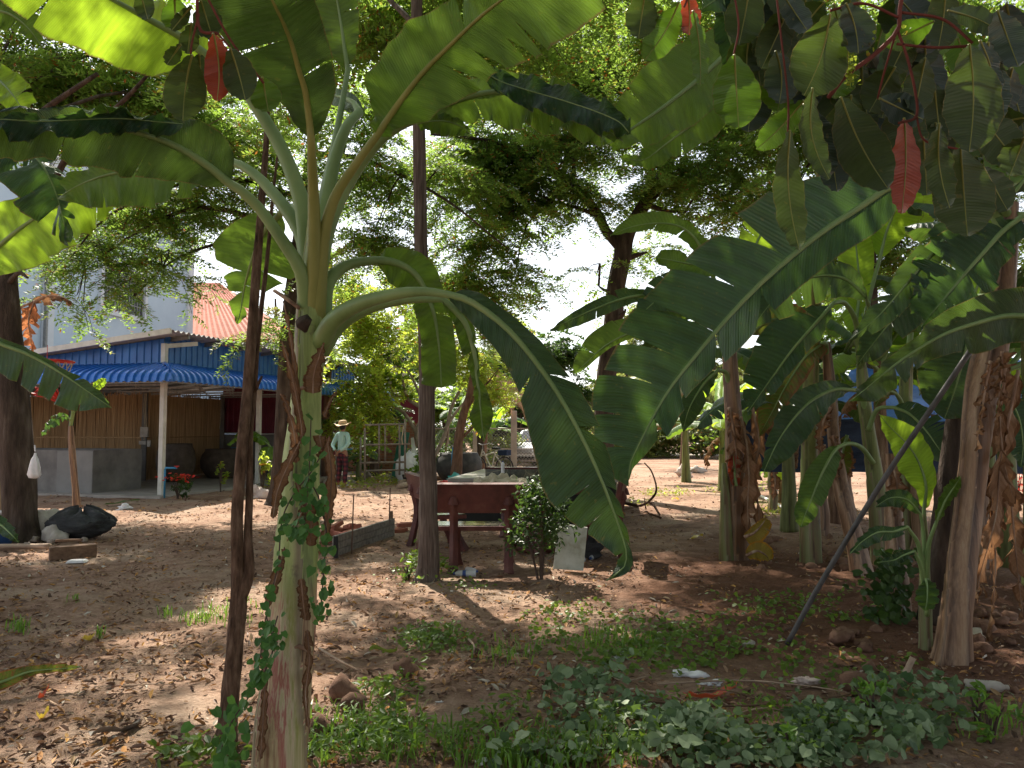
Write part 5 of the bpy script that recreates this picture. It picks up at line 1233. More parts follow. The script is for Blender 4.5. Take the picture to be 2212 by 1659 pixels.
# G: big leaf up right
leafpx([(815, 292, 3.1, 10, 10), (835, 262, 3.08, 40, 30), (862, 222, 3.05, 82, 60), (915, 155, 3.0, 104, 98), (975, 95, 2.92, 92, 112), (1035, 38, 2.82, 74, 134), (1090, -5, 2.72, 66, 142), (1160, -55, 2.6, 70, 150), (1240, -110, 2.45, 60, 130), (1300, -150, 2.35, 10, 20)],
       'ban', bp, [(682, 715, 3.33), (689, 640, 3.29), (698, 520, 3.24), (722, 430, 3.2), (765, 360, 3.15), (815, 292, 3.1)], (40, 17), tl=[.5], tr=[(.38, .25, .012), (.46, .3, .02), (.56, .45, .018), (.63, .3, .015)], seed=8, wave=.03, droop=.015, pmat='petiole_y')
# H: right leaf with folded upper half
leafpx([(905, 256, 3.4, 12, 24), (960, 226, 3.38, 30, 42), (1035, 203, 3.34, 40, 58), (1100, 199, 3.28, 40, 78), (1180, 212, 3.2, 42, 74), (1250, 245, 3.1, 38, 54), (1310, 280, 3.0, 30, 34), (1345, 305, 2.95, 6, 6)],
       'ban', bp, [(686, 620, 3.34), (708, 500, 3.38), (750, 400, 3.42), (810, 315, 3.42), (860, 275, 3.4), (905, 256, 3.4)], (36, 18), tr=[.25, .6], seed=9, wave=.035, frill=.012)
leafpx([(1040, 150, 3.28, 12, 6), (1080, 175, 3.24, 22, 24), (1140, 195, 3.16, 30, 36), (1210, 215, 3.08, 32, 42), (1280, 238, 3.0, 28, 42), (1335, 262, 2.94, 22, 34), (1362, 290, 2.92, 10, 10)],
       'ban_blue', bp, None, (8, 4), seed=10, under=False, wave=.03, ribw=3, label='blue grey folded half of the right hand leaf')
leafpx([(900, 268, 3.3, 8, 8), (930, 262, 3.32, 14, 26), (965, 262, 3.34, 16, 34), (1000, 275, 3.36, 10, 22), (1015, 290, 3.36, 3, 6)], 'ban', bp, None, (6, 4), seed=11, ribw=4)
# K: short right leaf, hanging square blade
leafpx([(812, 563, 3.5, 8, 8), (850, 566, 3.5, 34, 46), (895, 590, 3.5, 44, 50), (925, 640, 3.5, 36, 40), (942, 700, 3.5, 38, 38), (950, 770, 3.5, 36, 40), (954, 838, 3.5, 34, 44)],
       'ban', bp, [(700, 690, 3.34), (706, 620, 3.38), (730, 585, 3.42), (765, 568, 3.46), (812, 563, 3.5)], (36, 20), tr=[(.45, .0, .03)], tl=[.6], seed=12, capt=.01, wave=.02)
# J: the big hanging leaf
leafpx([(965, 636, 2.95, 14, 14), (1010, 648, 2.93, 26, 30), (1060, 680, 2.9, 30, 44), (1110, 725, 2.88, 34, 50), (1160, 785, 2.86, 40, 66), (1210, 858, 2.84, 46, 88), (1255, 940, 2.82, 44, 112), (1290, 1015, 2.8, 34, 122), (1318, 1085, 2.8, 22, 104), (1338, 1140, 2.8, 16, 60), (1352, 1190, 2.8, 14, 26), (1348, 1225, 2.8, 12, 16), (1310, 1254, 2.78, 3, 3)],
       'ban_dark', bp, [(692, 740, 3.3), (722, 690, 3.2), (780, 655, 3.1), (860, 634, 3.0), (920, 630, 2.97), (965, 636, 2.95)], (46, 17), tl=[.36, (.48, .0, .018), .62, .7, .78], tr=[(.33, .3, .008), (.60, .35, .015), (.68, .7, .01), (.83, .2, .03)],
       seed=13, under=False, wave=.016, droop=.01, frill=.003)
# J2: torn leaf behind
leafpx([(955, 645, 3.3, 8, 8), (1000, 690, 3.3, 16, 22), (1022, 750, 3.3, 10, 26), (1030, 810, 3.3, 8, 14), (1036, 860, 3.3, 22, 12), (1040, 905, 3.3, 26, 26), (1046, 955, 3.3, 3, 3)],
       'ban', bp, [(692, 760, 3.36), (730, 705, 3.35), (790, 668, 3.33), (870, 648, 3.32), (955, 645, 3.3)], (42, 16), tl=[.3, .5], tr=[.35, .55], seed=14, gap=.03, wave=.03)
# M: leaf going back over the thin tree
leafpx([(605, 462, 4.1, 12, 12), (578, 490, 4.2, 60, 50), (556, 530, 4.3, 100, 84), (540, 575, 4.4, 96, 86), (528, 620, 4.5, 50, 40), (520, 670, 4.5, 22, 22), (512, 700, 4.5, 6, 6)],
       'ban', bp, [(670, 600, 3.4), (662, 500, 3.6), (640, 455, 3.85), (622, 450, 4.0), (605, 462, 4.1)], (30, 14), tl=[.5, .65, .8], tr=[.55, .7], seed=15, gap=.03)
# dry sheaths and stubs on the stem
for i, (sp_, m_) in enumerate((([(655, 960, 3.14, 6, 8), (648, 900, 3.12, 10, 11), (628, 800, 3.1, 8, 8), (608, 735, 3.1, 3, 3)], 'ban_dry'),
        ([(640, 1000, 3.12, 8, 9), (636, 940, 3.1, 10, 10), (618, 870, 3.1, 7, 6), (605, 850, 3.1, 4, 4)], 'ban_dry'),
        ([(640, 900, 3.13, 8, 8), (640, 830, 3.12, 8, 7), (632, 760, 3.12, 6, 5), (622, 700, 3.12, 5, 5), (612, 650, 3.12, 2, 2)], 'ban_dry'),
        ([(676, 850, 3.1, 22, 22), (678, 810, 3.1, 20, 20), (690, 770, 3.1, 12, 12), (700, 740, 3.1, 3, 3)], 'ban_dry'),
        ([(708, 960, 3.12, 10, 12), (716, 1020, 3.1, 16, 14), (712, 1090, 3.1, 14, 14), (702, 1150, 3.1, 10, 8), (690, 1200, 3.1, 3, 3)], 'ban_dry'),
        ([(590, 1120, 3.1, 6, 6), (600, 1060, 3.1, 12, 14), (625, 1000, 3.1, 12, 12), (650, 950, 3.1, 3, 3)], 'ban_dry'),
        ([(670, 1180, 3.05, 12, 14), (672, 1130, 3.05, 18, 16), (664, 1090, 3.05, 14, 14), (655, 1060, 3.06, 6, 6)], 'ban_dry'),
        ([(660, 1340, 3.05, 12, 12), (655, 1300, 3.04, 14, 12), (650, 1250, 3.05, 10, 10)], 'ban_dry'),
        ([(575, 1320, 3.06, 4, 4), (590, 1270, 3.05, 14, 14), (606, 1220, 3.05, 10, 10), (615, 1180, 3.08, 4, 4)], 'ban_dry'),
        ([(664, 1360, 3.05, 8, 8), (668, 1430, 3.04, 10, 10), (660, 1500, 3.04, 8, 9), (668, 1580, 3.05, 3, 3)], 'ban_dry'),
        ([(562, 1640, 3.02, 8, 9), (568, 1560, 3.02, 9, 10), (572, 1470, 3.03, 8, 8), (568, 1400, 3.05, 6, 6)], 'ban_dry'),
        ([(700, 900, 3.2, 8, 8), (712, 870, 3.25, 5, 5), (728, 845, 3.3, 3, 3)], 'ban_dry'),
        ([(690, 940, 3.2, 14, 14), (700, 985, 3.15, 12, 10), (712, 940, 3.15, 4, 4)], 'ban_dry'),
        ([(640, 1040, 3.08, 4, 4), (655, 1090, 3.06, 7, 6), (640, 1130, 3.05, 5, 6), (620, 1170, 3.05, 2, 2)], 'ban_dry'))):
    o = leafpx(sp_, m_, bp, None, (4, 3), seed=40 + i, name='dry_sheath', wave=.010, ragged=.18, tl=1, ribw=2, capb=.03, frill=.003)
for pts_, r_, f_ in ((((608, 1418, 3.1), (625, 1400, 3.1), (645, 1396, 3.1), (662, 1402, 3.1), (672, 1412, 3.1)), .010, .2), (((636, 845, 3.2), (655, 838, 3.19), (685, 840, 3.2)), .008, .2), (((592, 628, 3.35), (618, 645, 3.32), (645, 665, 3.25)), .008, .2)):
    mb = MB(); mb.tube([P(*q) for q in pts_], r_, 6, noise=f_); mb.build('dry_stub', M['sheath'], bp, smooth=True)
mb = MB(); mb.tube([P(650, 690, 3.18), P(655, 700, 3.14), P(660, 718, 3.16)], [.03, .035, .006], 8, noise=.2, flat=.4); mb.build('dark_scar', M['bark_dark'], bp, smooth=True)

# vine on the stem
vine = empty('climbing_vine', (0, 0, 0), 'green round leaved vine climbing the big banana stem', 'vine')
paths = [[(470, 1640, 3.0), (500, 1560, 3.0), (540, 1500, 3.0), (560, 1430, 3.0), (575, 1330, 3.02), (600, 1220, 3.04), (610, 1120, 3.08), (640, 1060, 3.1), (665, 1030, 3.1), (690, 990, 3.14)],
         [(665, 1030, 3.06), (690, 1080, 3.04), (705, 1150, 3.02), (700, 1220, 3.02), (695, 1290, 3.02), (690, 1330, 3.02)], [(610, 1120, 3.05), (650, 1160, 3.02), (660, 1100, 3.02), (668, 1010, 3.08), (672, 900, 3.14)],
         [(575, 1330, 3.0), (590, 1400, 2.98), (560, 1470, 2.98), (600, 1330, 3.0)]]
mb = MB(); pos, nrm, sz, az = [], [], [], []
rg = np.random.default_rng(21)
for k, pth in enumerate(paths):
    A = crom(pth, 40); mb.tube([P(*a) for a in A], .0028, 4, cap=False)
    for i in range(2, 40):
        if k == 2 and i > 22 and i % 3: continue
        for j in range(2 if rg.random() < .7 else 1):
            a = A[i] + np.array([rg.normal(0, 11), rg.normal(0, 9), rg.uniform(-.10, .0)])
            pos.append(P(*a)); nrm.append((rg.normal(0, .45), -1 + rg.normal(0, .3), .55 + rg.normal(0, .35))); sz.append(rg.choice([rg.uniform(.009, .016), rg.uniform(.014, .024)])); az.append((rg.normal(0, .6), 0, -1))
for i in range(34):
    a = (rg.normal(500, 22), rg.uniform(1500, 1659), rg.uniform(2.9, 3.1)); pos.append(P(*a)); nrm.append((rg.normal(0, .4), -1, .7 + rg.normal(0, .3))); sz.append(rg.uniform(.014, .028)); az.append((rg.normal(0, .6), 0, -1))
mb.build('stem', M['twig'], vine)
leafpatch('leaves', np.array([tuple(p) for p in pos]), np.array(nrm), np.array(sz), 'vine', 3, 'round', parent=vine, kind=None, aspect=.82, az=np.array(az), cup=.12)

# twin stemmed thin tree
tw = empty('tree', (0, 0, 0), 'thin twin stemmed brown tree just left of the big banana stem', 'tree')
mb = MB()
trunk_mb(mb, [(486, 1600, 3.75, 50), (492, 1560, 3.75, 40), (500, 1480, 3.76, 37), (506, 1400, 3.77, 35), (516, 1300, 3.8, 35), (514, 1240, 3.8, 29), (512, 1150, 3.8, 25), (516, 1050, 3.82, 24), (524, 950, 3.85, 23), (534, 860, 3.9, 23), (545, 700, 3.95, 21), (556, 560, 4.0, 19), (566, 430, 4.05, 15), (575, 300, 4.1, 12), (580, 180, 4.1, 9), (585, 0, 4.1, 7)], 18, .09, 2, 110)
trunk_mb(mb, [(518, 1290, 3.8, 30), (530, 1262, 3.8, 28), (538, 1230, 3.81, 24), (536, 1150, 3.82, 18), (539, 1060, 3.85, 16), (540, 940, 3.9, 14), (548, 850, 3.95, 14), (556, 740, 4.0, 12), (570, 620, 4.05, 10), (577, 560, 4.08, 9), (590, 420, 4.1, 7), (600, 330, 4.1, 5)], 10, .06, 3, 44)
trunk_mb(mb, [(548, 850, 3.95, 9), (560, 825, 3.9, 7), (566, 812, 3.9, 5)], 6)
mb.build('trunk', M['bark_near'], tw, smooth=True)
crown([blob(575, 250, 120, 60, 5.2, .4, 9), blob(600, 60, 90, 80, 5.2, .5, 8), blob(470, 200, 80, 40, 5.6, .4, 5)], tw, [[P(575, 300, 4.1), P(580, 180, 4.1), P(585, 0, 4.1)]], 33, 'canopy', barkmat='bark_brown', limb_r=.008, size=.8, twl=(.4, .8), twr=.003)

# ================================================================ LEFT EDGE BANANA (stem out of frame)
lb = empty('banana_plant', (0, 0, 0), 'banana plant at the left frame edge with bright back lit and shredded leaves', 'banana plant')
stempx([(-150, 1290, 6.9, 60), (-140, 1000, 6.9, 56), (-130, 700, 6.8, 46), (-120, 560, 6.6, 36)], 'stem_green', lb)
leafpx([(-60, 600, 5.2, 10, 14), (0, 530, 5.0, 60, 74), (67, 477, 4.9, 66, 92), (140, 438, 4.8, 50, 84), (205, 424, 4.8, 30, 70), (255, 430, 4.8, 6, 26)], 'ban_young', lb, [(-120, 640, 6.4), (-90, 640, 5.8), (-60, 600, 5.2)], (20, 12), tl=[.5], tr=[(.52, .2, .03), .8], seed=21, wave=.03)
leafpx([(-60, 300, 4.9, 20, 20), (0, 300, 4.7, 40, 50), (60, 325, 4.6, 36, 60), (100, 370, 4.5, 34, 60), (125, 430, 4.5, 40, 50), (140, 490, 4.5, 8, 8)], 'ban_blue', lb, [(-120, 600, 6.5), (-100, 420, 5.6), (-60, 300, 4.9)], (20, 10), tl=9, tr=10, seed=22, under=False, gap=.035, wave=.05, droop=.12)
leafpx([(-40, 150, 4.4, 12, 12), (0, 175, 4.3, 36, 30), (35, 215, 4.2, 40, 30), (60, 262, 4.2, 6, 6)], 'ban_young', lb, [(-100, 400, 5.6), (-80, 220, 5.0), (-40, 150, 4.4)], (16, 8), tl=3, tr=5, seed=23, under=False, gap=.02, wave=.02)
leafpx([(-80, 700, 6.6, 12, 12), (0, 742, 6.6, 14, 54), (66, 768, 6.6, 12, 66), (132, 806, 6.6, 12, 66), (182, 840, 6.6, 18, 56), (241, 881, 6.6, 4, 6)], 'ban_dark', lb, [(-125, 760, 6.8), (-110, 710, 6.7), (-80, 700, 6.6)], (20, 12), tr=[(.36, .2, .02), .5, (.62, .1, .03), .8], tl=[.7], seed=24, under=False, wave=.02)
leafpx([(-50, 1120, 6.2, 10, 10), (-5, 1130, 6.2, 18, 20), (25, 1155, 6.1, 12, 12), (40, 1172, 6.1, 3, 3)], 'ban_blue', lb, [(-130, 1000, 6.8), (-90, 1090, 6.5), (-50, 1120, 6.2)], (12, 8), seed=25, under=False)
leafpx([(-30, 20, 4.4, 30, 30), (20, 30, 4.4, 40, 40), (60, 60, 4.4, 30, 20), (90, 100, 4.4, 4, 4)], 'ban', lb, [(-110, 500, 6.4), (-90, 120, 5.2), (-30, 20, 4.4)], (16, 8), tl=2, tr=2, seed=26)
# dead orange leaf and small plants near the tank
lb2 = empty('banana_plant', (0, 0, 0), 'banana plant behind the left tree with one dead orange leaf', 'banana plant')
stempx([(5, 1130, 12.5, 22), (2, 900, 12.5, 18), (0, 760, 12.5, 14)], 'stem_green', lb2)
leafpx([(75, 650, 12.3, 6, 10), (62, 690, 12.3, 16, 20), (66, 730, 12.3, 12, 14), (70, 765, 12.3, 3, 3)], 'ban_orange', lb2, [(0, 780, 12.5), (30, 680, 12.4), (75, 650, 12.3)], (8, 5), tl=4, tr=4, seed=27, gap=.05, wave=.05, droop=.1)
leafpx([(75, 652, 12.3, 4, 6), (100, 640, 12.2, 7, 12), (130, 640, 12.1, 5, 10), (155, 652, 12.1, 2, 3)], 'ban_dry', lb2, None, (4, 3), tl=3, tr=4, seed=28, gap=.04, wave=.04, droop=.08)
leafpx([(2, 850, 12.5, 6, 6), (14, 900, 12.4, 16, 16), (20, 960, 12.3, 12, 14), (22, 1010, 12.3, 3, 3)], 'ban_young', lb2, [(2, 900, 12.5), (0, 860, 12.5), (2, 850, 12.5)], (8, 5), seed=29)
sap = empty('banana_plant', (0, 0, 0), 'thin young banana plant with spotted stem and pale sunlit leaf before the concrete tank', 'banana plant')
stempx([(166, 1100, 14.2, 18), (163, 1060, 14.2, 14), (158, 1000, 14.2, 13), (154, 950, 14.2, 12), (153, 920, 14.2, 9)], 'trunk_dry', sap)
stempx([(153, 935, 14.2, 8), (153, 905, 14.2, 5), (158, 890, 14.2, 3)], 'stem_green', sap)
leafpx([(150, 905, 14.1, 3, 3), (138, 898, 14.0, 10, 6), (122, 905, 13.9, 14, 10), (105, 922, 13.8, 10, 8), (90, 942, 13.8, 2, 2)], 'ban_blue', sap, [(153, 930, 14.2), (152, 912, 14.2), (150, 905, 14.1)], (5, 3), tl=4, tr=3, seed=30, under=False, gap=.05, wave=.03)
leafpx([(196, 848, 14.0, 3, 3), (208, 835, 14.0, 10, 10), (222, 824, 14.0, 9, 9), (229, 818, 14.0, 2, 2)], 'ban_young', sap, [(154, 920, 14.2), (165, 880, 14.1), (196, 848, 14.0)], (5, 3), seed=31)
leafpx([(160, 875, 14.0, 4, 4), (185, 850, 13.9, 12, 20), (215, 862, 13.8, 12, 22), (238, 880, 13.8, 3, 3)], 'ban_dark', sap, [(154, 920, 14.2), (156, 890, 14.1), (160, 875, 14.0)], (5, 3), tr=2, seed=32, under=False)

# ================================================================ RIGHT GROVE
GRP = 'banana plants in the grove'
# R0 near dry trunk
r0 = empty('banana_plant', (0, 0, 0), 'large banana plant with shaggy dry brown trunk on the right, nearest of the grove', 'banana plant', GRP)
sheathstem([(2056, 1440, 5.1, 82), (2060, 1400, 5.1, 70), (2066, 1330, 5.1, 60), (2078, 1200, 5.15, 56), (2092, 1080, 5.2, 54), (2106, 960, 5.2, 54), (2118, 860, 5.25, 62), (2135, 780, 5.3, 66), (2155, 680, 5.3, 60), (2172, 560, 5.3, 46), (2180, 440, 5.3, 36)], 'stem_shaggy', r0, k=5.0, twist=.35, amp=.28, seed=9)
leafpx([(1990, 395, 5.0, 10, 10), (1930, 400, 4.95, 40, 50), (1854, 450, 4.85, 62, 110), (1780, 498, 4.75, 60, 138), (1700, 562, 4.65, 62, 150), (1630, 625, 4.55, 58, 165), (1560, 700, 4.45, 60, 165), (1500, 772, 4.4, 48, 170), (1450, 835, 4.35, 44, 165), (1415, 892, 4.3, 40, 150), (1385, 950, 4.28, 26, 118), (1362, 1000, 4.26, 12, 84), (1358, 1036, 4.26, 4, 30)],
       'ban_blue', r0, [(2172, 560, 5.3), (2150, 460, 5.3), (2080, 405, 5.15), (1990, 395, 5.0)], (30, 17), tl=[.4, .52, .64, .76], tr=[(.24, .15, .012), (.33, .1, .016), (.43, .2, .014), (.52, .1, .008), (.60, .3, .012), (.68, .15, .014), (.78, .35, .010), (.87, .3, .008)], seed=60, under=False, wave=.018, droop=.05, frill=.004)
leafpx([(2330, 720, 4.6, 40, 40), (2250, 690, 4.6, 56, 62), (2180, 682, 4.6, 60, 62), (2110, 698, 4.6, 66, 56), (2040, 722, 4.6, 46, 42), (1970, 762, 4.6, 36, 24), (1910, 806, 4.6, 44, 18), (1870, 840, 4.6, 34, 12), (1834, 868, 4.6, 6, 3)],
       'ban_dark', r0, [(2185, 470, 5.3), (2330, 480, 5.0), (2400, 640, 4.8), (2330, 720, 4.6)], (26, 16), tl=[.42, .62, .7], tr=[], seed=61, under=True, wave=.03)
leafpx([(2205, 470, 5.1, 8, 8), (2165, 500, 5.05, 34, 50), (2125, 545, 5.0, 56, 96), (2085, 590, 4.95, 70, 116), (2045, 638, 4.9, 60, 104), (2010, 680, 4.88, 30, 60), (1990, 705, 4.88, 4, 6)],
       'ban_blue', r0, [(2178, 520, 5.3), (2200, 480, 5.2), (2205, 470, 5.1)], (22, 14), tl=8, tr=11, seed=62, under=False, gap=.016, wave=.03, droop=.05)
leafpx([(2100, 640, 5.7, 8, 8), (2050, 620, 5.7, 30, 40), (1990, 640, 5.7, 40, 50), (1930, 690, 5.7, 36, 44), (1880, 750, 5.7, 24, 30), (1850, 790, 5.7, 4, 4)], 'ban_dark', r0, [(2160, 640, 5.3), (2130, 640, 5.5), (2100, 640, 5.7)], (18, 10), tl=5, tr=5, seed=262, under=False, gap=.02, droop=.04)
leafpx([(2150, 330, 5.6, 8, 8), (2090, 300, 5.7, 50, 50), (2010, 300, 5.8, 60, 60), (1930, 330, 5.9, 50, 50), (1870, 380, 6, 5, 5)], 'ban_dark', r0, [(2180, 460, 5.3), (2170, 370, 5.4), (2150, 330, 5.6)], (18, 10), tl=5, tr=5, seed=263, under=True, gap=.02)
leafpx([(2190, 420, 5.6, 8, 8), (2240, 340, 5.7, 50, 50), (2250, 240, 5.8, 60, 60), (2230, 150, 5.9, 40, 40), (2220, 100, 6, 5, 5)], 'ban_dark', r0, None, (18, 10), tl=5, tr=5, seed=264, under=True, gap=.02)
leafpx([(2130, 830, 6.6, 8, 8), (2170, 850, 6.6, 40, 40), (2200, 900, 6.6, 50, 50), (2210, 960, 6.6, 40, 40), (2205, 1010, 6.6, 5, 5)], 'ban_dark', r0, None, (18, 10), tl=3, tr=3, seed=265, under=False, gap=.02)
leafpx([(2120, 640, 5.8, 10, 10), (2100, 700, 5.8, 60, 60), (2080, 780, 5.8, 90, 90), (2060, 850, 5.85, 96, 80), (2040, 905, 5.9, 30, 40)], 'ban_dark', r0, [(2172, 560, 5.3), (2140, 580, 5.6), (2120, 640, 5.8)], (22, 12), tr=[.6], seed=63, under=False)
leafpx([(2140, 420, 5.2, 10, 10), (2080, 470, 5.1, 30, 40), (2020, 540, 5.0, 26, 44), (1960, 610, 4.9, 30, 40), (1900, 680, 4.85, 22, 32), (1835, 735, 4.8, 4, 5)], 'ban_dark', r0, [(2178, 470, 5.3), (2165, 440, 5.2), (2140, 420, 5.2)], (22, 12), tl=6, tr=5, seed=64, under=False, gap=.02, droop=.04)
for i, (sp_) in enumerate(([(2175, 760, 5.2, 8, 8), (2168, 830, 5.15, 14, 14), (2160, 900, 5.1, 12, 12), (2170, 1000, 5.1, 16, 12), (2190, 1080, 5.1, 5, 5)],
                          [(2200, 800, 5.4, 10, 10), (2180, 900, 5.4, 24, 24), (2160, 1010, 5.4, 30, 26), (2150, 1120, 5.4, 24, 26), (2120, 1230, 5.4, 20, 14), (2110, 1290, 5.4, 4, 4)],
                          [(2160, 960, 5.5, 10, 10), (2180, 1060, 5.5, 24, 24), (2190, 1150, 5.5, 26, 20), (2200, 1250, 5.5, 14, 14), (2210, 1330, 5.5, 4, 4)],
                          [(2130, 1000, 5.5, 8, 8), (2140, 1090, 5.5, 20, 16), (2150, 1200, 5.5, 14, 20), (2145, 1300, 5.5, 12, 8), (2130, 1370, 5.5, 3, 3)],
                          [(2140, 780, 5.0, 16, 14), (2128, 840, 4.98, 14, 14), (2120, 900, 4.98, 8, 8), (2110, 960, 4.98, 3, 3)], [(2165, 760, 5.05, 12, 12), (2160, 830, 5.02, 12, 10), (2155, 900, 5.0, 3, 3)])):
    leafpx(sp_, 'ban_dry', r0, None, (5, 4), tl=5, tr=5, seed=70 + i, name='dead_leaf', gap=.04, wave=.03, droop=.06, frill=.015, ragged=.15)
# sucker in front of it
s1 = empty('banana_sucker', (0, 0, 0), 'young pale green banana sucker in front of the shaggy trunk', 'banana plant')
stempx([(2000, 1410, 5.35, 30), (2000, 1380, 5.35, 26), (1999, 1320, 5.35, 25), (1998, 1240, 5.35, 20), (1997, 1160, 5.35, 15), (1996, 1110, 5.35, 8)], 'stem_green', s1)
leafpx([(1996, 1100, 5.35, 6, 6), (2000, 1050, 5.32, 28, 22), (1985, 1000, 5.3, 46, 34), (1960, 960, 5.28, 38, 40), (1925, 925, 5.25, 20, 26), (1899, 895, 5.22, 4, 4)], 'ban_young', s1, [(1998, 1200, 5.35), (1997, 1140, 5.35), (1996, 1100, 5.35)], (14, 8), seed=81, wave=.01)
leafpx([(1960, 1138, 5.2, 5, 5), (1930, 1148, 5.1, 16, 10), (1895, 1150, 5.0, 22, 14), (1862, 1170, 4.95, 18, 10), (1836, 1196, 4.9, 3, 3)], 'ban_blue', s1, [(1999, 1260, 5.33), (1985, 1180, 5.3), (1960, 1138, 5.2)], (14, 7), seed=82, tl=2, under=False)
leafpx([(1975, 1190, 5.15, 5, 5), (1950, 1200, 5.1, 12, 12), (1930, 1210, 5.05, 14, 12), (1895, 1215, 5.0, 3, 3)], 'ban_dark', s1, [(1999, 1300, 5.33), (1990, 1230, 5.25), (1975, 1190, 5.15)], (12, 6), seed=83, under=False)
leafpx([(2022, 1130, 5.25, 5, 5), (2040, 1085, 5.2, 14, 12), (2062, 1050, 5.15, 16, 14), (2075, 1030, 5.1, 3, 3)], 'ban', s1, [(2001, 1270, 5.33), (2006, 1180, 5.3), (2022, 1130, 5.25)], (14, 7), seed=84)
leafpx([(2000, 1252, 5.1, 5, 5), (2003, 1270, 5.08, 22, 22), (2002, 1300, 5.06, 24, 24), (1998, 1320, 5.06, 6, 6)], 'ban', s1, [(2002, 1330, 5.3), (2008, 1262, 5.2), (2000, 1252, 5.1)], (10, 6), seed=85, under=False)
leafpx([(1988, 1110, 5.3, 5, 5), (1960, 1080, 5.25, 20, 16), (1925, 1075, 5.2, 22, 16), (1890, 1095, 5.15, 4, 4)], 'ban_dark', s1, [(1999, 1230, 5.34), (1995, 1150, 5.33), (1988, 1110, 5.3)], (12, 6), seed=86, tl=2, under=False)
# sheen leaf plant
r2 = empty('banana_plant', (0, 0, 0), 'banana plant with smooth green stem left of the dark pole, crown of pale stalks', 'banana plant', GRP)
stempx([(1906, 1240, 8.3, 48), (1904, 1180, 8.3, 42), (1896, 1080, 8.3, 38), (1886, 1000, 8.3, 34), (1874, 920, 8.3, 30), (1866, 860, 8.3, 28), (1862, 800, 8.3, 22), (1858, 770, 8.3, 14)], 'stem_green', r2, n=16)
leafpx([(1842, 842, 8.0, 4, 4), (1800, 842, 7.8, 24, 22), (1750, 868, 7.6, 44, 34), (1710, 910, 7.5, 50, 34), (1680, 955, 7.4, 46, 24), (1656, 1005, 7.4, 20, 10), (1650, 1020, 7.4, 4, 4)], 'ban_dark', r2, [(1870, 900, 8.3), (1862, 850, 8.2), (1842, 842, 8.0)], (16, 9), tl=[.3], tr=[.4, .7], seed=91, under=False, wave=.02)
leafpx([(1810, 966, 7.9, 5, 5), (1795, 985, 7.8, 24, 22), (1772, 1030, 7.7, 30, 34), (1752, 1080, 7.7, 28, 32), (1736, 1120, 7.7, 20, 22), (1730, 1140, 7.7, 4, 4)], 'ban', r2, [(1886, 1000, 8.2), (1862, 968, 8.1), (1835, 958, 8.0), (1810, 966, 7.9)], (12, 8), tl=[.6], seed=92, under=False)
leafpx([(1830, 940, 8.4, 5, 5), (1822, 970, 8.4, 20, 18), (1815, 1010, 8.4, 26, 20), (1806, 1040, 8.4, 5, 5)], 'ban_old', r2, None, (8, 6), seed=93, tl=2)
leafpx([(1930, 880, 7.9, 6, 6), (1965, 895, 7.8, 30, 34), (2000, 930, 7.7, 44, 40), (2025, 965, 7.6, 40, 36), (2050, 1000, 7.6, 6, 6)], 'ban_blue', r2, [(1876, 930, 8.2), (1895, 885, 8.1), (1930, 880, 7.9)], (12, 8), tl=8, tr=9, seed=94, under=False, gap=.015, wave=.012)
leafpx([(1800, 655, 7.6, 6, 6), (1760, 700, 7.5, 30, 60), (1712, 755, 7.4, 26, 80), (1672, 810, 7.3, 22, 70), (1640, 855, 7.3, 16, 44), (1615, 890, 7.3, 3, 4)], 'ban_blue', r2, [(1860, 800, 8.3), (1850, 700, 8.0), (1825, 655, 7.8), (1800, 655, 7.6)], (14, 9), tl=5, tr=6, seed=95, under=False, gap=.02, droop=.05, wave=.02)
leafpx([(1850, 690, 8.2, 5, 5), (1856, 620, 8.3, 34, 30), (1850, 540, 8.4, 44, 40), (1840, 460, 8.4, 40, 40), (1830, 400, 8.4, 5, 5)], 'ban_young', r2, [(1860, 800, 8.3), (1852, 740, 8.2), (1850, 690, 8.2)], (14, 8), tl=3, tr=3, seed=96)
leafpx([(1880, 730, 8.2, 5, 5), (1930, 690, 8.2, 26, 30), (1990, 680, 8.2, 36, 40), (2050, 700, 8.2, 30, 36), (2100, 740, 8.2, 5, 5)], 'ban', r2, [(1864, 800, 8.3), (1866, 750, 8.2), (1880, 730, 8.2)], (14, 8), tl=4, tr=4, seed=97, under=False, gap=.02)
leafpx([(1900, 560, 8.3, 5, 5), (1915, 500, 8.3, 40, 40), (1935, 450, 8.3, 50, 60), (1950, 400, 8.3, 40, 40), (1955, 360, 8.3, 4, 4)], 'ban_young', r2, [(1862, 790, 8.3), (1875, 660, 8.3), (1900, 560, 8.3)], (14, 8), tl=4, tr=3, seed=98)
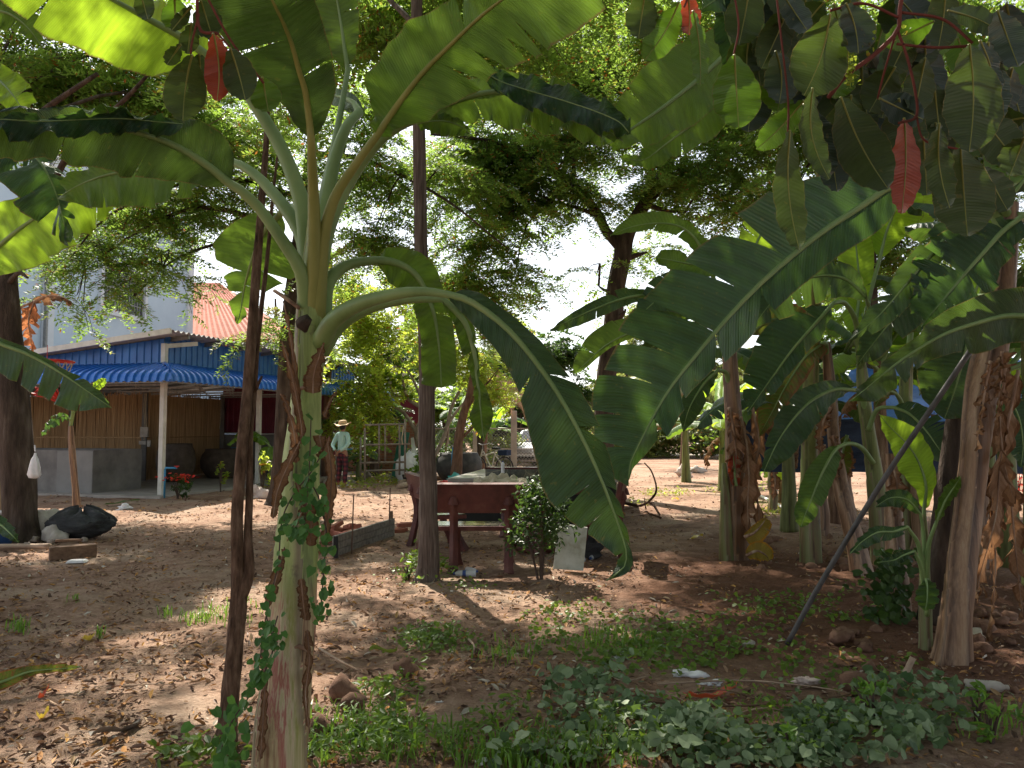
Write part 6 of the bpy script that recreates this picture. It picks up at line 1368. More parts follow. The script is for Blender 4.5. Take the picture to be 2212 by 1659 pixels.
# R3 behind with pale stem
r3 = empty('banana_plant', (0, 0, 0), 'pale stemmed banana plant in front of the bright blue tarpaulin', 'banana plant', GRP)
stempx([(1962, 1190, 9.6, 36), (1960, 1000, 9.6, 32), (1956, 860, 9.6, 28), (1962, 760, 9.6, 22)], 'stem_green', r3, n=14)
for i, (sp_, pt, m_, un) in enumerate((([(1990, 520, 9.6, 6, 6), (1975, 480, 9.6, 50, 50), (1968, 430, 9.6, 70, 66), (1960, 380, 9.6, 40, 40), (1955, 350, 9.6, 5, 5)], [(1962, 780, 9.6), (1975, 640, 9.6), (1990, 520, 9.6)], 'ban_young', True),
        
        ([(2010, 700, 9.6, 5, 5), (2060, 640, 9.6, 40, 40), (2130, 600, 9.6, 46, 46), (2190, 590, 9.6, 6, 6)], [(1962, 800, 9.6), (1975, 750, 9.6), (2010, 700, 9.6)], 'ban', True),
        ([(1935, 850, 9.4, 5, 5), (1920, 845, 9.3, 10, 12), (1905, 855, 9.2, 14, 14), (1890, 880, 9.2, 3, 3)], [(1958, 900, 9.6), (1945, 865, 9.5), (1935, 850, 9.4)], 'ban_old', False))):
    leafpx(sp_, m_, r3, pt, (14, 8), tl=3, tr=3, seed=110 + i, under=un)
# R1 far-left clump of the grove (green stem, dry leaves, yellow sheath)
r1 = empty('banana_plant', (0, 0, 0), 'banana plant with hanging dry leaves and yellow sheath at its foot, left end of grove', 'banana plant', GRP)
stempx([(1588, 1225, 9.0, 58), (1588, 1180, 9.0, 50), (1588, 1080, 9.0, 46), (1586, 980, 9.0, 40), (1583, 880, 9.0, 36), (1578, 800, 9.0, 32), (1574, 720, 9.0, 26), (1572, 660, 9.0, 18)], 'trunk_dry', r1, n=16, noise_=.08)
stempx([(1570, 1215, 8.9, 30), (1568, 1150, 8.9, 26), (1566, 1060, 8.9, 18), (1564, 1000, 8.9, 10)], 'stem_green', r1, n=12)
RL = [([(1524, 558, 8.9, 10, 10), (1505, 520, 8.85, 18, 20), (1470, 490, 8.8, 20, 22), (1420, 482, 8.7, 14, 30), (1365, 490, 8.7, 12, 26), (1318, 508, 8.7, 3, 8)], [(1574, 720, 9), (1548, 620, 8.95), (1524, 558, 8.9)], 'ban', 1, [.35, .6], []),
      ([(1600, 570, 8.6, 5, 5), (1550, 575, 8.5, 16, 20), (1490, 570, 8.4, 20, 24), (1440, 560, 8.3, 12, 24), (1416, 556, 8.3, 6, 12)], [(1576, 700, 9), (1600, 610, 8.8), (1600, 570, 8.6)], 'ban', 1, [], [.5]),
      ([(1515, 600, 8.5, 10, 10), (1480, 605, 8.4, 30, 30), (1440, 630, 8.3, 50, 44), (1405, 660, 8.2, 40, 34), (1375, 690, 8.2, 5, 5)], [(1574, 710, 9), (1555, 640, 8.8), (1515, 600, 8.5)], 'ban_blue', 0, [.4, .6, .75], [.4, .55, .7]),
      ([(1400, 636, 8.3, 8, 8), (1350, 644, 8.2, 14, 22), (1290, 665, 8.1, 18, 22), (1235, 690, 8.0, 14, 16), (1188, 712, 8.0, 4, 4)], [(1574, 730, 9), (1520, 650, 8.7), (1460, 632, 8.4), (1400, 636, 8.3)], 'ban_dark', 0, [.5], [.3]),
      ([(1500, 704, 8.4, 6, 6), (1440, 700, 8.2, 14, 30), (1370, 716, 8.1, 12, 40), (1310, 745, 8.0, 10, 42), (1265, 785, 8.0, 8, 30), (1238, 808, 8.0, 3, 8)], [(1574, 760, 9), (1545, 710, 8.7), (1500, 704, 8.4)], 'ban', 1, [.3], [.25, .45, .7]),
      ([(1530, 700, 8.6, 6, 6), (1490, 715, 8.5, 12, 26), (1440, 735, 8.4, 10, 30), (1400, 755, 8.4, 6, 20), (1385, 768, 8.4, 3, 4)], [(1575, 770, 9), (1560, 715, 8.8), (1530, 700, 8.6)], 'ban_dark', 1, [], [.3, .5, .65]),
      ([(1540, 672, 8.6, 6, 6), (1490, 672, 8.5, 14, 20), (1440, 680, 8.4, 10, 20), (1405, 690, 8.4, 3, 6)], [(1574, 740, 9), (1560, 690, 8.8), (1540, 672, 8.6)], 'ban_blue', 0, [.5], [.4]),
      ([(1600, 640, 9.2, 6, 6), (1620, 560, 9.3, 36, 34), (1650, 490, 9.4, 44, 40), (1680, 430, 9.5, 24, 24), (1695, 395, 9.5, 4, 4)], [(1574, 720, 9), (1585, 680, 9.1), (1600, 640, 9.2)], 'ban_young', 1, [.4, .7], [.5]),
      ([(1620, 720, 9.2, 6, 6), (1670, 690, 9.2, 30, 30), (1730, 700, 9.2, 36, 36), (1770, 740, 9.2, 6, 6)], [(1576, 760, 9), (1595, 735, 9.1), (1620, 720, 9.2)], 'ban_old', 1, [.4, .7], [.5]),
      ([(1550, 800, 8.8, 6, 6), (1520, 830, 8.7, 20, 22), (1490, 880, 8.6, 24, 24), (1475, 930, 8.6, 4, 4)], [(1578, 840, 9), (1568, 806, 8.9), (1550, 800, 8.8)], 'ban_dark', 0, [.4], [.5])]
for i, (sp_, pt, m_, un, a, b) in enumerate(RL): leafpx(sp_, m_, r1, pt, (14, 8), tl=a, tr=b, seed=120 + i, under=bool(un), droop=.03, gap=.015, wave=.02)
for i, sp_ in enumerate(([(1600, 900, 8.9, 6, 6), (1612, 960, 8.85, 16, 16), (1618, 1030, 8.8, 14, 18), (1615, 1100, 8.8, 18, 12), (1620, 1170, 8.8, 4, 4)], [(1575, 880, 8.85, 8, 8), (1585, 930, 8.8, 20, 16), (1590, 990, 8.8, 16, 20), (1585, 1040, 8.8, 5, 5)],
                         [(1625, 880, 8.95, 5, 5), (1640, 950, 8.9, 12, 12), (1632, 1020, 8.9, 14, 12), (1640, 1120, 8.9, 12, 12), (1645, 1190, 8.9, 4, 4)])):
    leafpx(sp_, 'ban_dry', r1, None, (5, 3), tl=4, tr=4, seed=140 + i, name='dead_leaf', gap=.04, wave=.05, droop=.08, frill=.02, ragged=.2)
leafpx([(1590, 1050, 8.8, 8, 8), (1586, 1010, 8.8, 14, 14), (1584, 970, 8.8, 4, 4)], 'broad_red', r1, None, (4, 3), seed=144, name='dead_leaf', label='reddish dead leaf scrap')
leafpx([(1608, 1160, 8.7, 6, 18), (1630, 1150, 8.65, 14, 26), (1648, 1130, 8.7, 10, 22), (1654, 1118, 8.7, 4, 8)], 'ban_yellow', r1, None, (4, 3), seed=145, name='yellow_sheath', wave=.01, tr=1)
leafpx([(1612, 1200, 8.65, 8, 10), (1635, 1190, 8.6, 22, 20), (1655, 1200, 8.65, 20, 16), (1662, 1212, 8.7, 5, 5)], 'ban_yellow', r1, None, (4, 3), seed=146, name='yellow_sheath', wave=.01)
# R4 dry leaning trunk
r4 = empty('banana_plant', (0, 0, 0), 'old banana trunk leaning left with withered top, behind the middle of the dark pole', 'banana plant', GRP)
stempx([(1862, 1235, 8.0, 46), (1848, 1170, 8.05, 38), (1826, 1090, 8.1, 34), (1812, 1020, 8.2, 32), (1800, 940, 8.3, 26), (1796, 870, 8.4, 26), (1790, 800, 8.4, 22), (1785, 740, 8.4, 16)], 'trunk_dry', r4, n=14, noise_=.1)
for i, sp_ in enumerate(([(1795, 880, 8.2, 6, 6), (1780, 905, 8.2, 14, 14), (1772, 950, 8.2, 10, 10), (1775, 985, 8.2, 3, 3)], [(1800, 940, 8.1, 6, 6), (1808, 990, 8.1, 14, 12), (1800, 1040, 8.1, 4, 4)])): leafpx(sp_, 'ban_dry', r4, None, (4, 3), tl=3, tr=3, seed=150 + i, name='dead_leaf', gap=.04, wave=.04, frill=.01)
leafpx([(1780, 740, 8.2, 5, 5), (1740, 770, 8.1, 24, 40), (1700, 830, 8.0, 22, 44), (1668, 890, 8.0, 16, 40), (1640, 940, 8.0, 4, 5)], 'ban_old', r4, [(1786, 770, 8.4), (1786, 745, 8.3), (1780, 740, 8.2)], (10, 7), tl=4, tr=6, seed=153, under=False, gap=.03, droop=.08)
# dark trunks close behind the near shaggy one
r5 = empty('banana_plant', (0, 0, 0), 'dark banana trunk leaning right just behind the young sucker', 'banana plant', GRP)
stempx([(2010, 1345, 5.9, 56), (2024, 1260, 5.9, 50), (2036, 1120, 5.95, 44), (2050, 1000, 6.0, 38), (2066, 880, 6.0, 32), (2080, 780, 6.0, 26)], 'bark_dark', r5, n=14, noise_=.08)
leafpx([(2090, 700, 6.0, 6, 6), (2110, 620, 6.0, 40, 40), (2150, 540, 6.0, 50, 50), (2200, 480, 6.0, 6, 6)], 'ban', r5, [(2080, 790, 6.0), (2084, 740, 6.0), (2090, 700, 6.0)], (12, 8), tl=3, tr=3, seed=160)
r6 = empty('banana_plant', (0, 0, 0), 'short withered banana stump wrapped in small creepers left of the young sucker', 'banana plant', GRP)
stempx([(1945, 1330, 6.2, 46), (1940, 1250, 6.2, 40), (1932, 1150, 6.3, 36), (1930, 1060, 6.4, 32), (1925, 980, 6.4, 24)], 'trunk_dry', r6, n=14, noise_=.1)
leafpx([(1925, 990, 6.4, 5, 5), (1935, 1030, 6.3, 14, 14), (1940, 1090, 6.3, 16, 16), (1935, 1150, 6.3, 4, 4)], 'ban_dry', r6, None, (4, 3), tl=3, tr=3, seed=165, name='dead_leaf', gap=.04, wave=.04)
# creeper on R6
vc = empty('creeper', (0, 0, 0), 'dark green small leaved creeper at the foot of the withered stump', 'vine')
rg = np.random.default_rng(31); n = 230
pos = np.array([tuple(P(rg.normal(1922, 26), rg.uniform(1190, 1345), 6.0 + rg.uniform(-.2, .15))) for _ in range(n)])
mb = MB(); mb.tube(cv([P(1925, 1345, 6.05), P(1930, 1270, 6.05), P(1925, 1190, 6.1)], 8), .004, 4); mb.build('stem', M['twig'], vc)
leafpatch('leaves', pos, rg.normal(0, .4, (n, 3)) + [0, -1, .6], rg.uniform(.02, .04, n), 'foliage_dark', 12, 'round', parent=vc, kind=None)
# filler plants further back in the grove
leafpx([(1870, 640, 6.8, 8, 8), (1820, 600, 6.8, 40, 40), (1750, 600, 6.8, 50, 50), (1680, 640, 6.8, 44, 44), (1630, 700, 6.8, 5, 5)], 'ban_dark', r2, [(1862, 790, 8.3), (1880, 690, 7.5), (1870, 640, 6.8)], (14, 8), tl=5, tr=5, seed=601, under=False, gap=.02, droop=.05)
leafpx([(1610, 640, 7.8, 6, 6), (1640, 600, 7.7, 36, 40), (1700, 570, 7.6, 44, 46), (1770, 580, 7.5, 36, 36), (1820, 620, 7.4, 5, 5)], 'ban_dark', r1, [(1574, 720, 9), (1590, 670, 8.4), (1610, 640, 7.8)], (14, 8), tl=4, tr=5, seed=603, under=False, gap=.02)
leafpx([(1700, 760, 9.0, 6, 6), (1740, 800, 9.0, 30, 36), (1765, 860, 9.0, 36, 36), (1770, 920, 9.0, 5, 5)], 'ban_dark', r4, None, (8, 6), tl=3, tr=3, seed=604, under=False)
LB = ['shadowed banana plant in the middle of the grove behind the big slanting leaf', 'banana plant behind the pale stalked one', 'banana plant right of the blue tarpaulin near the frame edge', 'banana plant behind the withered leaning trunk', 'tall banana plant deep in the grove under the dark leaves', 'short banana plant before the dark net', 'tall banana plant at the right frame edge far back', 'low banana plant under the dark net, sunlit']
for i, (px_, D, h, nl, ll, ms) in enumerate(((1700, 11.5, 1.9, 8, 1.6, ('ban', 'ban_dark')), (1800, 12.5, 2.2, 8, 1.8, ('ban', 'ban_young')), (2170, 8.6, 2.3, 8, 1.7, ('ban', 'ban_dark', 'ban_blue')), (1900, 10.8, 2.5, 8, 1.7, ('ban', 'ban_young')),
                                            (2130, 11.5, 2.7, 7, 1.6, ('ban', 'ban_dark')), (1760, 15.0, .9, 6, 1.0, ('ban_young', 'ban')), (2230, 7.2, 2.6, 8, 1.6, ('ban_dark', 'ban')), (1690, 16.0, .7, 6, .9, ('ban_young',)))):
    banana3(GX(px_, D).x, D, h, .11, 200 + i, LB[i], nl=nl, ll=ll, lw=.25, stem='trunk_dry' if i % 2 else 'stem_green', mats=ms, dead=1 if i < 5 else 0)
TL = ['slim bare banana trunk under the tarp, left one', 'slim bare banana trunk under the tarp, second from the left', 'slim bare banana trunk under the tarp, third from the left', 'slim bare banana trunk beside the sucker far back', 'pale bare banana trunk near the right frame edge']
for i, (x, D, w, yt) in enumerate(((1668, 14, 17, 990), (1775, 11, 26, 960), (1830, 13, 20, 950), (1985, 9.4, 30, 960), (2120, 8.5, 34, 900))):
    root = empty('old_banana_plant', (0, 0, 0), TL[i], 'banana plant', 'bare banana plants in the grove'); yb = HZ + 1.5 * FPX / D
    stempx([(x, yb + 4, D, w * 1.2), (x + 3, yb - 40, D, w), (x - 2, (yb + yt) / 2, D, w * .9), (x, yt, D, w * .7)], 'trunk_dry' if i else 'stem_green', root, noise_=.1)
    leafpx([(x, yt + 20, D - .1, 4, 4), (x + 6, yt + 50, D - .15, 12, 10), (x + 2, yt + 90, D - .15, 3, 3)], 'ban_dry', root, None, (4, 3), tl=2, seed=230 + i, name='dead_leaf', gap=.04, wave=.04)
# leaf I, from a tall plant right of the frame centre whose stem hides behind the dark leaves
ri = empty('banana_plant', (0, 0, 0), 'tall banana plant whose dappled leaf reaches left above the forked tree', 'banana plant', GRP)
stempx([(1752, 1215, 8.7, 44), (1748, 1000, 8.7, 36), (1756, 700, 8.2, 30), (1772, 420, 7.2, 28), (1790, 250, 6.4, 24)], 'stem_green', ri)
leafpx([(1640, 50, 4.6, 20, 20), (1570, 115, 4.4, 70, 70), (1500, 178, 4.25, 76, 92), (1430, 233, 4.1, 66, 92), (1370, 274, 4.0, 50, 70), (1325, 305, 3.95, 18, 36), (1300, 318, 3.95, 3, 3)], 'ban', ri, [(1788, 270, 6.4), (1770, 60, 5.6), (1710, 10, 5.0), (1640, 50, 4.6)], (24, 14), tl=[], tr=[(.55, .3, .02)], seed=170, wave=.03)
leafpx([(1640, 190, 4.9, 8, 8), (1560, 215, 4.8, 40, 40), (1500, 265, 4.8, 50, 50), (1440, 310, 4.7, 34, 40), (1390, 345, 4.7, 20, 20), (1340, 340, 4.7, 4, 4)], 'ban', ri, [(1788, 290, 6.4), (1720, 200, 5.6), (1640, 190, 4.9)], (20, 10), seed=171, tl=[.5], wave=.03)
leafpx([(1820, -60, 3.4, 20, 20), (1740, -40, 3.2, 60, 130), (1680, -30, 3.0, 60, 160), (1620, -20, 2.9, 60, 170), (1565, -10, 2.85, 50, 130), (1515, 20, 2.8, 10, 30)][::1], 'ban_blue', ri, [(1790, 250, 6.4), (1850, 0, 5.0), (1860, -70, 4.0), (1820, -60, 3.4)], (24, 12), tl=[.5], tr=[], seed=172, under=False)
leafpx([(1560, -20, 2.85, 6, 6), (1570, 60, 2.85, 34, 30), (1590, 120, 2.85, 36, 32), (1612, 155, 2.85, 24, 24), (1622, 165, 2.85, 6, 6)], 'ban_blue', ri, None, (4, 3), seed=173, under=False, name='leaf_strip')
leafpx([(1640, -20, 2.9, 6, 6), (1660, 40, 2.9, 40, 30), (1680, 85, 2.9, 36, 26), (1690, 115, 2.9, 8, 6)], 'ban_blue', ri, None, (4, 3), seed=174, under=False, name='leaf_strip')
leafpx([(1700, -20, 2.95, 6, 6), (1720, 30, 2.95, 40, 36), (1735, 60, 2.95, 34, 34), (1745, 78, 2.95, 8, 8)], 'ban_blue', ri, None, (4, 3), seed=175, under=False, name='leaf_strip')

# ================================================================ DARK BROAD LEAVES NEAR THE LENS
def fleaf(root, base, tip, w, D, mat, seed, bendx=0.0, name='leaf', lab=None, und=True):
    bx, by = base; tx, ty = tip; L = math.hypot(tx - bx, ty - by); nx, ny = (ty - by) / L, -(tx - bx) / L
    st = []
    for t, k in ((0, .12), (.12, .42), (.3, .8), (.5, 1), (.7, .98), (.85, .72), (.95, .38), (1, .05)):
        off = bendx * L * math.sin(t * 3.14)
        st.append((bx + (tx - bx) * t + nx * off, by + (ty - by) * t + ny * off, D + .05 * math.sin(t * 3), w / 2 * k, w / 2 * k, .03, -.02))
    leafpx(st, mat, root, None, (4, 3), seed=seed, under=und, wave=.0025, ribw=6, capb=.01, capt=.01, bulge=.15, name=name, pmat='petiole_y', slant=.12, label=lab, ragged=.0, ribend=.0012)
def FR(x, y): return (1371.5 + x * .38, y * .38)
bl = empty('broadleaf_tree', (0, 0, 0), 'overhanging tree with big dark olive and red leaves hanging close at top right', 'tree')
mb = MB()
mb.tube(cv([Vector((3.6, 1.0, -.05)), Vector((3.5, 1.2, 1.6)), Vector((3.0, 1.6, 3.1)), Vector((2.2, 1.9, 3.0)), P(1950, -120, 2.0)], 24), [.11 * (1 - .03 * i) for i in range(24)], 10, noise=.06)
mb.build('trunk', M['bark_brown'], bl, smooth=True)
mb = MB()
for pth, r in (([P(1950, -120, 2.0), P(*FR(1520, -60), 2.0), P(*FR(1505, 60), 2.0), P(*FR(1490, 180), 2.0), P(*FR(1350, 320), 2.0), P(*FR(1200, 430), 2.0), P(*FR(1100, 555), 2.0)], .006), ([P(*FR(1500, 100), 2.0), P(*FR(1300, 20), 2.0), P(*FR(1110, 60), 2.0)], .004),
               ([P(*FR(1510, 70), 2.0), P(*FR(1750, 110), 2.02), P(*FR(1920, 245), 2.0)], .004), ([P(*FR(1495, 180), 2.0), P(*FR(1540, 300), 2.0), P(*FR(1590, 500), 2.0), P(*FR(1600, 660), 2.0), P(*FR(1500, 700), 1.98)], .004),
               ([P(*FR(1600, 660), 2.0), P(*FR(1650, 800), 2.0), P(*FR(1850, 850), 2.0)], .003), ([P(*FR(1480, 200), 2.0), P(*FR(1420, 400), 2.05), P(*FR(1380, 560), 2.1)], .003), ([P(*FR(1490, 250), 2.0), P(*FR(1700, 270), 2.0), P(*FR(1900, 262), 2.0)], .004),
               ([P(1950, -120, 2.0), P(*FR(700, -80), 2.1), P(*FR(300, -60), 2.1), P(*FR(60, -40), 2.1)], .007), ([P(*FR(560, -60), 2.1), P(*FR(590, 150), 2.1), P(*FR(560, 320), 2.1)], .003), ([P(*FR(800, -60), 2.1), P(*FR(830, 200), 2.1), P(*FR(870, 560), 2.1), P(*FR(870, 760), 2.08)], .003),
               ([P(*FR(300, -60), 2.1), P(*FR(295, 0), 2.1), P(*FR(280, 40), 2.1)], .003)): mb.tube(cv(pth, 16), r, 6)
mb.build('branches', M['twig_red'], bl, smooth=True)
FL = [((1110, 80), (960, 545), 320, 1.9, 'broad', .05), ((1010, 500), (1105, 1020), 135, 1.8, 'broad', -.10), ((960, 590), (1085, 1020), 190, 1.95, 'broad_blue', .08), ((880, 740), (935, 1425), 175, 1.75, 'broad', -.05), ((1170, 550), (1440, 1075), 300, 1.95, 'broad', -.04),
      ((1900, 250), (1900, 865), 340, 1.7, 'broad', .04), ((2010, 240), (2060, 700), 250, 1.85, 'broad_blue', -.06), ((1960, 230), (2020, 620), 120, 1.8, 'broad_blue', .1), ((1730, 700), (1790, 1185), 165, 1.7, 'broad', -.06), ((1850, 840), (1890, 1345), 360, 1.8, 'broad', 0),
      ((565, 310), (590, 730), 275, 1.9, 'broad_green', 0), ((60, -60), (20, 220), 180, 2.0, 'broad', 0), ((250, 10), (50, 345), 170, 2.05, 'broad_green', .05), ((800, 290), (820, 590), 200, 2.1, 'broad_blue', .08), ((1200, 20), (1270, 305), 230, 1.95, 'broad_blue', .06), ((1130, 20), (1240, 300), 120, 2.0, 'broad', -.05),
      ((960, 570), (690, 850), 150, 2.1, 'broad_green', .03), ((2215, 780), (2130, 1000), 200, 1.7, 'broad', 0), ((1390, 560), (1640, 680), 200, 2.15, 'broad_blue', 0), ((330, 60), (370, 490), 100, 1.95, 'broad_green', .04), ((1500, 560), (1560, 900), 260, 2.2, 'broad', 0), ((1230, 540), (1180, 900), 260, 2.2, 'broad', 0),
      ((1700, 120), (1420, 260), 160, 2.2, 'broad_green', 0), ((1650, 330), (1590, 640), 180, 2.2, 'broad', 0), ((1780, 60), (2080, 180), 150, 2.1, 'broad', .05), ((2060, 60), (2180, 380), 240, 1.9, 'broad_blue', 0), ((1100, 750), (1150, 1090), 180, 2.3, 'broad_blue', 0), ((1640, 780), (1660, 1110), 260, 2.2, 'broad', 0),
      ((820, -60), (990, 190), 150, 2.3, 'broad_blue', 0), ((1950, 640), (2180, 930), 260, 2.2, 'broad', 0), ((1480, 380), (1330, 640), 220, 2.3, 'broad', 0), ((1230, 250), (1130, 560), 200, 2.3, 'broad_green', 0), ((1700, 480), (1740, 820), 260, 2.35, 'broad', 0), ((1980, 950), (2120, 1200), 200, 2.2, 'broad', 0)]
for i, (a, b, w, D, m_, bd) in enumerate(FL): fleaf(bl, FR(*a), FR(*b), w * .38, D, m_, 300 + i, bd)
for i, (a, b, w, D) in enumerate((((1530, 670), (1515, 1215), 175, 2.05), ((300, -40), (305, 200), 130, 2.1))): fleaf(bl, FR(*a), FR(*b), w * .38, D, 'broad_red', 340 + i, .03, lab='red old leaf')
rr = random.Random(44)
for i in range(60):
    x_, y_ = rr.uniform(640, 2230), rr.uniform(-120, 760)
    if x_ < 1200 and y_ > 330: y_ -= 330
    if y_ > 420 and x_ < 1500: y_ -= 250
    L_ = rr.uniform(240, 420); an = rr.gauss(0, .45)
    fleaf(bl, FR(x_, y_), FR(x_ + L_ * math.sin(an), y_ + L_ * math.cos(an)), rr.uniform(150, 260) * .38, rr.uniform(2.35, 3.0), rr.choice(('broad', 'broad', 'broad_blue', 'broad_green')), 700 + i, rr.uniform(-.05, .05))
rr = random.Random(4); rg = np.random.default_rng(2)
for cx_, cy_ in ((1220, 390), (1210, 320), (1225, 450), (1540, 190), (1330, 260)):
    pos = np.array([tuple(P(*FR(cx_ + rr.gauss(0, 22), cy_ + rr.gauss(0, 26)), 2.0 + rr.uniform(-.02, .02))) for k in range(40 if cx_ < 1300 else 10)])
    leafpatch('flower_buds', pos, rg.normal(0, 1, (len(pos), 3)), rg.uniform(.003, .006, len(pos)), 'canopy_y', 7, 'round', parent=bl, kind=None)
# left cluster
b2 = empty('broadleaf_branch', (0, 0, 0), 'hanging branch with dark olive leaves and one bright red leaf at top left', 'tree branch')
def FQ(x, y): return (x / 3, y / 3)
mb = MB()
for pth, r in (([P(460, -200, 2.2), P(430, -40, 2.2), P(430, 60, 2.2), P(470, 72, 2.2)], .005), ([P(430, 30, 2.2), P(415, 90, 2.2), P(412, 118, 2.2)], .0035), ([P(440, -20, 2.2), P(500, 90, 2.25), P(570, 180, 2.3)], .0035), ([P(430, -40, 2.2), P(390, -10, 2.2), P(376, 0, 2.2)], .003), ([P(470, 72, 2.2), P(497, 103, 2.2)], .003)): mb.tube(cv(pth, 12), r, 6)
mb.build('twig', M['twig_red'], b2, smooth=True)
for i, (a, b, w, D, m_, bd) in enumerate((((1245, 355), (1185, 785), 280, 2.1, 'broad', -.03), ((1490, 310), (1590, 650), 215, 2.1, 'broad', .02), ((1130, -20), (1140, 200), 185, 2.2, 'broad_green', 0), ((1240, 150), (1215, 350), 130, 2.25, 'broad', 0), ((1700, 500), (1740, 725), 200, 2.4, 'broad_green', 0),
        ((1300, 0), (1380, 250), 190, 2.3, 'broad', 0), ((900, -80), (960, 130), 130, 2.2, 'broad', 0), ((1170, 290), (1080, 420), 110, 2.15, 'broad', 0), ((1240, 40), (1110, 200), 90, 2.15, 'broad', 0), ((1290, 350), (1310, 560), 170, 2.2, 'broad', 0))): fleaf(b2, FQ(*a), FQ(*b), w / 3, D, m_, 360 + i, bd)
fleaf(b2, FQ(1380, 215), FQ(1405, 655), 190 / 3, 2.08, 'broad_red', 380, .06, lab='bright red old leaf')
SHADE_OVER = [((.3, 13, 8.2), (2.0, 1.8, .7), 90), ((3.2, 12.3, 8.0), (2.0, 1.8, .7), 90), ((-1.8, 7, 8.4), (1.7, 1.4, .6), 10), ((5.8, 11, 7.4), (2, 2, .8), 60), ((-4.5, 8.5, 8.6), (2.4, 2.0, .9), 60), ((-1.0, 8.5, 9.0), (2.6, 2.2, .9), 68), ((2.5, 9.0, 9.0), (2.6, 2.4, .9), 95), ((-3.0, 5.5, 8.0), (2.4, 2.2, .9), 45), ((1.0, 5.5, 8.0), (2.4, 2.2, .9), 42), ((4.5, 6, 8), (2.6, 2.4, .9), 90)]  # leaf clusters added to keep sun off the near ground and leaves
SHADE_AROUND = [((7.5, 3.5, 5.5), (1.6, 3.0, 2.0), 90), ((6.5, -1, 6.5), (2.6, 2.6, 1.2), 80), ((1.5, -2.5, 6.0), (3.2, 2.2, 1.2), 90), ((-3.5, -1.5, 6.0), (2.6, 2.6, 1.2), 80), ((-7, 2.5, 6.0), (1.6, 3.0, 2.0), 70), ((8, 8.5, 6.5), (1.8, 3, 2), 80), ((0, -6, 4), (6, 1.5, 3), 120), ((2, 1.0, 7), (3, 2, .8), 60)]  # unseen leaf clusters added behind and beside the camera to cut skylight
# ================================================================ TABLE SET
def bench(label, c, rz, w=1.12):
    root = empty('stone_bench', (c[0], c[1], 0), label, 'bench', 'dark red stone benches round the table'); root.rotation_euler = (0, 0, rz)
    # local: sitter faces +y, back toward -y
    mb = MB(); mb.box((0, .22, .455), (w, .40, .05)); s = mb.build('seat', M['red_conc'], root, bevel=.008)
    mb = MB()
    k = max(2, int(w / .3)); 
    for i in range(k): mb.box((-w / 2 + w / k * (i + .5), .22, .483), (w / k - .006, .37, .008))
    mb.build('seat_tiles', M['granite'], s)
    tilt = Matrix.Rotation(R(12), 3, 'X'); cb = Vector((0, -.06, .775))
    mb = MB(); mb.box(cb, (w, .05, .30), M=tilt); mb.box(cb + tilt @ Vector((0, 0, .155)), (w + .03, .075, .02), M=tilt); b = mb.build('backrest', M['red_conc'], root, bevel=.006)
    mb = MB()
    for i in range(k): mb.box(cb + tilt @ Vector((-w / 2 + w / k * (i + .5), .030, 0)), (w / k - .006, .008, .27), M=tilt)
    mb.build('back_tiles', M['granite'], b)
    for s_ in (-1, 1):
        x = s_ * w * .25
        mb = MB(); q = cv([(x, -.10, 0), (x, -.07, .12), (x, -.01, .45), (x, -.06, .72)], 9); mb.tube(q, [.062, .056, .052, .050, .048, .048, .048, .05, .054], 4); mb.tube([(x, -.085, .80), (x, -.075, .72)], [.03, .07], 8); mb.build('rear_leg', M['red_conc'], root, bevel=.008)
        mb = MB(); q = cv([(x * 1.0, .47, 0), (x * 1.0, .43, .1), (x * 1.0, .34, .3), (x * 1.0, .32, .44)], 9); mb.tube(q, [.075, .068, .058, .05, .046, .046, .05, .055, .06], 4); mb.build('front_leg', M['red_conc'], root, bevel=.008)
    return root
bench('dark red stone bench with its back turned, directly right of the grey trunk', (GX(1040, 8.15).x, 8.2), 0, 1.15)
bench('dark red stone bench side on at the left, partly behind the grey trunk', (-1.12, 9.75), R(-72), 1.15)
bench('dark red stone bench side on behind the tip of the hanging banana leaf', (GX(1335, 8.9).x, 9.1), R(78), 1.0)
bench('stone bench facing the camera with dark flowered tile back, beyond the round table', (GX(1130, 11.3).x, 11.3), R(180), 1.1)
tb_ = empty('round_table', GX(1165, 9.75), 'round stone table with pale polished top between the dark red benches', 'table')
mb = MB(); mb.lathe((0, 0, .74), [(.01, -.02), (.62, -.02), (.66, 0), (.66, .045), (.64, .055)], 40, cap=False); mb.build('table_edge', M['red_conc'], tb_, smooth=False)
mb = MB(); mb.lathe((0, 0, .796), [(.645, 0), (.01, .003)], 40, cap=False); mb.build('table_top', M['slab'], tb_)
mb = MB(); mb.lathe((0, 0, 0), [(.30, 0), (.28, .06), (.14, .14), (.11, .4), (.14, .6), (.3, .72)], 20); mb.build('pedestal', M['red_conc'], tb_, smooth=True)
for k in range(3):
    mb = MB(); a = k * 2.09 + .5; q = cv([(0, 0, .5), (math.cos(a) * .2, math.sin(a) * .2, .35), (math.cos(a) * .42, math.sin(a) * .42, .02)], 7); mb.tube(q, [.05, .05, .05, .052, .055, .06, .07], 4); mb.build('leg', M['red_conc'], tb_)
plat = empty('tiled_table', (0, 13.5, 0), 'large low stone topped platform with dark sides behind the table set', 'platform')
mb = MB(); cs = [(-1.0, 12.07), (1.7, 12.0), (2.2, 15.6), (-.42, 15.7)]
def prism(mb, cs, z0, z1, o=(0, 13.5)):
    vs = [Vector((x - o[0], y - o[1], z)) for z in (z0, z1) for x, y in cs]; mb.add(vs, [(3, 2, 1, 0), (4, 5, 6, 7), (0, 1, 5, 4), (1, 2, 6, 5), (2, 3, 7, 6), (3, 0, 4, 7)])
prism(mb, cs, .68, .74); mb.build('top', M['slab'], plat, bevel=.006)
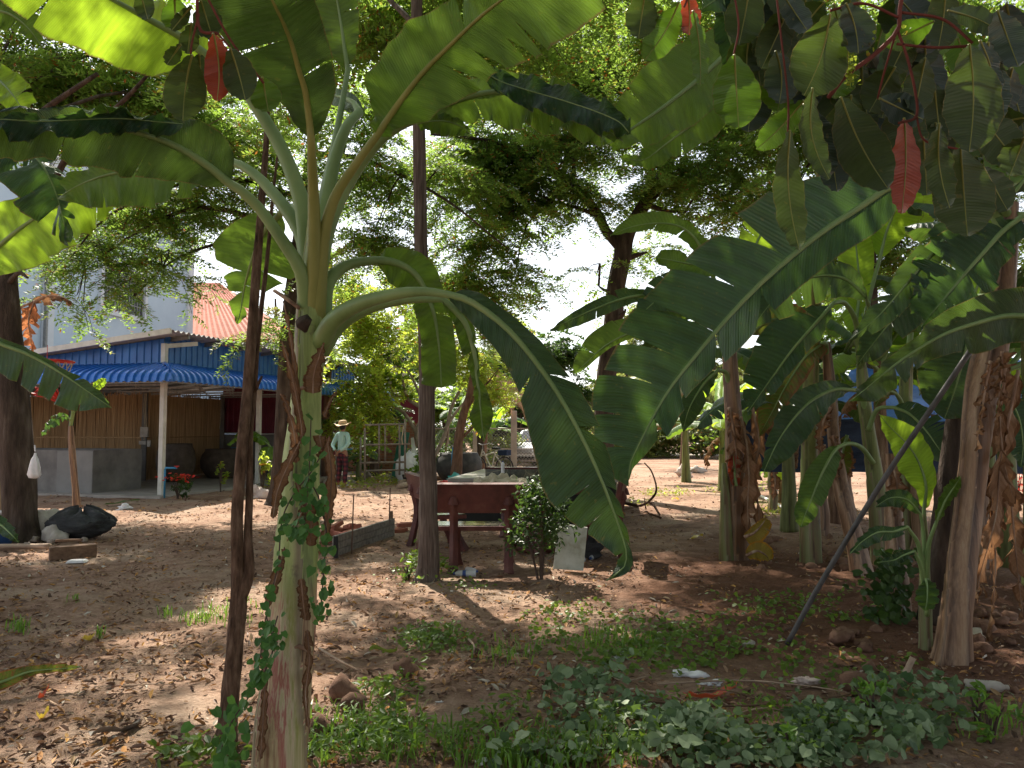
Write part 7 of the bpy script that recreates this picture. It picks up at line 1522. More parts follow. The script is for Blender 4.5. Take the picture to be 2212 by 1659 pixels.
mb = MB(); prism(mb, [(-.93, 12.15), (1.62, 12.1), (2.1, 15.5), (-.35, 15.6)], 0, .678); mb.build('base', M['black'], plat)
# cloth on the table
def cloth():
    n = 40; rr = np.random.default_rng(6); X, Y = np.meshgrid(np.linspace(-1, 1, n), np.linspace(-1, 1, n)); Z = np.zeros_like(X)
    for k in range(22):
        a = rr.uniform(0, 6.28); f = rr.uniform(3, 13); Z += np.abs(np.sin(f * (X * math.cos(a) + Y * math.sin(a)) + rr.uniform(0, 6.28))) * .9 / (1 + k * .15)
    Z = (Z - Z.min()) / (Z.max() - Z.min()); rad = np.sqrt(X ** 2 + Y ** 2) * (1 + .15 * np.sin(5 * np.arctan2(Y, X)))
    Z = Z * .20 * np.clip(1.15 - rad, 0, 1) ** .5 + .004; f = np.clip(1.02 / np.maximum(rad, .01), 0, 1)
    V = np.stack([X * f * .34, Y * f * .20, Z], -1).reshape(-1, 3); i = np.arange(n * n).reshape(n, n)
    F = np.stack([i[:-1, :-1], i[:-1, 1:], i[1:, 1:], i[1:, :-1]], -1).reshape(-1, 4)
    o = bpy.data.objects.new('cloth', npmesh('cloth', V, F, M['cloth'])); o.location = GX(1082, 9.7, .802); link(o); tag(o, 'crumpled beige cloth lying in a heap on the round table', 'cloth')
    o.modifiers.new('s', 'SUBSURF').render_levels = 1
cloth()
def bottle(label, pos, rot, s=1.0, capm='navy', name='plastic_bottle', body='clear', band=True):
    root = empty(name, pos, label, 'bottle', 'discarded plastic bottles'); root.rotation_euler = rot; root.scale = (s, s, s)
    prof = [(.005, 0), (.03, 0), (.033, .01)]
    for i in range(9): prof += [(.033, .015 + i * .013), (.0305, .0215 + i * .013)]
    prof += [(.033, .14), (.033, .165), (.028, .19), (.014, .208), (.013, .216)]
    mb = MB(); mb.lathe((0, 0, 0), prof, 16, cap=False); mb.build('bottle_body', M[body], root, smooth=True)
    mb = MB(); mb.lathe((0, 0, .212), [(.015, 0), (.0155, .018), (.013, .02), (.002, .02)], 12); mb.build('cap', M[capm], root)
    if band: mb = MB(); mb.lathe((0, 0, .1), [(.0338, 0), (.0338, .035)], 16, cap=False); mb.build('label_band', M[capm], root)
    return root
bottle('small clear water bottle standing on the back of the flowered tile bench', P(1086, 1022, 11.15), (0, 0, 0), .75, 'navy', band=False, body='white_plastic')
bottle('clear ribbed bottle with blue cap lying before the rear leg of the nearest bench', G(1028, 1239, .035), (R(90), 0, R(-92)), 1.0)
bottle('clear crushed bottle lying just behind the blue capped one under the bench', G(1008, 1229, .035), (R(90), 0, R(40)), .8, band=False)
bottle('clear bottle lying right of the leaning white board', G(1262, 1208, .035), (R(90), 0, R(-60)), .95)
bottle('clear bottle lying nearest the foot of the right hand bench', G(1285, 1200, .035), (R(90), 0, R(-20)), .9, band=False)
bottle('dusty milky bottle lying at the foot of the shaggy trunk', G(2085, 1478, .045), (R(90), 0, R(75)), .95, body='sack', capm='sack', band=False)
# leaning stained board
mb = MB(); A, B = P(1195, 1229, 8.22), P(1260, 1233, 8.2); Cc, Dd = P(1269, 1140, 8.42), P(1207, 1130, 8.44); th = Vector((0, .012, .003))
mb.add([A, B, Cc, Dd, A + th, B + th, Cc + th, Dd + th], [(0, 1, 2, 3), (7, 6, 5, 4), (0, 4, 5, 1), (1, 5, 6, 2), (2, 6, 7, 3), (3, 7, 4, 0)]); mb.build('white_board', M['lime'], label='stained whitish board leaning on the table set under the hanging leaf', cat='board')
bush('dark leafy shrub growing in front of the red bench beside the white board', 1165, 0, 7.75, .66, .93, 2000, 'foliage_dark', 90, .028, asp=.5, stems=7, hmin=.35)
lump('dark_bundle', GX(1248, 9.1), (.45, .3, .2), 'net_black', 'dark bundle lying under the table behind the white board', 'bundle', 31, .3)
# plank mould and rods
a, b = Vector((-2.09, 9.15, 0)), Vector((-1.67, 11.0, 0)); pm = empty('plank_form', a, 'low wall of three stacked grey planks standing on edge beside the brick heap', 'planks')
for k in range(3):
    mb = MB(); mb.beam(Vector((.0, 0, .045 + .082 * k)), b - a + Vector((0, 0, .045 + .082 * k)), .04, .078); o = mb.build('plank', M['plank'], pm, bevel=.004)
mb = MB(); mb.beam(Vector((.03, -.01, 0)), Vector((.03, -.01, .25)), .05, .03); mb.build('end_board', M['black'], pm)
mb = MB(); mb.box(b - a + Vector((-.03, -.05, .17)), (.05, .05, .36)); mb.build('stake', M['wood'], pm)
for x, y0, y1, D, lab in ((763, 1069, 1192, 9.42, 'thin iron rod standing before the near half of the stacked planks'), (842, 1054, 1158, 10.8, 'thin iron rod standing at the far end of the stacked planks')):
    mb = MB(); mb.tube([GX(x, D, -.02), P(x + 1, y0, D)], .008, 6); mb.build('iron_rod', M['rust'], label=lab, cat='rod')
rr = random.Random(2); bm0 = MB(); bm0.box((0, 0, 0), (.19, .09, .055)); br0 = bm0.build('brick', M['brick'], bevel=.002)
spots = []
for i in range(26):
    l = 0 if i < 14 else 1 if i < 22 else 2
    t = rr.random(); c = GX(712 + 66 * t + (8 * l), 10.45 + rr.uniform(-.2, .4), .045 + .06 * l); spots.append((c, (rr.uniform(-.3, .3), rr.uniform(-.35, .35), rr.uniform(0, 3.1))))
for i in range(4): spots.append((GX(862 + 6 * i, 11.3 + .1 * i, .03 + .06 * (i // 2)), (0, 0, rr.uniform(0, 1))))
for i, (c, r_) in enumerate(spots):
    o = br0 if i == 0 else br0.copy()
    if i: link(o)
    o.location = c; o.rotation_euler = r_
    far = i >= 26
    tag(o, 'red brick in the small pile at the far end of the planks' if far else 'red clay brick in the loose heap behind the grey planks', 'brick', 'bricks of the small pile' if far else 'bricks of the loose heap')
# ================================================================ LEFT SIDE CLUTTER
def netbag():
    n, m = 60, 26; rr = np.random.default_rng(4); V = []
    for j in range(m):
        v = j / (m - 1); 
        for i in range(n):
            a = 2 * np.pi * i / n; r = math.sin(v * 3.0 + .12) ** .55
            fold = .06 * math.sin(a * 9 + v * 7) * v + .05 * math.sin(a * 4 - v * 11) + .03 * math.sin(a * 17 + v * 23) + .02 * rr.normal()
            V.append((math.cos(a) * .42 * r * (1 + fold), math.sin(a) * .28 * r * (1 + fold), .40 * v * (1 + .05 * math.sin(a * 2 + 1) + .07 * math.sin(a * 7 + v * 5)) + (.03 * math.sin(a * 7) if v > .6 else 0)))
    idx = np.arange(n * m).reshape(m, n); F = []
    for j in range(m - 1):
        for i in range(n): F.append((idx[j, i], idx[j, (i + 1) % n], idx[j + 1, (i + 1) % n], idx[j + 1, i]))
    o = bpy.data.objects.new('net_bag', npmesh('net_bag', V, F, M['net_black'])); o.location = GX(184, 10.75); o.rotation_euler = (0, 0, .2); link(o); tag(o, 'bundled black shade netting lying beside the left tree', 'netting bundle')
netbag()
lump('sack', GX(110, 10.9), (.46, .36, .42), 'sack', 'crumpled whitish woven sack between the left tree and the black netting', 'sack', 12, .13)
lump('sack', GX(130, 10.5), (.36, .28, .20), 'sack', 'smaller pale sack in front of the woven one', 'sack', 13, .14)
mb = MB()
for k in range(6): mb.box(GX(8, 11.2, .06 + .05 * k) + Vector((rr.uniform(-.03, .03), rr.uniform(-.03, .03), 0)), (.55, .35, .03), rz=.1 + rr.uniform(-.05, .05))
mb.build('roof_sheet_stack', M['grey_roof'], label='small stack of grey sheets left of the left tree', cat='stack', bevel=.004)
mb = MB(); mb.lathe(GX(5, 10.1), [(.16, 0), (.19, .2), (.19, .22), (.17, .22), (.15, .02), (.01, .02)], 18, cap=False); mb.build('bucket', simple('blue_bucket', c2((.02, .07, .2)), 6, rough=.4), smooth=True, label='dark blue bucket at the left frame edge', cat='bucket')
mb = MB(); a, b = G(106, 1196, .08), G(208, 1188, .08); mb.beam(a, b, .13, .15); mb.build('timber_block', M['wood'], bevel=.012, label='short thick timber block lying in front of the black netting', cat='timber')
mb = MB(); a, b = G(120, 1168, .1), G(178, 1166, .1); mb.beam(a, b, .05, .03); mb.build('timber_offcut', M['wood'], bevel=.006, label='thin timber offcut lying behind the thick block', cat='timber')
mb = MB(); mb.tube(cv([G(-30, 1182, .04), G(60, 1180, .04), G(108, 1180, .05)], 10), .035, 8, noise=.1); mb.build('stick', M['log'], smooth=True, label='grey pole on the ground left of the timber block', cat='stick')
mb = MB(); c = G(167, 1212, .02); mb.box(c, (.21, .13, .03), rz=.15, taper=.8); mb.build('foam_box', M['white_plastic'], bevel=.008, label='flat white foam tray lying on the earth below the timber block', cat='tray')
rr = random.Random(9)
SL = [(95, 1160, .12), (130, 1150, .11), (75, 1170, .08), (150, 1163, .07), (110, 1175, .05), (60, 1178, .06), (182, 1170, .05)]
for i, (x, y, s) in enumerate(SL): lump('stone', G(x, y), (s * 1.6, s * 1.3, s), 'stone', 'earth coloured stone at the foot of the left tree', 'stone', 40 + i, .3, 'stones at the foot of the left tree', 2)
lump('stone', G(876, 1455), (.13, .11, .075), 'clod', 'round reddish stone on the earth right of the big banana stem', 'stone', 50, .25)
for i, (x, y, s) in enumerate(((735, 1510, .10), (760, 1535, .08), (700, 1585, .10), (742, 1490, .07), (1200, 1632, .07), (1160, 1640, .06))): lump('clod', G(x, y), (s * 1.5, s * 1.3, s), 'clod', 'dark earth clod near the foot of the big banana plant', 'earth clod', 60 + i, .35, 'earth clods by the big banana plant', 2)
for i in range(46):
    x, y = rr.uniform(1780, 2200), rr.uniform(1330, 1500); s = rr.uniform(.03, .09)
    if y > 1410 and x < 1850: continue
    lump('clod', G(x, y), (s * 1.6, s * 1.4, s), 'clod', 'red earth clod in the dug soil under the grove', 'earth clod', 80 + i, .35, 'earth clods under the grove', 2)
for i in range(40):
    x, y = rr.uniform(1640, 1880), rr.uniform(1160, 1235); s = rr.uniform(.04, .10)
    lump('clod', G(x, y), (s * 1.6, s * 1.4, s * .8), 'clod', 'dark clod in the dug soil behind the dark pole', 'earth clod', 140 + i, .35, 'earth clods in the dug soil', 2)
for i in range(16):
    lump('rubble', GX(rr.uniform(690, 790), rr.uniform(21, 22.5)), (rr.uniform(.1, .3), .2, rr.uniform(.06, .16)), 'stone', 'rubble lump on the ground round the person', 'rubble', 190 + i, .35, 'rubble round the person', 2)
for i in range(10):
    lump('rubble', GX(rr.uniform(795, 870), rr.uniform(22.5, 24)), (rr.uniform(.1, .3), .2, rr.uniform(.06, .2)), 'stone', 'rubble lump behind the pole frame', 'rubble', 210 + i, .35, 'rubble behind the pole frame', 2)
# hanging bags
def hbag(label, top, h, w, mat, seed, dark=False):
    root = empty('hanging_bag', top, label, 'plastic bag'); mb = MB(); rr = random.Random(seed)
    pr = [(-.02, .012), (-.1 * h - .02, .02), (-.3 * h, w * .28), (-.6 * h, w * .42), (-.85 * h, w * .5), (-.98 * h, w * .38), (-h, .01)]
    n = 18; vs = []
    for z, r in pr:
        for k in range(n): a = 6.283 * k / n; q = r * (1 + .18 * math.sin(5 * a + z * 9) + rr.uniform(-.05, .05)); vs.append((q * math.cos(a), q * math.sin(a) * .6, z))
    mb.add(vs, [(i * n + k, i * n + (k + 1) % n, (i + 1) * n + (k + 1) % n, (i + 1) * n + k) for i in range(len(pr) - 1) for k in range(n)]); mb.build('bag', M[mat], root, smooth=True)
    mb = MB(); mb.tube([(0, 0, .0), (-.02, .02, .08)], .01, 5); mb.build('knot', M['white_plastic'], root)
    if dark: mb = MB(); mb.lathe((0, 0, -h * .98), [(w * .3, 0), (w * .46, h * .1), (w * .42, h * .22)], 14); mb.build('contents', M['black'], root)
hbag('white plastic bag hanging on the right side of the left tree trunk', P(76, 975, 10.35), .36, .16, 'white_plastic', 1)
hbag('small clear bag with dark contents hanging on the forked tree', P(1328, 846, 16.95), .30, .17, 'white_plastic', 2, True)
mb = MB(); mb.tube(cv([P(1288, 879, 16.9), P(1306, 881, 16.8), P(1328, 880, 16.9)], 8), .012, 5); mb.tube([P(1327, 880, 16.9), P(1328, 895, 16.9), P(1327, 912, 16.9)], .012, 5); mb.build('rope', M['black'], label='dark rope tied round the forked tree below the hanging bag', cat='rope')
# basketball hoop
hp = empty('basketball_hoop', P(126, 780, 13), 'red basketball hoop with white net behind the left tree', 'hoop'); c = P(126, 780, 13)
mb = MB(); r_ = .235; mb.tube([Vector((r_ * math.cos(a), r_ * math.sin(a), -.01 * math.cos(a))) for a in np.linspace(0, 6.283, 33)], .02, 6, cap=False); mb.box((-.3, .0, 0), (.16, .12, .05)); mb.build('rim', M['red_plastic'], hp, smooth=True)
mb = MB()
for k in range(12):
    a = 6.283 * k / 12; 
    for s in (1, -1): mb.tube([Vector((r_ * math.cos(a), r_ * math.sin(a), 0)), Vector((r_ * .8 * math.cos(a + .26 * s), r_ * .8 * math.sin(a + .26 * s), -.13)), Vector((r_ * .65 * math.cos(a), r_ * .65 * math.sin(a), -.26))], .006, 4)
mb.build('net', M['rope'], hp)
mb = MB(); mb.tube([Vector((-.38, 0, 0)), Vector((-.62, .1, 0)), Vector((-.62, .1, -c.z))], .04, 8); mb.build('post', M['steel'], hp)
# red tangled cord under the awning
rr = random.Random(17); mb = MB(); cc = P(100, 843, 13.5)
for k in range(7): mb.tube(cv([cc + Vector((rr.uniform(-.24, .22), rr.uniform(-.1, .1), rr.uniform(-.12, .14) - .1 * (t / 6))) for t in range(7)], 26), .009, 4, cap=False)
mb.tube([cc + Vector((0, 0, .1)), cc + Vector((-.02, .02, .8))], .006, 4)
mb.build('red_cord', M['red_plastic'], label='tangle of thin red cord hanging left of the hoop under the awning', cat='cord')
# ================================================================ GROUND PIECES
leafpx([(-60, 1490, 4.35, 10, 10), (0, 1474, 4.4, 22, 18), (60, 1452, 4.45, 14, 12), (105, 1446, 4.5, 12, 8), (140, 1444, 4.5, 10, 8), (175, 1440, 4.52, 3, 3)], 'ban_old', None, None, (8, 5), seed=401, under=False, name='fallen_leaf')
o = bpy.context.scene.collection.objects[-1]
for ob in list(col.objects):
    if ob.name.startswith('fallen_leaf') and ob.parent is None: tag(ob, 'yellow green fallen banana leaf lying at the left frame edge', 'fallen leaf')
def strip(label, a, b, w, mat, seed, z=.03, name='fallen_leaf', cat='fallen leaf', curl=.02, parts=8):
    a, b = G(*a), G(*b); mb = MB(); d = (b - a); n = parts; sd = Vector((-d.y, d.x, 0)).normalized(); rr = random.Random(seed); vs = []
    for i in range(n + 1):
        t = i / n; ww = w * (math.sin(min(1, .12 + t * .85) * 3.1) ** .6); q = a + d * t + Vector((0, 0, z + curl * math.sin(t * 5 + seed)))
        vs += [q - sd * ww / 2 + Vector((0, 0, rr.uniform(0, curl) + curl)), q, q + sd * ww / 2 + Vector((0, 0, rr.uniform(0, curl)))]
    mb.add(vs, [(3 * i + k, 3 * i + k + 1, 3 * i + k + 4, 3 * i + k + 3) for i in range(n) for k in (0, 1)])
    return mb.build(name, M[mat], smooth=True, label=label, cat=cat)
strip('grey brown dry sheath piece with two dark holes lying at lower left', (195, 1612), (305, 1572), .07, 'plank', 1, .03, 'dry_sheath', 'fallen sheath', .02)
strip('big dark red fallen leaf lying among the stems at lower right', (1482, 1524), (1590, 1500), .10, 'broad_red', 2, .03)
strip('small pinkish red fallen leaf at lower left', (82, 1518), (104, 1508), .03, 'broad_red', 3)
strip('yellow fallen leaf on the sunlit earth left of the grove', (1492, 1168), (1518, 1166), .12, 'ban_yellow', 4, .04, parts=6)
strip('yellow fallen leaf nearest the yellow sheath in the grove', (1655, 1102), (1680, 1100), .12, 'ban_yellow', 5, .04, parts=6)
strip('small yellow fallen leaf beside the fallen branch', (1452, 1018 + 65), (1466, 1082), .1, 'ban_yellow', 6, .04, parts=6)
strip('pale green fallen leaf strip right of the big banana stem', (798, 1420), (858, 1412), .03, 'ban_old', 7)
strip('orange fallen leaf near the fallen banana leaf at left', (178, 1395), (205, 1380), .04, 'ban_yellow', 8)
strip('orange curled fallen leaf at lower left', (78, 1560), (105, 1556), .04, 'ban_yellow', 9)
strip('green fallen banana leaf on the earth before the shed', (225, 1094), (300, 1088), .25, 'ban_dark', 10, .05)
lump('paper', G(268, 1102), (.28, .2, .1), 'white_plastic', 'crumpled pale paper lying by the green leaf before the shed', 'paper', 33, .3)
PL = [(1490, 1462, .13, 'white_plastic', 'pale plastic wrapper in the ground cover, left of the pair'), (1532, 1482, .12, 'white_plastic', 'white plastic wrapper with crumples just right of another wrapper'), (1735, 1472, .12, 'pink_plastic', 'pinkish plastic cup like wrapper among stems'),
      (1345, 1420, .10, 'white_plastic', 'grey white wrapper near the left edge of the ground cover'), (1478, 1030, .55, 'pink_plastic', 'pinkish plastic bag in the sunlit yard behind the grove'), (1500, 1022, .5, 'sack', 'pale sack beside the pinkish bag in the sunlit yard'),
      (1628, 1205 - 150, .3, 'pink_plastic', 'flat pale plastic piece on sunlit earth'), (950, 1520, .05, 'white_plastic', 'tiny white scrap in the earth below centre'), (1040, 1648, .06, 'white_plastic', 'tiny pale scrap at the bottom edge'), (2095, 1375, .14, 'cloth', 'yellowish foam scrap beside the shaggy trunk'),
      (2100, 1400, .10, 'cloth', 'smaller foam scrap beside the shaggy trunk'), (1620, 1395, .1, 'sack', 'thin pale scrap in the middle of the ground cover'), (535, 1042, .4, 'pink_plastic', 'pale pink scrap of sacking left of the dark trunk'), (560, 1075, .4, 'pink_plastic', 'reddish crumpled wrapper before the dark trunk'), (1078, 1218, .06, 'white_plastic', 'small white scrap between the legs of the nearest bench')]
for i, (x, y, s, m_, lab) in enumerate(PL): lump('plastic_scrap', G(x, y), (s, s * .7, s * (.28 if s < .2 else .5)), m_, lab, 'litter', 500 + i, .45, sub=3)
# sticks
def stick(label, pts, r, mat='wood', name='stick', cat='stick', noise_=.15, taper=.5):
    mb = MB(); q = cv(pts, 14); mb.tube(q, [r * (1 - (1 - taper) * i / 13) for i in range(14)], 7, noise=noise_); return mb.build(name, M[mat], smooth=True, label=label, cat=cat)
stick('cut stick stuck upright in the ground cover at lower right', [G(1938, 1498), P(1956, 1455, 4.45), P(1972, 1420, 4.45)], .018, 'log', taper=.95)
br = empty('fallen_branch', G(1380, 1105), 'curved leafless dead branch lying on the sunlit earth behind the hanging leaf', 'branch'); c = G(1380, 1105)
mb = MB()
for pts, r in (([G(1335, 1105), G(1375, 1098), G(1400, 1108), G(1428, 1118)], .035), ([G(1340, 1085, .1), G(1380, 1092, .1), G(1405, 1085, .2), G(1425, 1112, .05)], .035), ([G(1400, 1085, .2), P(1418, 1060, 12.5), P(1408, 1020, 12.6), P(1392, 1000, 12.8)], .02), ([G(1345, 1098, .05), P(1352, 1062, 13.5)], .018), ([G(1395, 1098, .05), P(1392, 1076, 12.6)], .014), ([G(1330, 1120), G(1360, 1118), G(1395, 1112)], .022)):
    mb.tube([p - c for p in cv(pts, 12)], [r * (1 - .05 * i) for i in range(12)], 7, noise=.2)
mb.build('wood', M['bark_brown'], br, smooth=True)
stick('thin pale twig curving on the earth right of the big banana stem', [G(690, 1400, .02), G(730, 1425, .05), G(775, 1448, .02)], .008, 'log')
stick('white curved root sticking up near the middle patch of weeds', [G(1012, 1380, .01), G(1024, 1395, .09), G(1022, 1412, .05), G(1018, 1425, .0)], .008, 'log')
stick('thin straw lying at lower left', [G(255, 1482, .01), G(320, 1478, .02), G(380, 1478, .01)], .004, 'log')
stick('long thin dead vine lying across the soil at lower right, upper one', [G(1420, 1478, .02), G(1600, 1470, .04), G(1760, 1484, .03), G(1850, 1500, .02)], .006, 'log')
stick('long thin dead vine lying across the soil at lower right, lower one', [G(1400, 1516, .02), G(1600, 1525, .04), G(1780, 1508, .03), G(1860, 1495, .02)], .006, 'wood')
stick('dead stem lying by the stuck stick', [G(1975, 1470, .03), G(2010, 1490, .05), G(2040, 1512, .02)], .012, 'bark_brown')
stick('white and dark pipe lying on the sunlit earth inside the grove', [G(1640, 1070, .03), G(1680, 1090, .03), G(1718, 1110, .03)], .03, 'white_pipe', 'plastic_pipe', 'pipe', 0, 1)
stick('short blue pipe end at the right frame edge', [G(2196, 1206 - 30, .25), G(2240, 1176, .25)], .04, 'blue_pipe', 'plastic_pipe', 'pipe', 0, 1)
for i, (a, b, c_) in enumerate((((1480, 1500), (1560, 1490), (1640, 1512)), ((1450, 1535), (1540, 1512), (1600, 1540)), ((1700, 1500), (1760, 1530), (1830, 1520)), ((1380, 1490), (1460, 1505), (1500, 1535)), ((1640, 1462), (1700, 1490), (1790, 1475)), ((1560, 1552), (1650, 1530), (1740, 1548)), ((1850, 1470), (1880, 1500), (1860, 1540)), ((1300, 1440), (1340, 1470), (1400, 1460)))):
    o = stick('thin bare creeper stem on the soil between the weed patches', [G(*a, .01), G(*b, .05), G(*c_, .01)], .005, 'log' if i % 2 else 'wood', 'dry_vine', 'dry vine'); o['group'] = 'bare dry vines on the soil'
# dark slanting pole
mb = MB(); mb.tube(cv([P(1700, 1392, 5.45), P(1770, 1265, 5.35), P(1900, 1050, 5.15), P(2000, 900, 5.0), P(2096, 758, 4.85)], 20), .0175, 12); mb.build('slanting_pole', M['dark_pipe'], smooth=True, label='long dark grey pole slanting up from the earth into the grove', cat='pole')
# ================================================================ TARPS
def sheetgrid(name, p00, p10, p01, p11, nu, nv, mat, amp, seed, label, cat, sag=.1):
    rg = np.random.default_rng(seed); V = []; ph = rg.uniform(0, 6.28, 6)
    p00, p10, p01, p11 = [np.array(p) for p in (p00, p10, p01, p11)]
    nrm = np.cross(p10 - p00, p01 - p00); nrm = nrm / np.linalg.norm(nrm)
    for j in range(nv):
        v = j / (nv - 1)
        for i in range(nu):
            u = i / (nu - 1); q = (p00 * (1 - u) + p10 * u) * (1 - v) + (p01 * (1 - u) + p11 * u) * v
            h = amp * (math.sin(u * 23 + ph[0] + v * 3) + .6 * math.sin(u * 41 + ph[1] - v * 5) + .7 * math.sin(v * 9 + u * 6 + ph[2]))
            q = q + nrm * h; q[2] -= sag * math.sin(u * 3.14 * 3 % 3.14) * (.4 + .6 * v); V.append(q)
    i = np.arange(nu * nv).reshape(nv, nu); F = np.stack([i[:-1, :-1], i[:-1, 1:], i[1:, 1:], i[1:, :-1]], -1).reshape(-1, 4)
    o = bpy.data.objects.new(name, npmesh(name, np.array(V), F, M[mat])); link(o); tag(o, label, cat); return o
sheetgrid('dark_net_screen', GX(1600, 13, .80), GX(2330, 13, .76), GX(1600, 13.1, 1.70), GX(2330, 13.1, 1.62), 90, 16, 'tarp_dark', .022, 1, 'dark navy net screen stretched behind the banana grove', 'net screen', .04)
sheetgrid('blue_tarpaulin', GX(1780, 13.2, 1.66), GX(2360, 13.2, 1.62), GX(1850, 15.2, 2.85), GX(2320, 15.2, 2.95), 70, 26, 'tarp_blue', .03, 2, 'bright blue tarpaulin roof sloping up behind the grove', 'tarpaulin', .08)
for i, x in enumerate((1606, 1800, 2015, 2250)):
    mb = MB(); mb.tube([GX(x, 13.15), GX(x, 13.15, 1.75)], .035, 8, noise=.1); mb.build('net_post', M['wood'], label=['wooden post at the left end of the dark net screen', 'wooden post under the middle of the dark net screen', 'wooden post right of the middle of the dark net screen', 'wooden post at the far right of the dark net screen'][i], cat='post', group='posts of the dark net screen')
for i, x in enumerate((1900, 2240)):
    mb = MB(); mb.tube([GX(x, 15.2), GX(x, 15.2, 2.9)], .04, 8, noise=.1); mb.build('tarp_post', M['wood'], label=['left rear post holding up the blue tarpaulin', 'right rear post holding up the blue tarpaulin'][i], cat='post')
# ================================================================ PERSON
def skinmesh(name, verts, edges, mat, parent, sub=2, root_i=0, mats=None):
    me = bpy.data.meshes.new(name); me.from_pydata([v[:3] for v in verts], edges, []); ob = bpy.data.objects.new(name, me); col.objects.link(ob)
    ob.modifiers.new('skin', 'SKIN').use_smooth_shade = True
    for i, d in enumerate(me.skin_vertices[0].data):
        r = verts[i][3]; d.radius = (r, verts[i][4] if len(verts[i]) > 4 else r); d.use_root = (i == root_i)
    ob.modifiers.new('sub', 'SUBSURF').render_levels = sub; ob.modifiers['sub'].levels = sub
    dg = bpy.context.evaluated_depsgraph_get(); m2 = bpy.data.meshes.new_from_object(ob.evaluated_get(dg)); m2.name = name
    bpy.data.objects.remove(ob); m2.materials.clear(); m2.materials.append(M[mat])
    for p in m2.polygons: p.use_smooth = True
    o = bpy.data.objects.new(name, m2); link(o, parent); return o
def person():
    root = empty('person', GX(741, 20.1), 'person in straw hat, mint shirt and dark red plaid trousers, hands clasped behind the back', 'person')
    root.rotation_euler = (0, 0, R(-28))
    # facing +y locally
    v = [(0, 0, .92, .12, .10), (0, 0, 1.08, .10, .085), (0, -.01, 1.25, .12, .09), (0, 0, 1.38, .07, .06), (0, .01, 1.45, .045, .045), (0, .02, 1.53, .07, .085), (0, .02, 1.60, .074, .09), (0, .01, 1.65, .045, .05)]
    e = [(0, 1), (1, 2), (2, 3), (3, 4), (4, 5), (5, 6), (6, 7)]
    for s in (-1, 1):
        b = len(v)
        v += [(s * .16, 0, 1.37, .05), (s * .24, -.05, 1.16, .042), (s * .25, -.10, 1.08, .038), (s * .12, -.17, .98, .028), (s * .045, -.20 - .01 * s, .93, .022, .018), (s * .005, -.215 - .015 * s, .885, .03, .014)]
        e += [(3, b), (b, b + 1), (b + 1, b + 2), (b + 2, b + 3), (b + 3, b + 4), (b + 4, b + 5)]
        for k, (dx, L) in enumerate(((-.022, .055), (-.008, .065), (.006, .06), (.019, .048))):
            n = len(v); v += [(s * -.005 + dx, -.218 - .015 * s, .85, .008), (s * -.012 + dx, -.232 - .015 * s, .85 - L * .5, .0075), (s * -.015 + dx, -.225 - .015 * s, .85 - L * .8, .006)]; e += [(b + 5, n), (n, n + 1), (n + 1, n + 2)]
        n = len(v); v += [(s * .03, -.235 - .015 * s, .89, .009), (s * .015, -.245 - .015 * s, .86, .0075)]; e += [(b + 5, n), (n, n + 1)]
        b = len(v); v += [(s * .09, 0, .86, .085), (s * .10, .01, .50, .055), (s * .105, -.02, .30, .055), (s * .11, -.02, .09, .036), (s * .115, .04, .03, .035, .03), (s * .12, .13, .022, .03, .02)]
        e += [(0, b), (b, b + 1), (b + 1, b + 2), (b + 2, b + 3), (b + 3, b + 4), (b + 4, b + 5)]
    skinmesh('body', v, e, 'skin', root)
    v = [(0, 0, .90, .155, .12), (0, 0, .98, .145, .115), (0, 0, 1.10, .135, .105), (0, -.01, 1.26, .15, .11), (0, 0, 1.385, .09, .075), (0, .01, 1.42, .055, .055)]; e = [(0, 1), (1, 2), (2, 3), (3, 4), (4, 5)]
    for s in (-1, 1):
        b = len(v); v += [(s * .155, 0, 1.37, .066), (s * .235, -.045, 1.17, .058), (s * .25, -.10, 1.08, .054), (s * .14, -.165, .99, .044), (s * .075, -.185, .955, .036)]; e += [(4, b), (b, b + 1), (b + 1, b + 2), (b + 2, b + 3), (b + 3, b + 4)]
    skinmesh('shirt', v, e, 'shirt', root)
    v = [(0, 0, .93, .13, .105), (0, 0, .86, .13, .11)]; e = [(0, 1)]
    for s in (-1, 1):
        b = len(v); v += [(s * .088, 0, .76, .092), (s * .10, .01, .50, .070), (s * .105, -.015, .30, .068), (s * .11, -.02, .11, .055)]; e += [(1, b), (b, b + 1), (b + 1, b + 2), (b + 2, b + 3)]
    skinmesh('trousers', v, e, 'plaid', root)
    for s in (-1, 1):
        v = [(s * .11, -.03, .05, .045), (s * .115, .05, .04, .045, .035), (s * .12, .14, .03, .036, .024)]; skinmesh('shoe', v, [(0, 1), (1, 2)], 'shoe', root, 1)
    v = [(0, -.03, 1.47, .05), (0, -.015, 1.54, .082), (0, 0, 1.61, .085), (0, .01, 1.66, .06)]; skinmesh('hair', v, [(0, 1), (1, 2), (2, 3)], 'hair', root, 2)
    mb = MB(); n = 36; vs = []
    for r, z in ((.205, 0), (.19, -.004), (.15, .0), (.112, .012), (.106, .05), (.098, .085), (.075, .105), (.03, .112), (.004, .112)):
        for k in range(n): a = 6.283 * k / n; w = (.035 * math.sin(2 * a + .6) + .012 * math.sin(5 * a)) * max(0, (r - .11) / .095); vs.append((r * math.cos(a), r * 1.1 * math.sin(a), z + w))
    m = 9; mb.add(vs, [(i * n + k, i * n + (k + 1) % n, (i + 1) * n + (k + 1) % n, (i + 1) * n + k) for i in range(m - 1) for k in range(n)])
    o = mb.build('straw_hat', M['straw'], root, smooth=True); o.location = (0, .01, 1.625); o.rotation_euler = (R(4), R(-5), 0)
    s = o.modifiers.new('t', 'SOLIDIFY'); s.thickness = .004
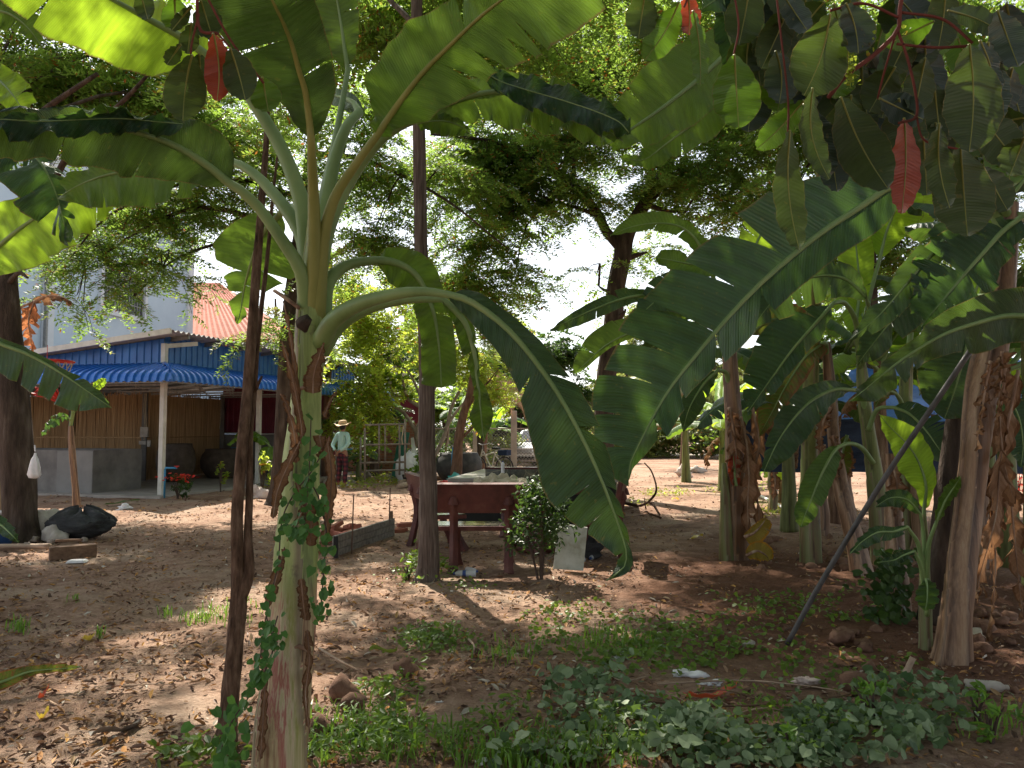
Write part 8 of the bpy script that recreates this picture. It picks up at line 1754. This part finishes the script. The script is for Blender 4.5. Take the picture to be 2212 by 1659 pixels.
    mb = MB(); mb.tube([(.108 * math.cos(a), .119 * math.sin(a), .02) for a in np.linspace(0, 6.283, 25)], .008, 5, cap=False); mb.build('hat_band', M['wood'], o)
person()
# ================================================================ GROUND LITTER AND PLANTS
def ghv(x, y):
    f = np.clip((24 - y) / 8, 0, 1)
    return (.018 * np.sin(x * 2.1 + 1.3) * np.sin(y * 1.7) + .010 * np.sin(x * 5.3 + y * 3.1) + .006 * np.sin(x * 11 + 2) * np.sin(y * 9.7)) * f
rg = np.random.default_rng(77)
def litter(n, y0, y1, xf, s0, s1, seed, label, aspect=.42, bias=None):
    rg = np.random.default_rng(seed)
    y = y0 * (y1 / y0) ** rg.random(n); x = rg.uniform(-1, 1, n) * xf * y
    cln = .5 + .5 * np.sin(x * 2.3 + 1.1 * np.sin(y * 1.9) + seed) * np.sin(y * 2.9 + np.sin(x * 3.1)) + .25 * np.sin(x * 7.7) * np.sin(y * 6.1)
    keep = rg.random(n) < np.where(x > .18 * y, .45, 1.0) * np.clip(.12 + 1.1 * cln, 0, 1)
    x, y = x[keep], y[keep]; n = len(x)
    z = ghv(x, y) + rg.uniform(.004, .016, n)
    nrm = rg.normal(0, .38, (n, 3)) + [0, 0, 1]
    o = leafpatch('leaf_litter', np.stack([x, y, z], 1), nrm, rg.uniform(s0, s1, n), 'litter', seed, 'oval', label, aspect=aspect, cup=.22, cat='fallen leaves')
litter(30000, 2.6, 14, .72, .010, .024, 1, 'small brown and orange fallen leaves strewn over the near earth')
litter(7000, 2.6, 12, .72, .022, .042, 2, 'larger dry fallen leaves strewn over the near earth', .36)
litter(5000, 13, 26, .6, .02, .05, 3, 'fallen leaves strewn over the sunlit yard')
# small pale grit
n = 5000; y = 2.6 * (5) ** rg.random(n); x = rg.uniform(-.7, .7, n) * y
leafpatch('grit', np.stack([x, y, ghv(x, y) + .006], 1), rg.normal(0, .5, (n, 3)) + [0, 0, 1], rg.uniform(.002, .006, n), 'litter', 5, 'diamond', 'pale grit and seed husks on the earth', aspect=.8, cat='grit')
DENS = {11: .36, 12: .34, 13: .7, 14: .6, 15: .8, 18: .8}
def patch(name, label, cells, mat, seed, shape, s0, s1, z0, z1, asp=.9, cup=.12, tilt=.4, cat='ground cover'):
    rg = np.random.default_rng(seed); PX = []
    for (cx_, cy_, rx, ry, n) in cells:
        n = int(n * DENS.get(seed, .6)); a = rg.uniform(0, 6.28, n); r = np.sqrt(rg.random(n)) ; wob = 1 + .3 * np.sin(a * 3 + seed) * np.cos(a * 5)
        for px, py in zip(cx_ + np.cos(a) * r * rx * wob, cy_ + np.sin(a) * r * ry * wob): PX.append(tuple(G(px, max(py, 1000))))
    p = np.array(PX); p[:, 0] += rg.normal(0, .04, len(p)); p[:, 1] += rg.normal(0, .06, len(p))
    cl = .5 + .5 * np.sin(p[:, 0] * 7 + seed) * np.sin(p[:, 1] * 6 + 1)
    hole = np.sin(p[:, 0] * 4.1 + seed * 2) * np.sin(p[:, 1] * 3.7 + 2) + .5 * np.sin(p[:, 0] * 11) * np.sin(p[:, 1] * 9); kp = hole + rg.normal(0, .25, len(p)) > -.55; p = p[kp]; cl = cl[kp]
    p[:, 2] = ghv(p[:, 0], p[:, 1]) + rg.uniform(z0, z1, len(p)) * (.5 + .8 * cl)
    nrm = rg.normal(0, tilt, (len(p), 3)) + [0, -.35, 1]
    leafpatch(name, p, nrm, rg.uniform(s0, s1, len(p)), mat, seed, shape, label, aspect=asp, cup=cup, cat=cat)
patch('ground_cover', 'dense grey green round leaved ground cover at lower right', [(1350, 1570, 180, 50, 900), (1600, 1600, 230, 60, 1500), (1850, 1600, 200, 60, 1200), (1950, 1520, 120, 40, 420), (1240, 1500, 80, 40, 300), (1500, 1650, 500, 30, 1200), (2000, 1560, 120, 40, 400), (1300, 1470, 90, 25, 220)], 'cover', 11, 'round', .010, .036, .02, .13, tilt=.6)
patch('ground_cover', 'small fresh green leaves mixed into the grey green ground cover', [(1400, 1600, 260, 60, 900), (1800, 1580, 260, 60, 900), (1600, 1530, 300, 30, 300)], 'foliage_mid', 19, 'oval', .008, .022, .02, .12, .5, tilt=.6)
patch('ground_cover', 'low green weeds spreading across the middle ground right of centre', [(1330, 1385, 200, 45, 1600), (1480, 1400, 200, 50, 1500), (1240, 1340, 120, 40, 600), (1620, 1420, 140, 40, 600), (1750, 1330, 180, 30, 900), (1870, 1300, 90, 40, 500), (1400, 1440, 160, 30, 700), (1800, 1450, 200, 30, 500), (1660, 1300, 120, 14, 260)], 'foliage_mid', 12, 'round', .010, .024, .01, .07)
patch('ground_cover', 'small weed patch left of the white curved root', [(930, 1385, 62, 34, 620), (960, 1400, 70, 26, 300), (880, 1250, 60, 22, 120), (1000, 1270, 60, 14, 90)], 'foliage_mid', 13, 'round', .008, .02, .01, .08)
patch('ground_cover', 'weeds at the foot of the big banana plant on its right side', [(830, 1500, 60, 30, 300), (840, 1580, 130, 40, 700), (760, 1630, 120, 30, 500), (1000, 1600, 120, 30, 300), (1080, 1560, 80, 30, 200), (900, 1440, 30, 20, 60)], 'foliage_mid', 14, 'oval', .012, .026, .01, .09, .5)
patch('ground_cover', 'leafy weeds at the bottom edge left of the big banana stem', [(400, 1650, 60, 16, 120), (470, 1640, 30, 14, 60)], 'foliage_mid', 15, 'oval', .018, .034, .02, .08, .5)
patch('ground_cover', 'sunlit weeds on the yard behind the bench', [(810, 1040, 55, 14, 900), (870, 1035, 60, 10, 600), (760, 1050, 40, 8, 300), (560, 1068, 14, 6, 60)], 'canopy_y', 16, 'oval', .03, .06, .02, .14, .4)
patch('ground_cover', 'sunlit grass patches beyond the fallen branch', [(1440, 1068, 60, 8, 500), (1380, 1090, 30, 8, 120), (1660, 1112, 40, 12, 260), (1620, 1050, 60, 16, 500), (1560, 1062, 50, 8, 200)], 'canopy_y', 17, 'oval', .02, .05, .02, .12, .3)
patch('ground_cover', 'creeping weeds round the foot of the grey trunk', [(900, 1240, 30, 14, 110), (950, 1246, 34, 12, 130), (925, 1225, 44, 24, 90)], 'foliage_mid', 18, 'oval', .02, .04, .02, .22, .45)
# blades of grass
def grass(label, cells, seed, h0, h1, mat='grass'):
    rg = np.random.default_rng(seed); V, F, Rn = [], [], []
    for cx_, cy_, rx, ry, n in cells:
        for _ in range(n):
            b = G(cx_ + rg.normal(0, rx * .5), cy_ + rg.normal(0, ry * .5)); b = np.array(b); h = rg.uniform(h0, h1); a = rg.uniform(0, 6.28); d = np.array([math.cos(a), math.sin(a), 0]); w = np.array([-d[1], d[0], 0]) * h * .045; l = rg.uniform(.2, .8)
            k = len(V); V += [b - w, b + w, b + d * h * l * .4 + [0, 0, h * .6] + w * .8, b + d * h * l * .4 + [0, 0, h * .6] - w * .8, b + d * h * l + [0, 0, h * .85 * (1 - l * .3)]]
            V.append(V[-1]); F += [(k, k + 1, k + 2, k + 3), (k + 3, k + 2, k + 4, k + 5)]; r = rg.random(); Rn += [r] * 6
    o = bpy.data.objects.new('grass', npmesh('grass', np.array(V), np.array(F), M[mat], False, rnd=Rn)); link(o); tag(o, label, 'grass', None, 'stuff')
grass('grass blades growing among the weeds at the bottom', [(1150, 1640, 200, 40, 500), (1300, 1600, 200, 60, 300), (800, 1600, 200, 60, 500), (2150, 1560, 50, 40, 60), (1100, 1420, 100, 30, 120), (1320, 1390, 100, 30, 200)], 21, .04, .14)
grass('sparse grass tufts on the bare earth at left', [(500, 1330, 70, 24, 160), (430, 1340, 50, 14, 80), (360, 1330, 14, 6, 24), (215, 1372, 14, 8, 26), (40, 1360, 30, 14, 60), (520, 1300, 20, 10, 30), (700, 1240, 10, 6, 18), (160, 1300, 20, 8, 20)], 22, .04, .13)
# bright leafy weeds lower right: individual plants
for i, (x, y, w, h, n, lab) in enumerate(((1880, 1560, .22, .22, 40, 'bright green upright weed in the ground cover near the stuck stick'), (2140, 1600, .26, .20, 40, 'bright green leafy weed at the lower right corner'), (2110, 1560, .16, .18, 24, 'smaller bright green weed above the lower right corner one'), (1700, 1640, .2, .14, 20, 'bright green weed at the bottom edge among grey green leaves'), (880, 1250, .2, .16, 24, 'small leafy weed left of the grey trunk foot'))):
    g = G(x, y); b = g
    bush(lab, 1106 + g.x / g.y * FPX, 0, g.y, w, h, n, 'foliage_mid' if i != 1 else 'ban_weed', 600 + i, .032, 'weed', 'weed', stems=4, asp=.45) if False else bush(lab, 1106 + g.x / g.y * FPX, 0, g.y, w, h, n, 'grass', 600 + i, .034, 'weed', 'weed', stems=4, asp=.42)
# overhead boughs added to shade the near ground (mostly above the frame)
ov = empty('tree', (0, 0, 0), 'tree added for shade, its high boughs spread over the camera, trunk behind the viewer', 'tree')
mb = MB(); tpts = cv([Vector((-3.5, -3.0, 0)), Vector((-3.3, -2.6, 3)), Vector((-2.4, -1, 5.4)), Vector((-.5, 3, 6.6)), Vector((1, 7, 7.2))], 20); mb.tube(tpts, [.22 - .008 * i for i in range(20)], 10, noise=.06); mb.build('trunk', M['bark_dark'], ov, smooth=True)
bt = empty('tree', (0, 0, 0), 'dense unseen tree added behind the viewer and to the right to block skylight', 'tree')  # out of view, added only to deepen the shade
mb = MB(); tp2 = cv([Vector((7.5, -2.0, 0)), Vector((7.4, -1.8, 3)), Vector((6.5, 0, 5.5)), Vector((5, 2, 7))], 20); mb.tube(tp2, [.25 - .009 * i for i in range(20)], 10, noise=.06); mb.build('trunk', M['bark_dark'], bt, smooth=True)
crown(SHADE_AROUND, bt, [tp2], 92, 'foliage_dark', T=PIN_B, limb_r=.05, size=2.6, spr=9)
crown(SHADE_OVER, ov, [tpts], 91, 'canopy', limb_r=.05, size=1.7, spr=9)

# ================================================================ SKY, SUN, CAMERA
SUN_AZ, SUN_EL = -24.0, 50.0
w = bpy.data.worlds.new('World'); scene.world = w; w.use_nodes = True
nt = w.node_tree; bg = nt.nodes['Background']; sky = nt.nodes.new('ShaderNodeTexSky'); sky.sky_type = 'NISHITA'; sky.sun_disc = False
sky.sun_elevation = R(SUN_EL); sky.sun_rotation = R(SUN_AZ); sky.air_density = 1.0; sky.dust_density = 1.0; sky.ozone_density = 1.0
hs = nt.nodes.new('ShaderNodeHueSaturation'); hs.inputs['Saturation'].default_value = .35; nt.links.new(sky.outputs[0], hs.inputs['Color']); nt.links.new(hs.outputs[0], bg.inputs[0]); bg.inputs[1].default_value = SKYS
l = bpy.data.lights.new('sun', 'SUN'); l.energy = 5.0; l.angle = R(.53); l.color = (1, .93, .80)
so = bpy.data.objects.new('sun', l); col.objects.link(so)
d = Vector((math.sin(R(SUN_AZ)) * math.cos(R(SUN_EL)), math.cos(R(SUN_AZ)) * math.cos(R(SUN_EL)), math.sin(R(SUN_EL))))
so.rotation_euler = d.to_track_quat('Z', 'Y').to_euler(); so.location = (0, 0, 30)
cam = bpy.data.cameras.new('camera'); co = bpy.data.objects.new('camera', cam); col.objects.link(co)
co.location = (0, 0, CAMZ); co.rotation_euler = (R(90) + PITCH, 0, 0); cam.sensor_width = 36; cam.lens = 36 * FPX / 2212; cam.clip_end = 3000; cam.clip_start = .05
scene.camera = co
vs_ = scene.view_settings; vs_.view_transform = 'Standard'; vs_.look = 'None'; vs_.exposure = EXPO; vs_.gamma = 1.0; vs_.use_curve_mapping = False
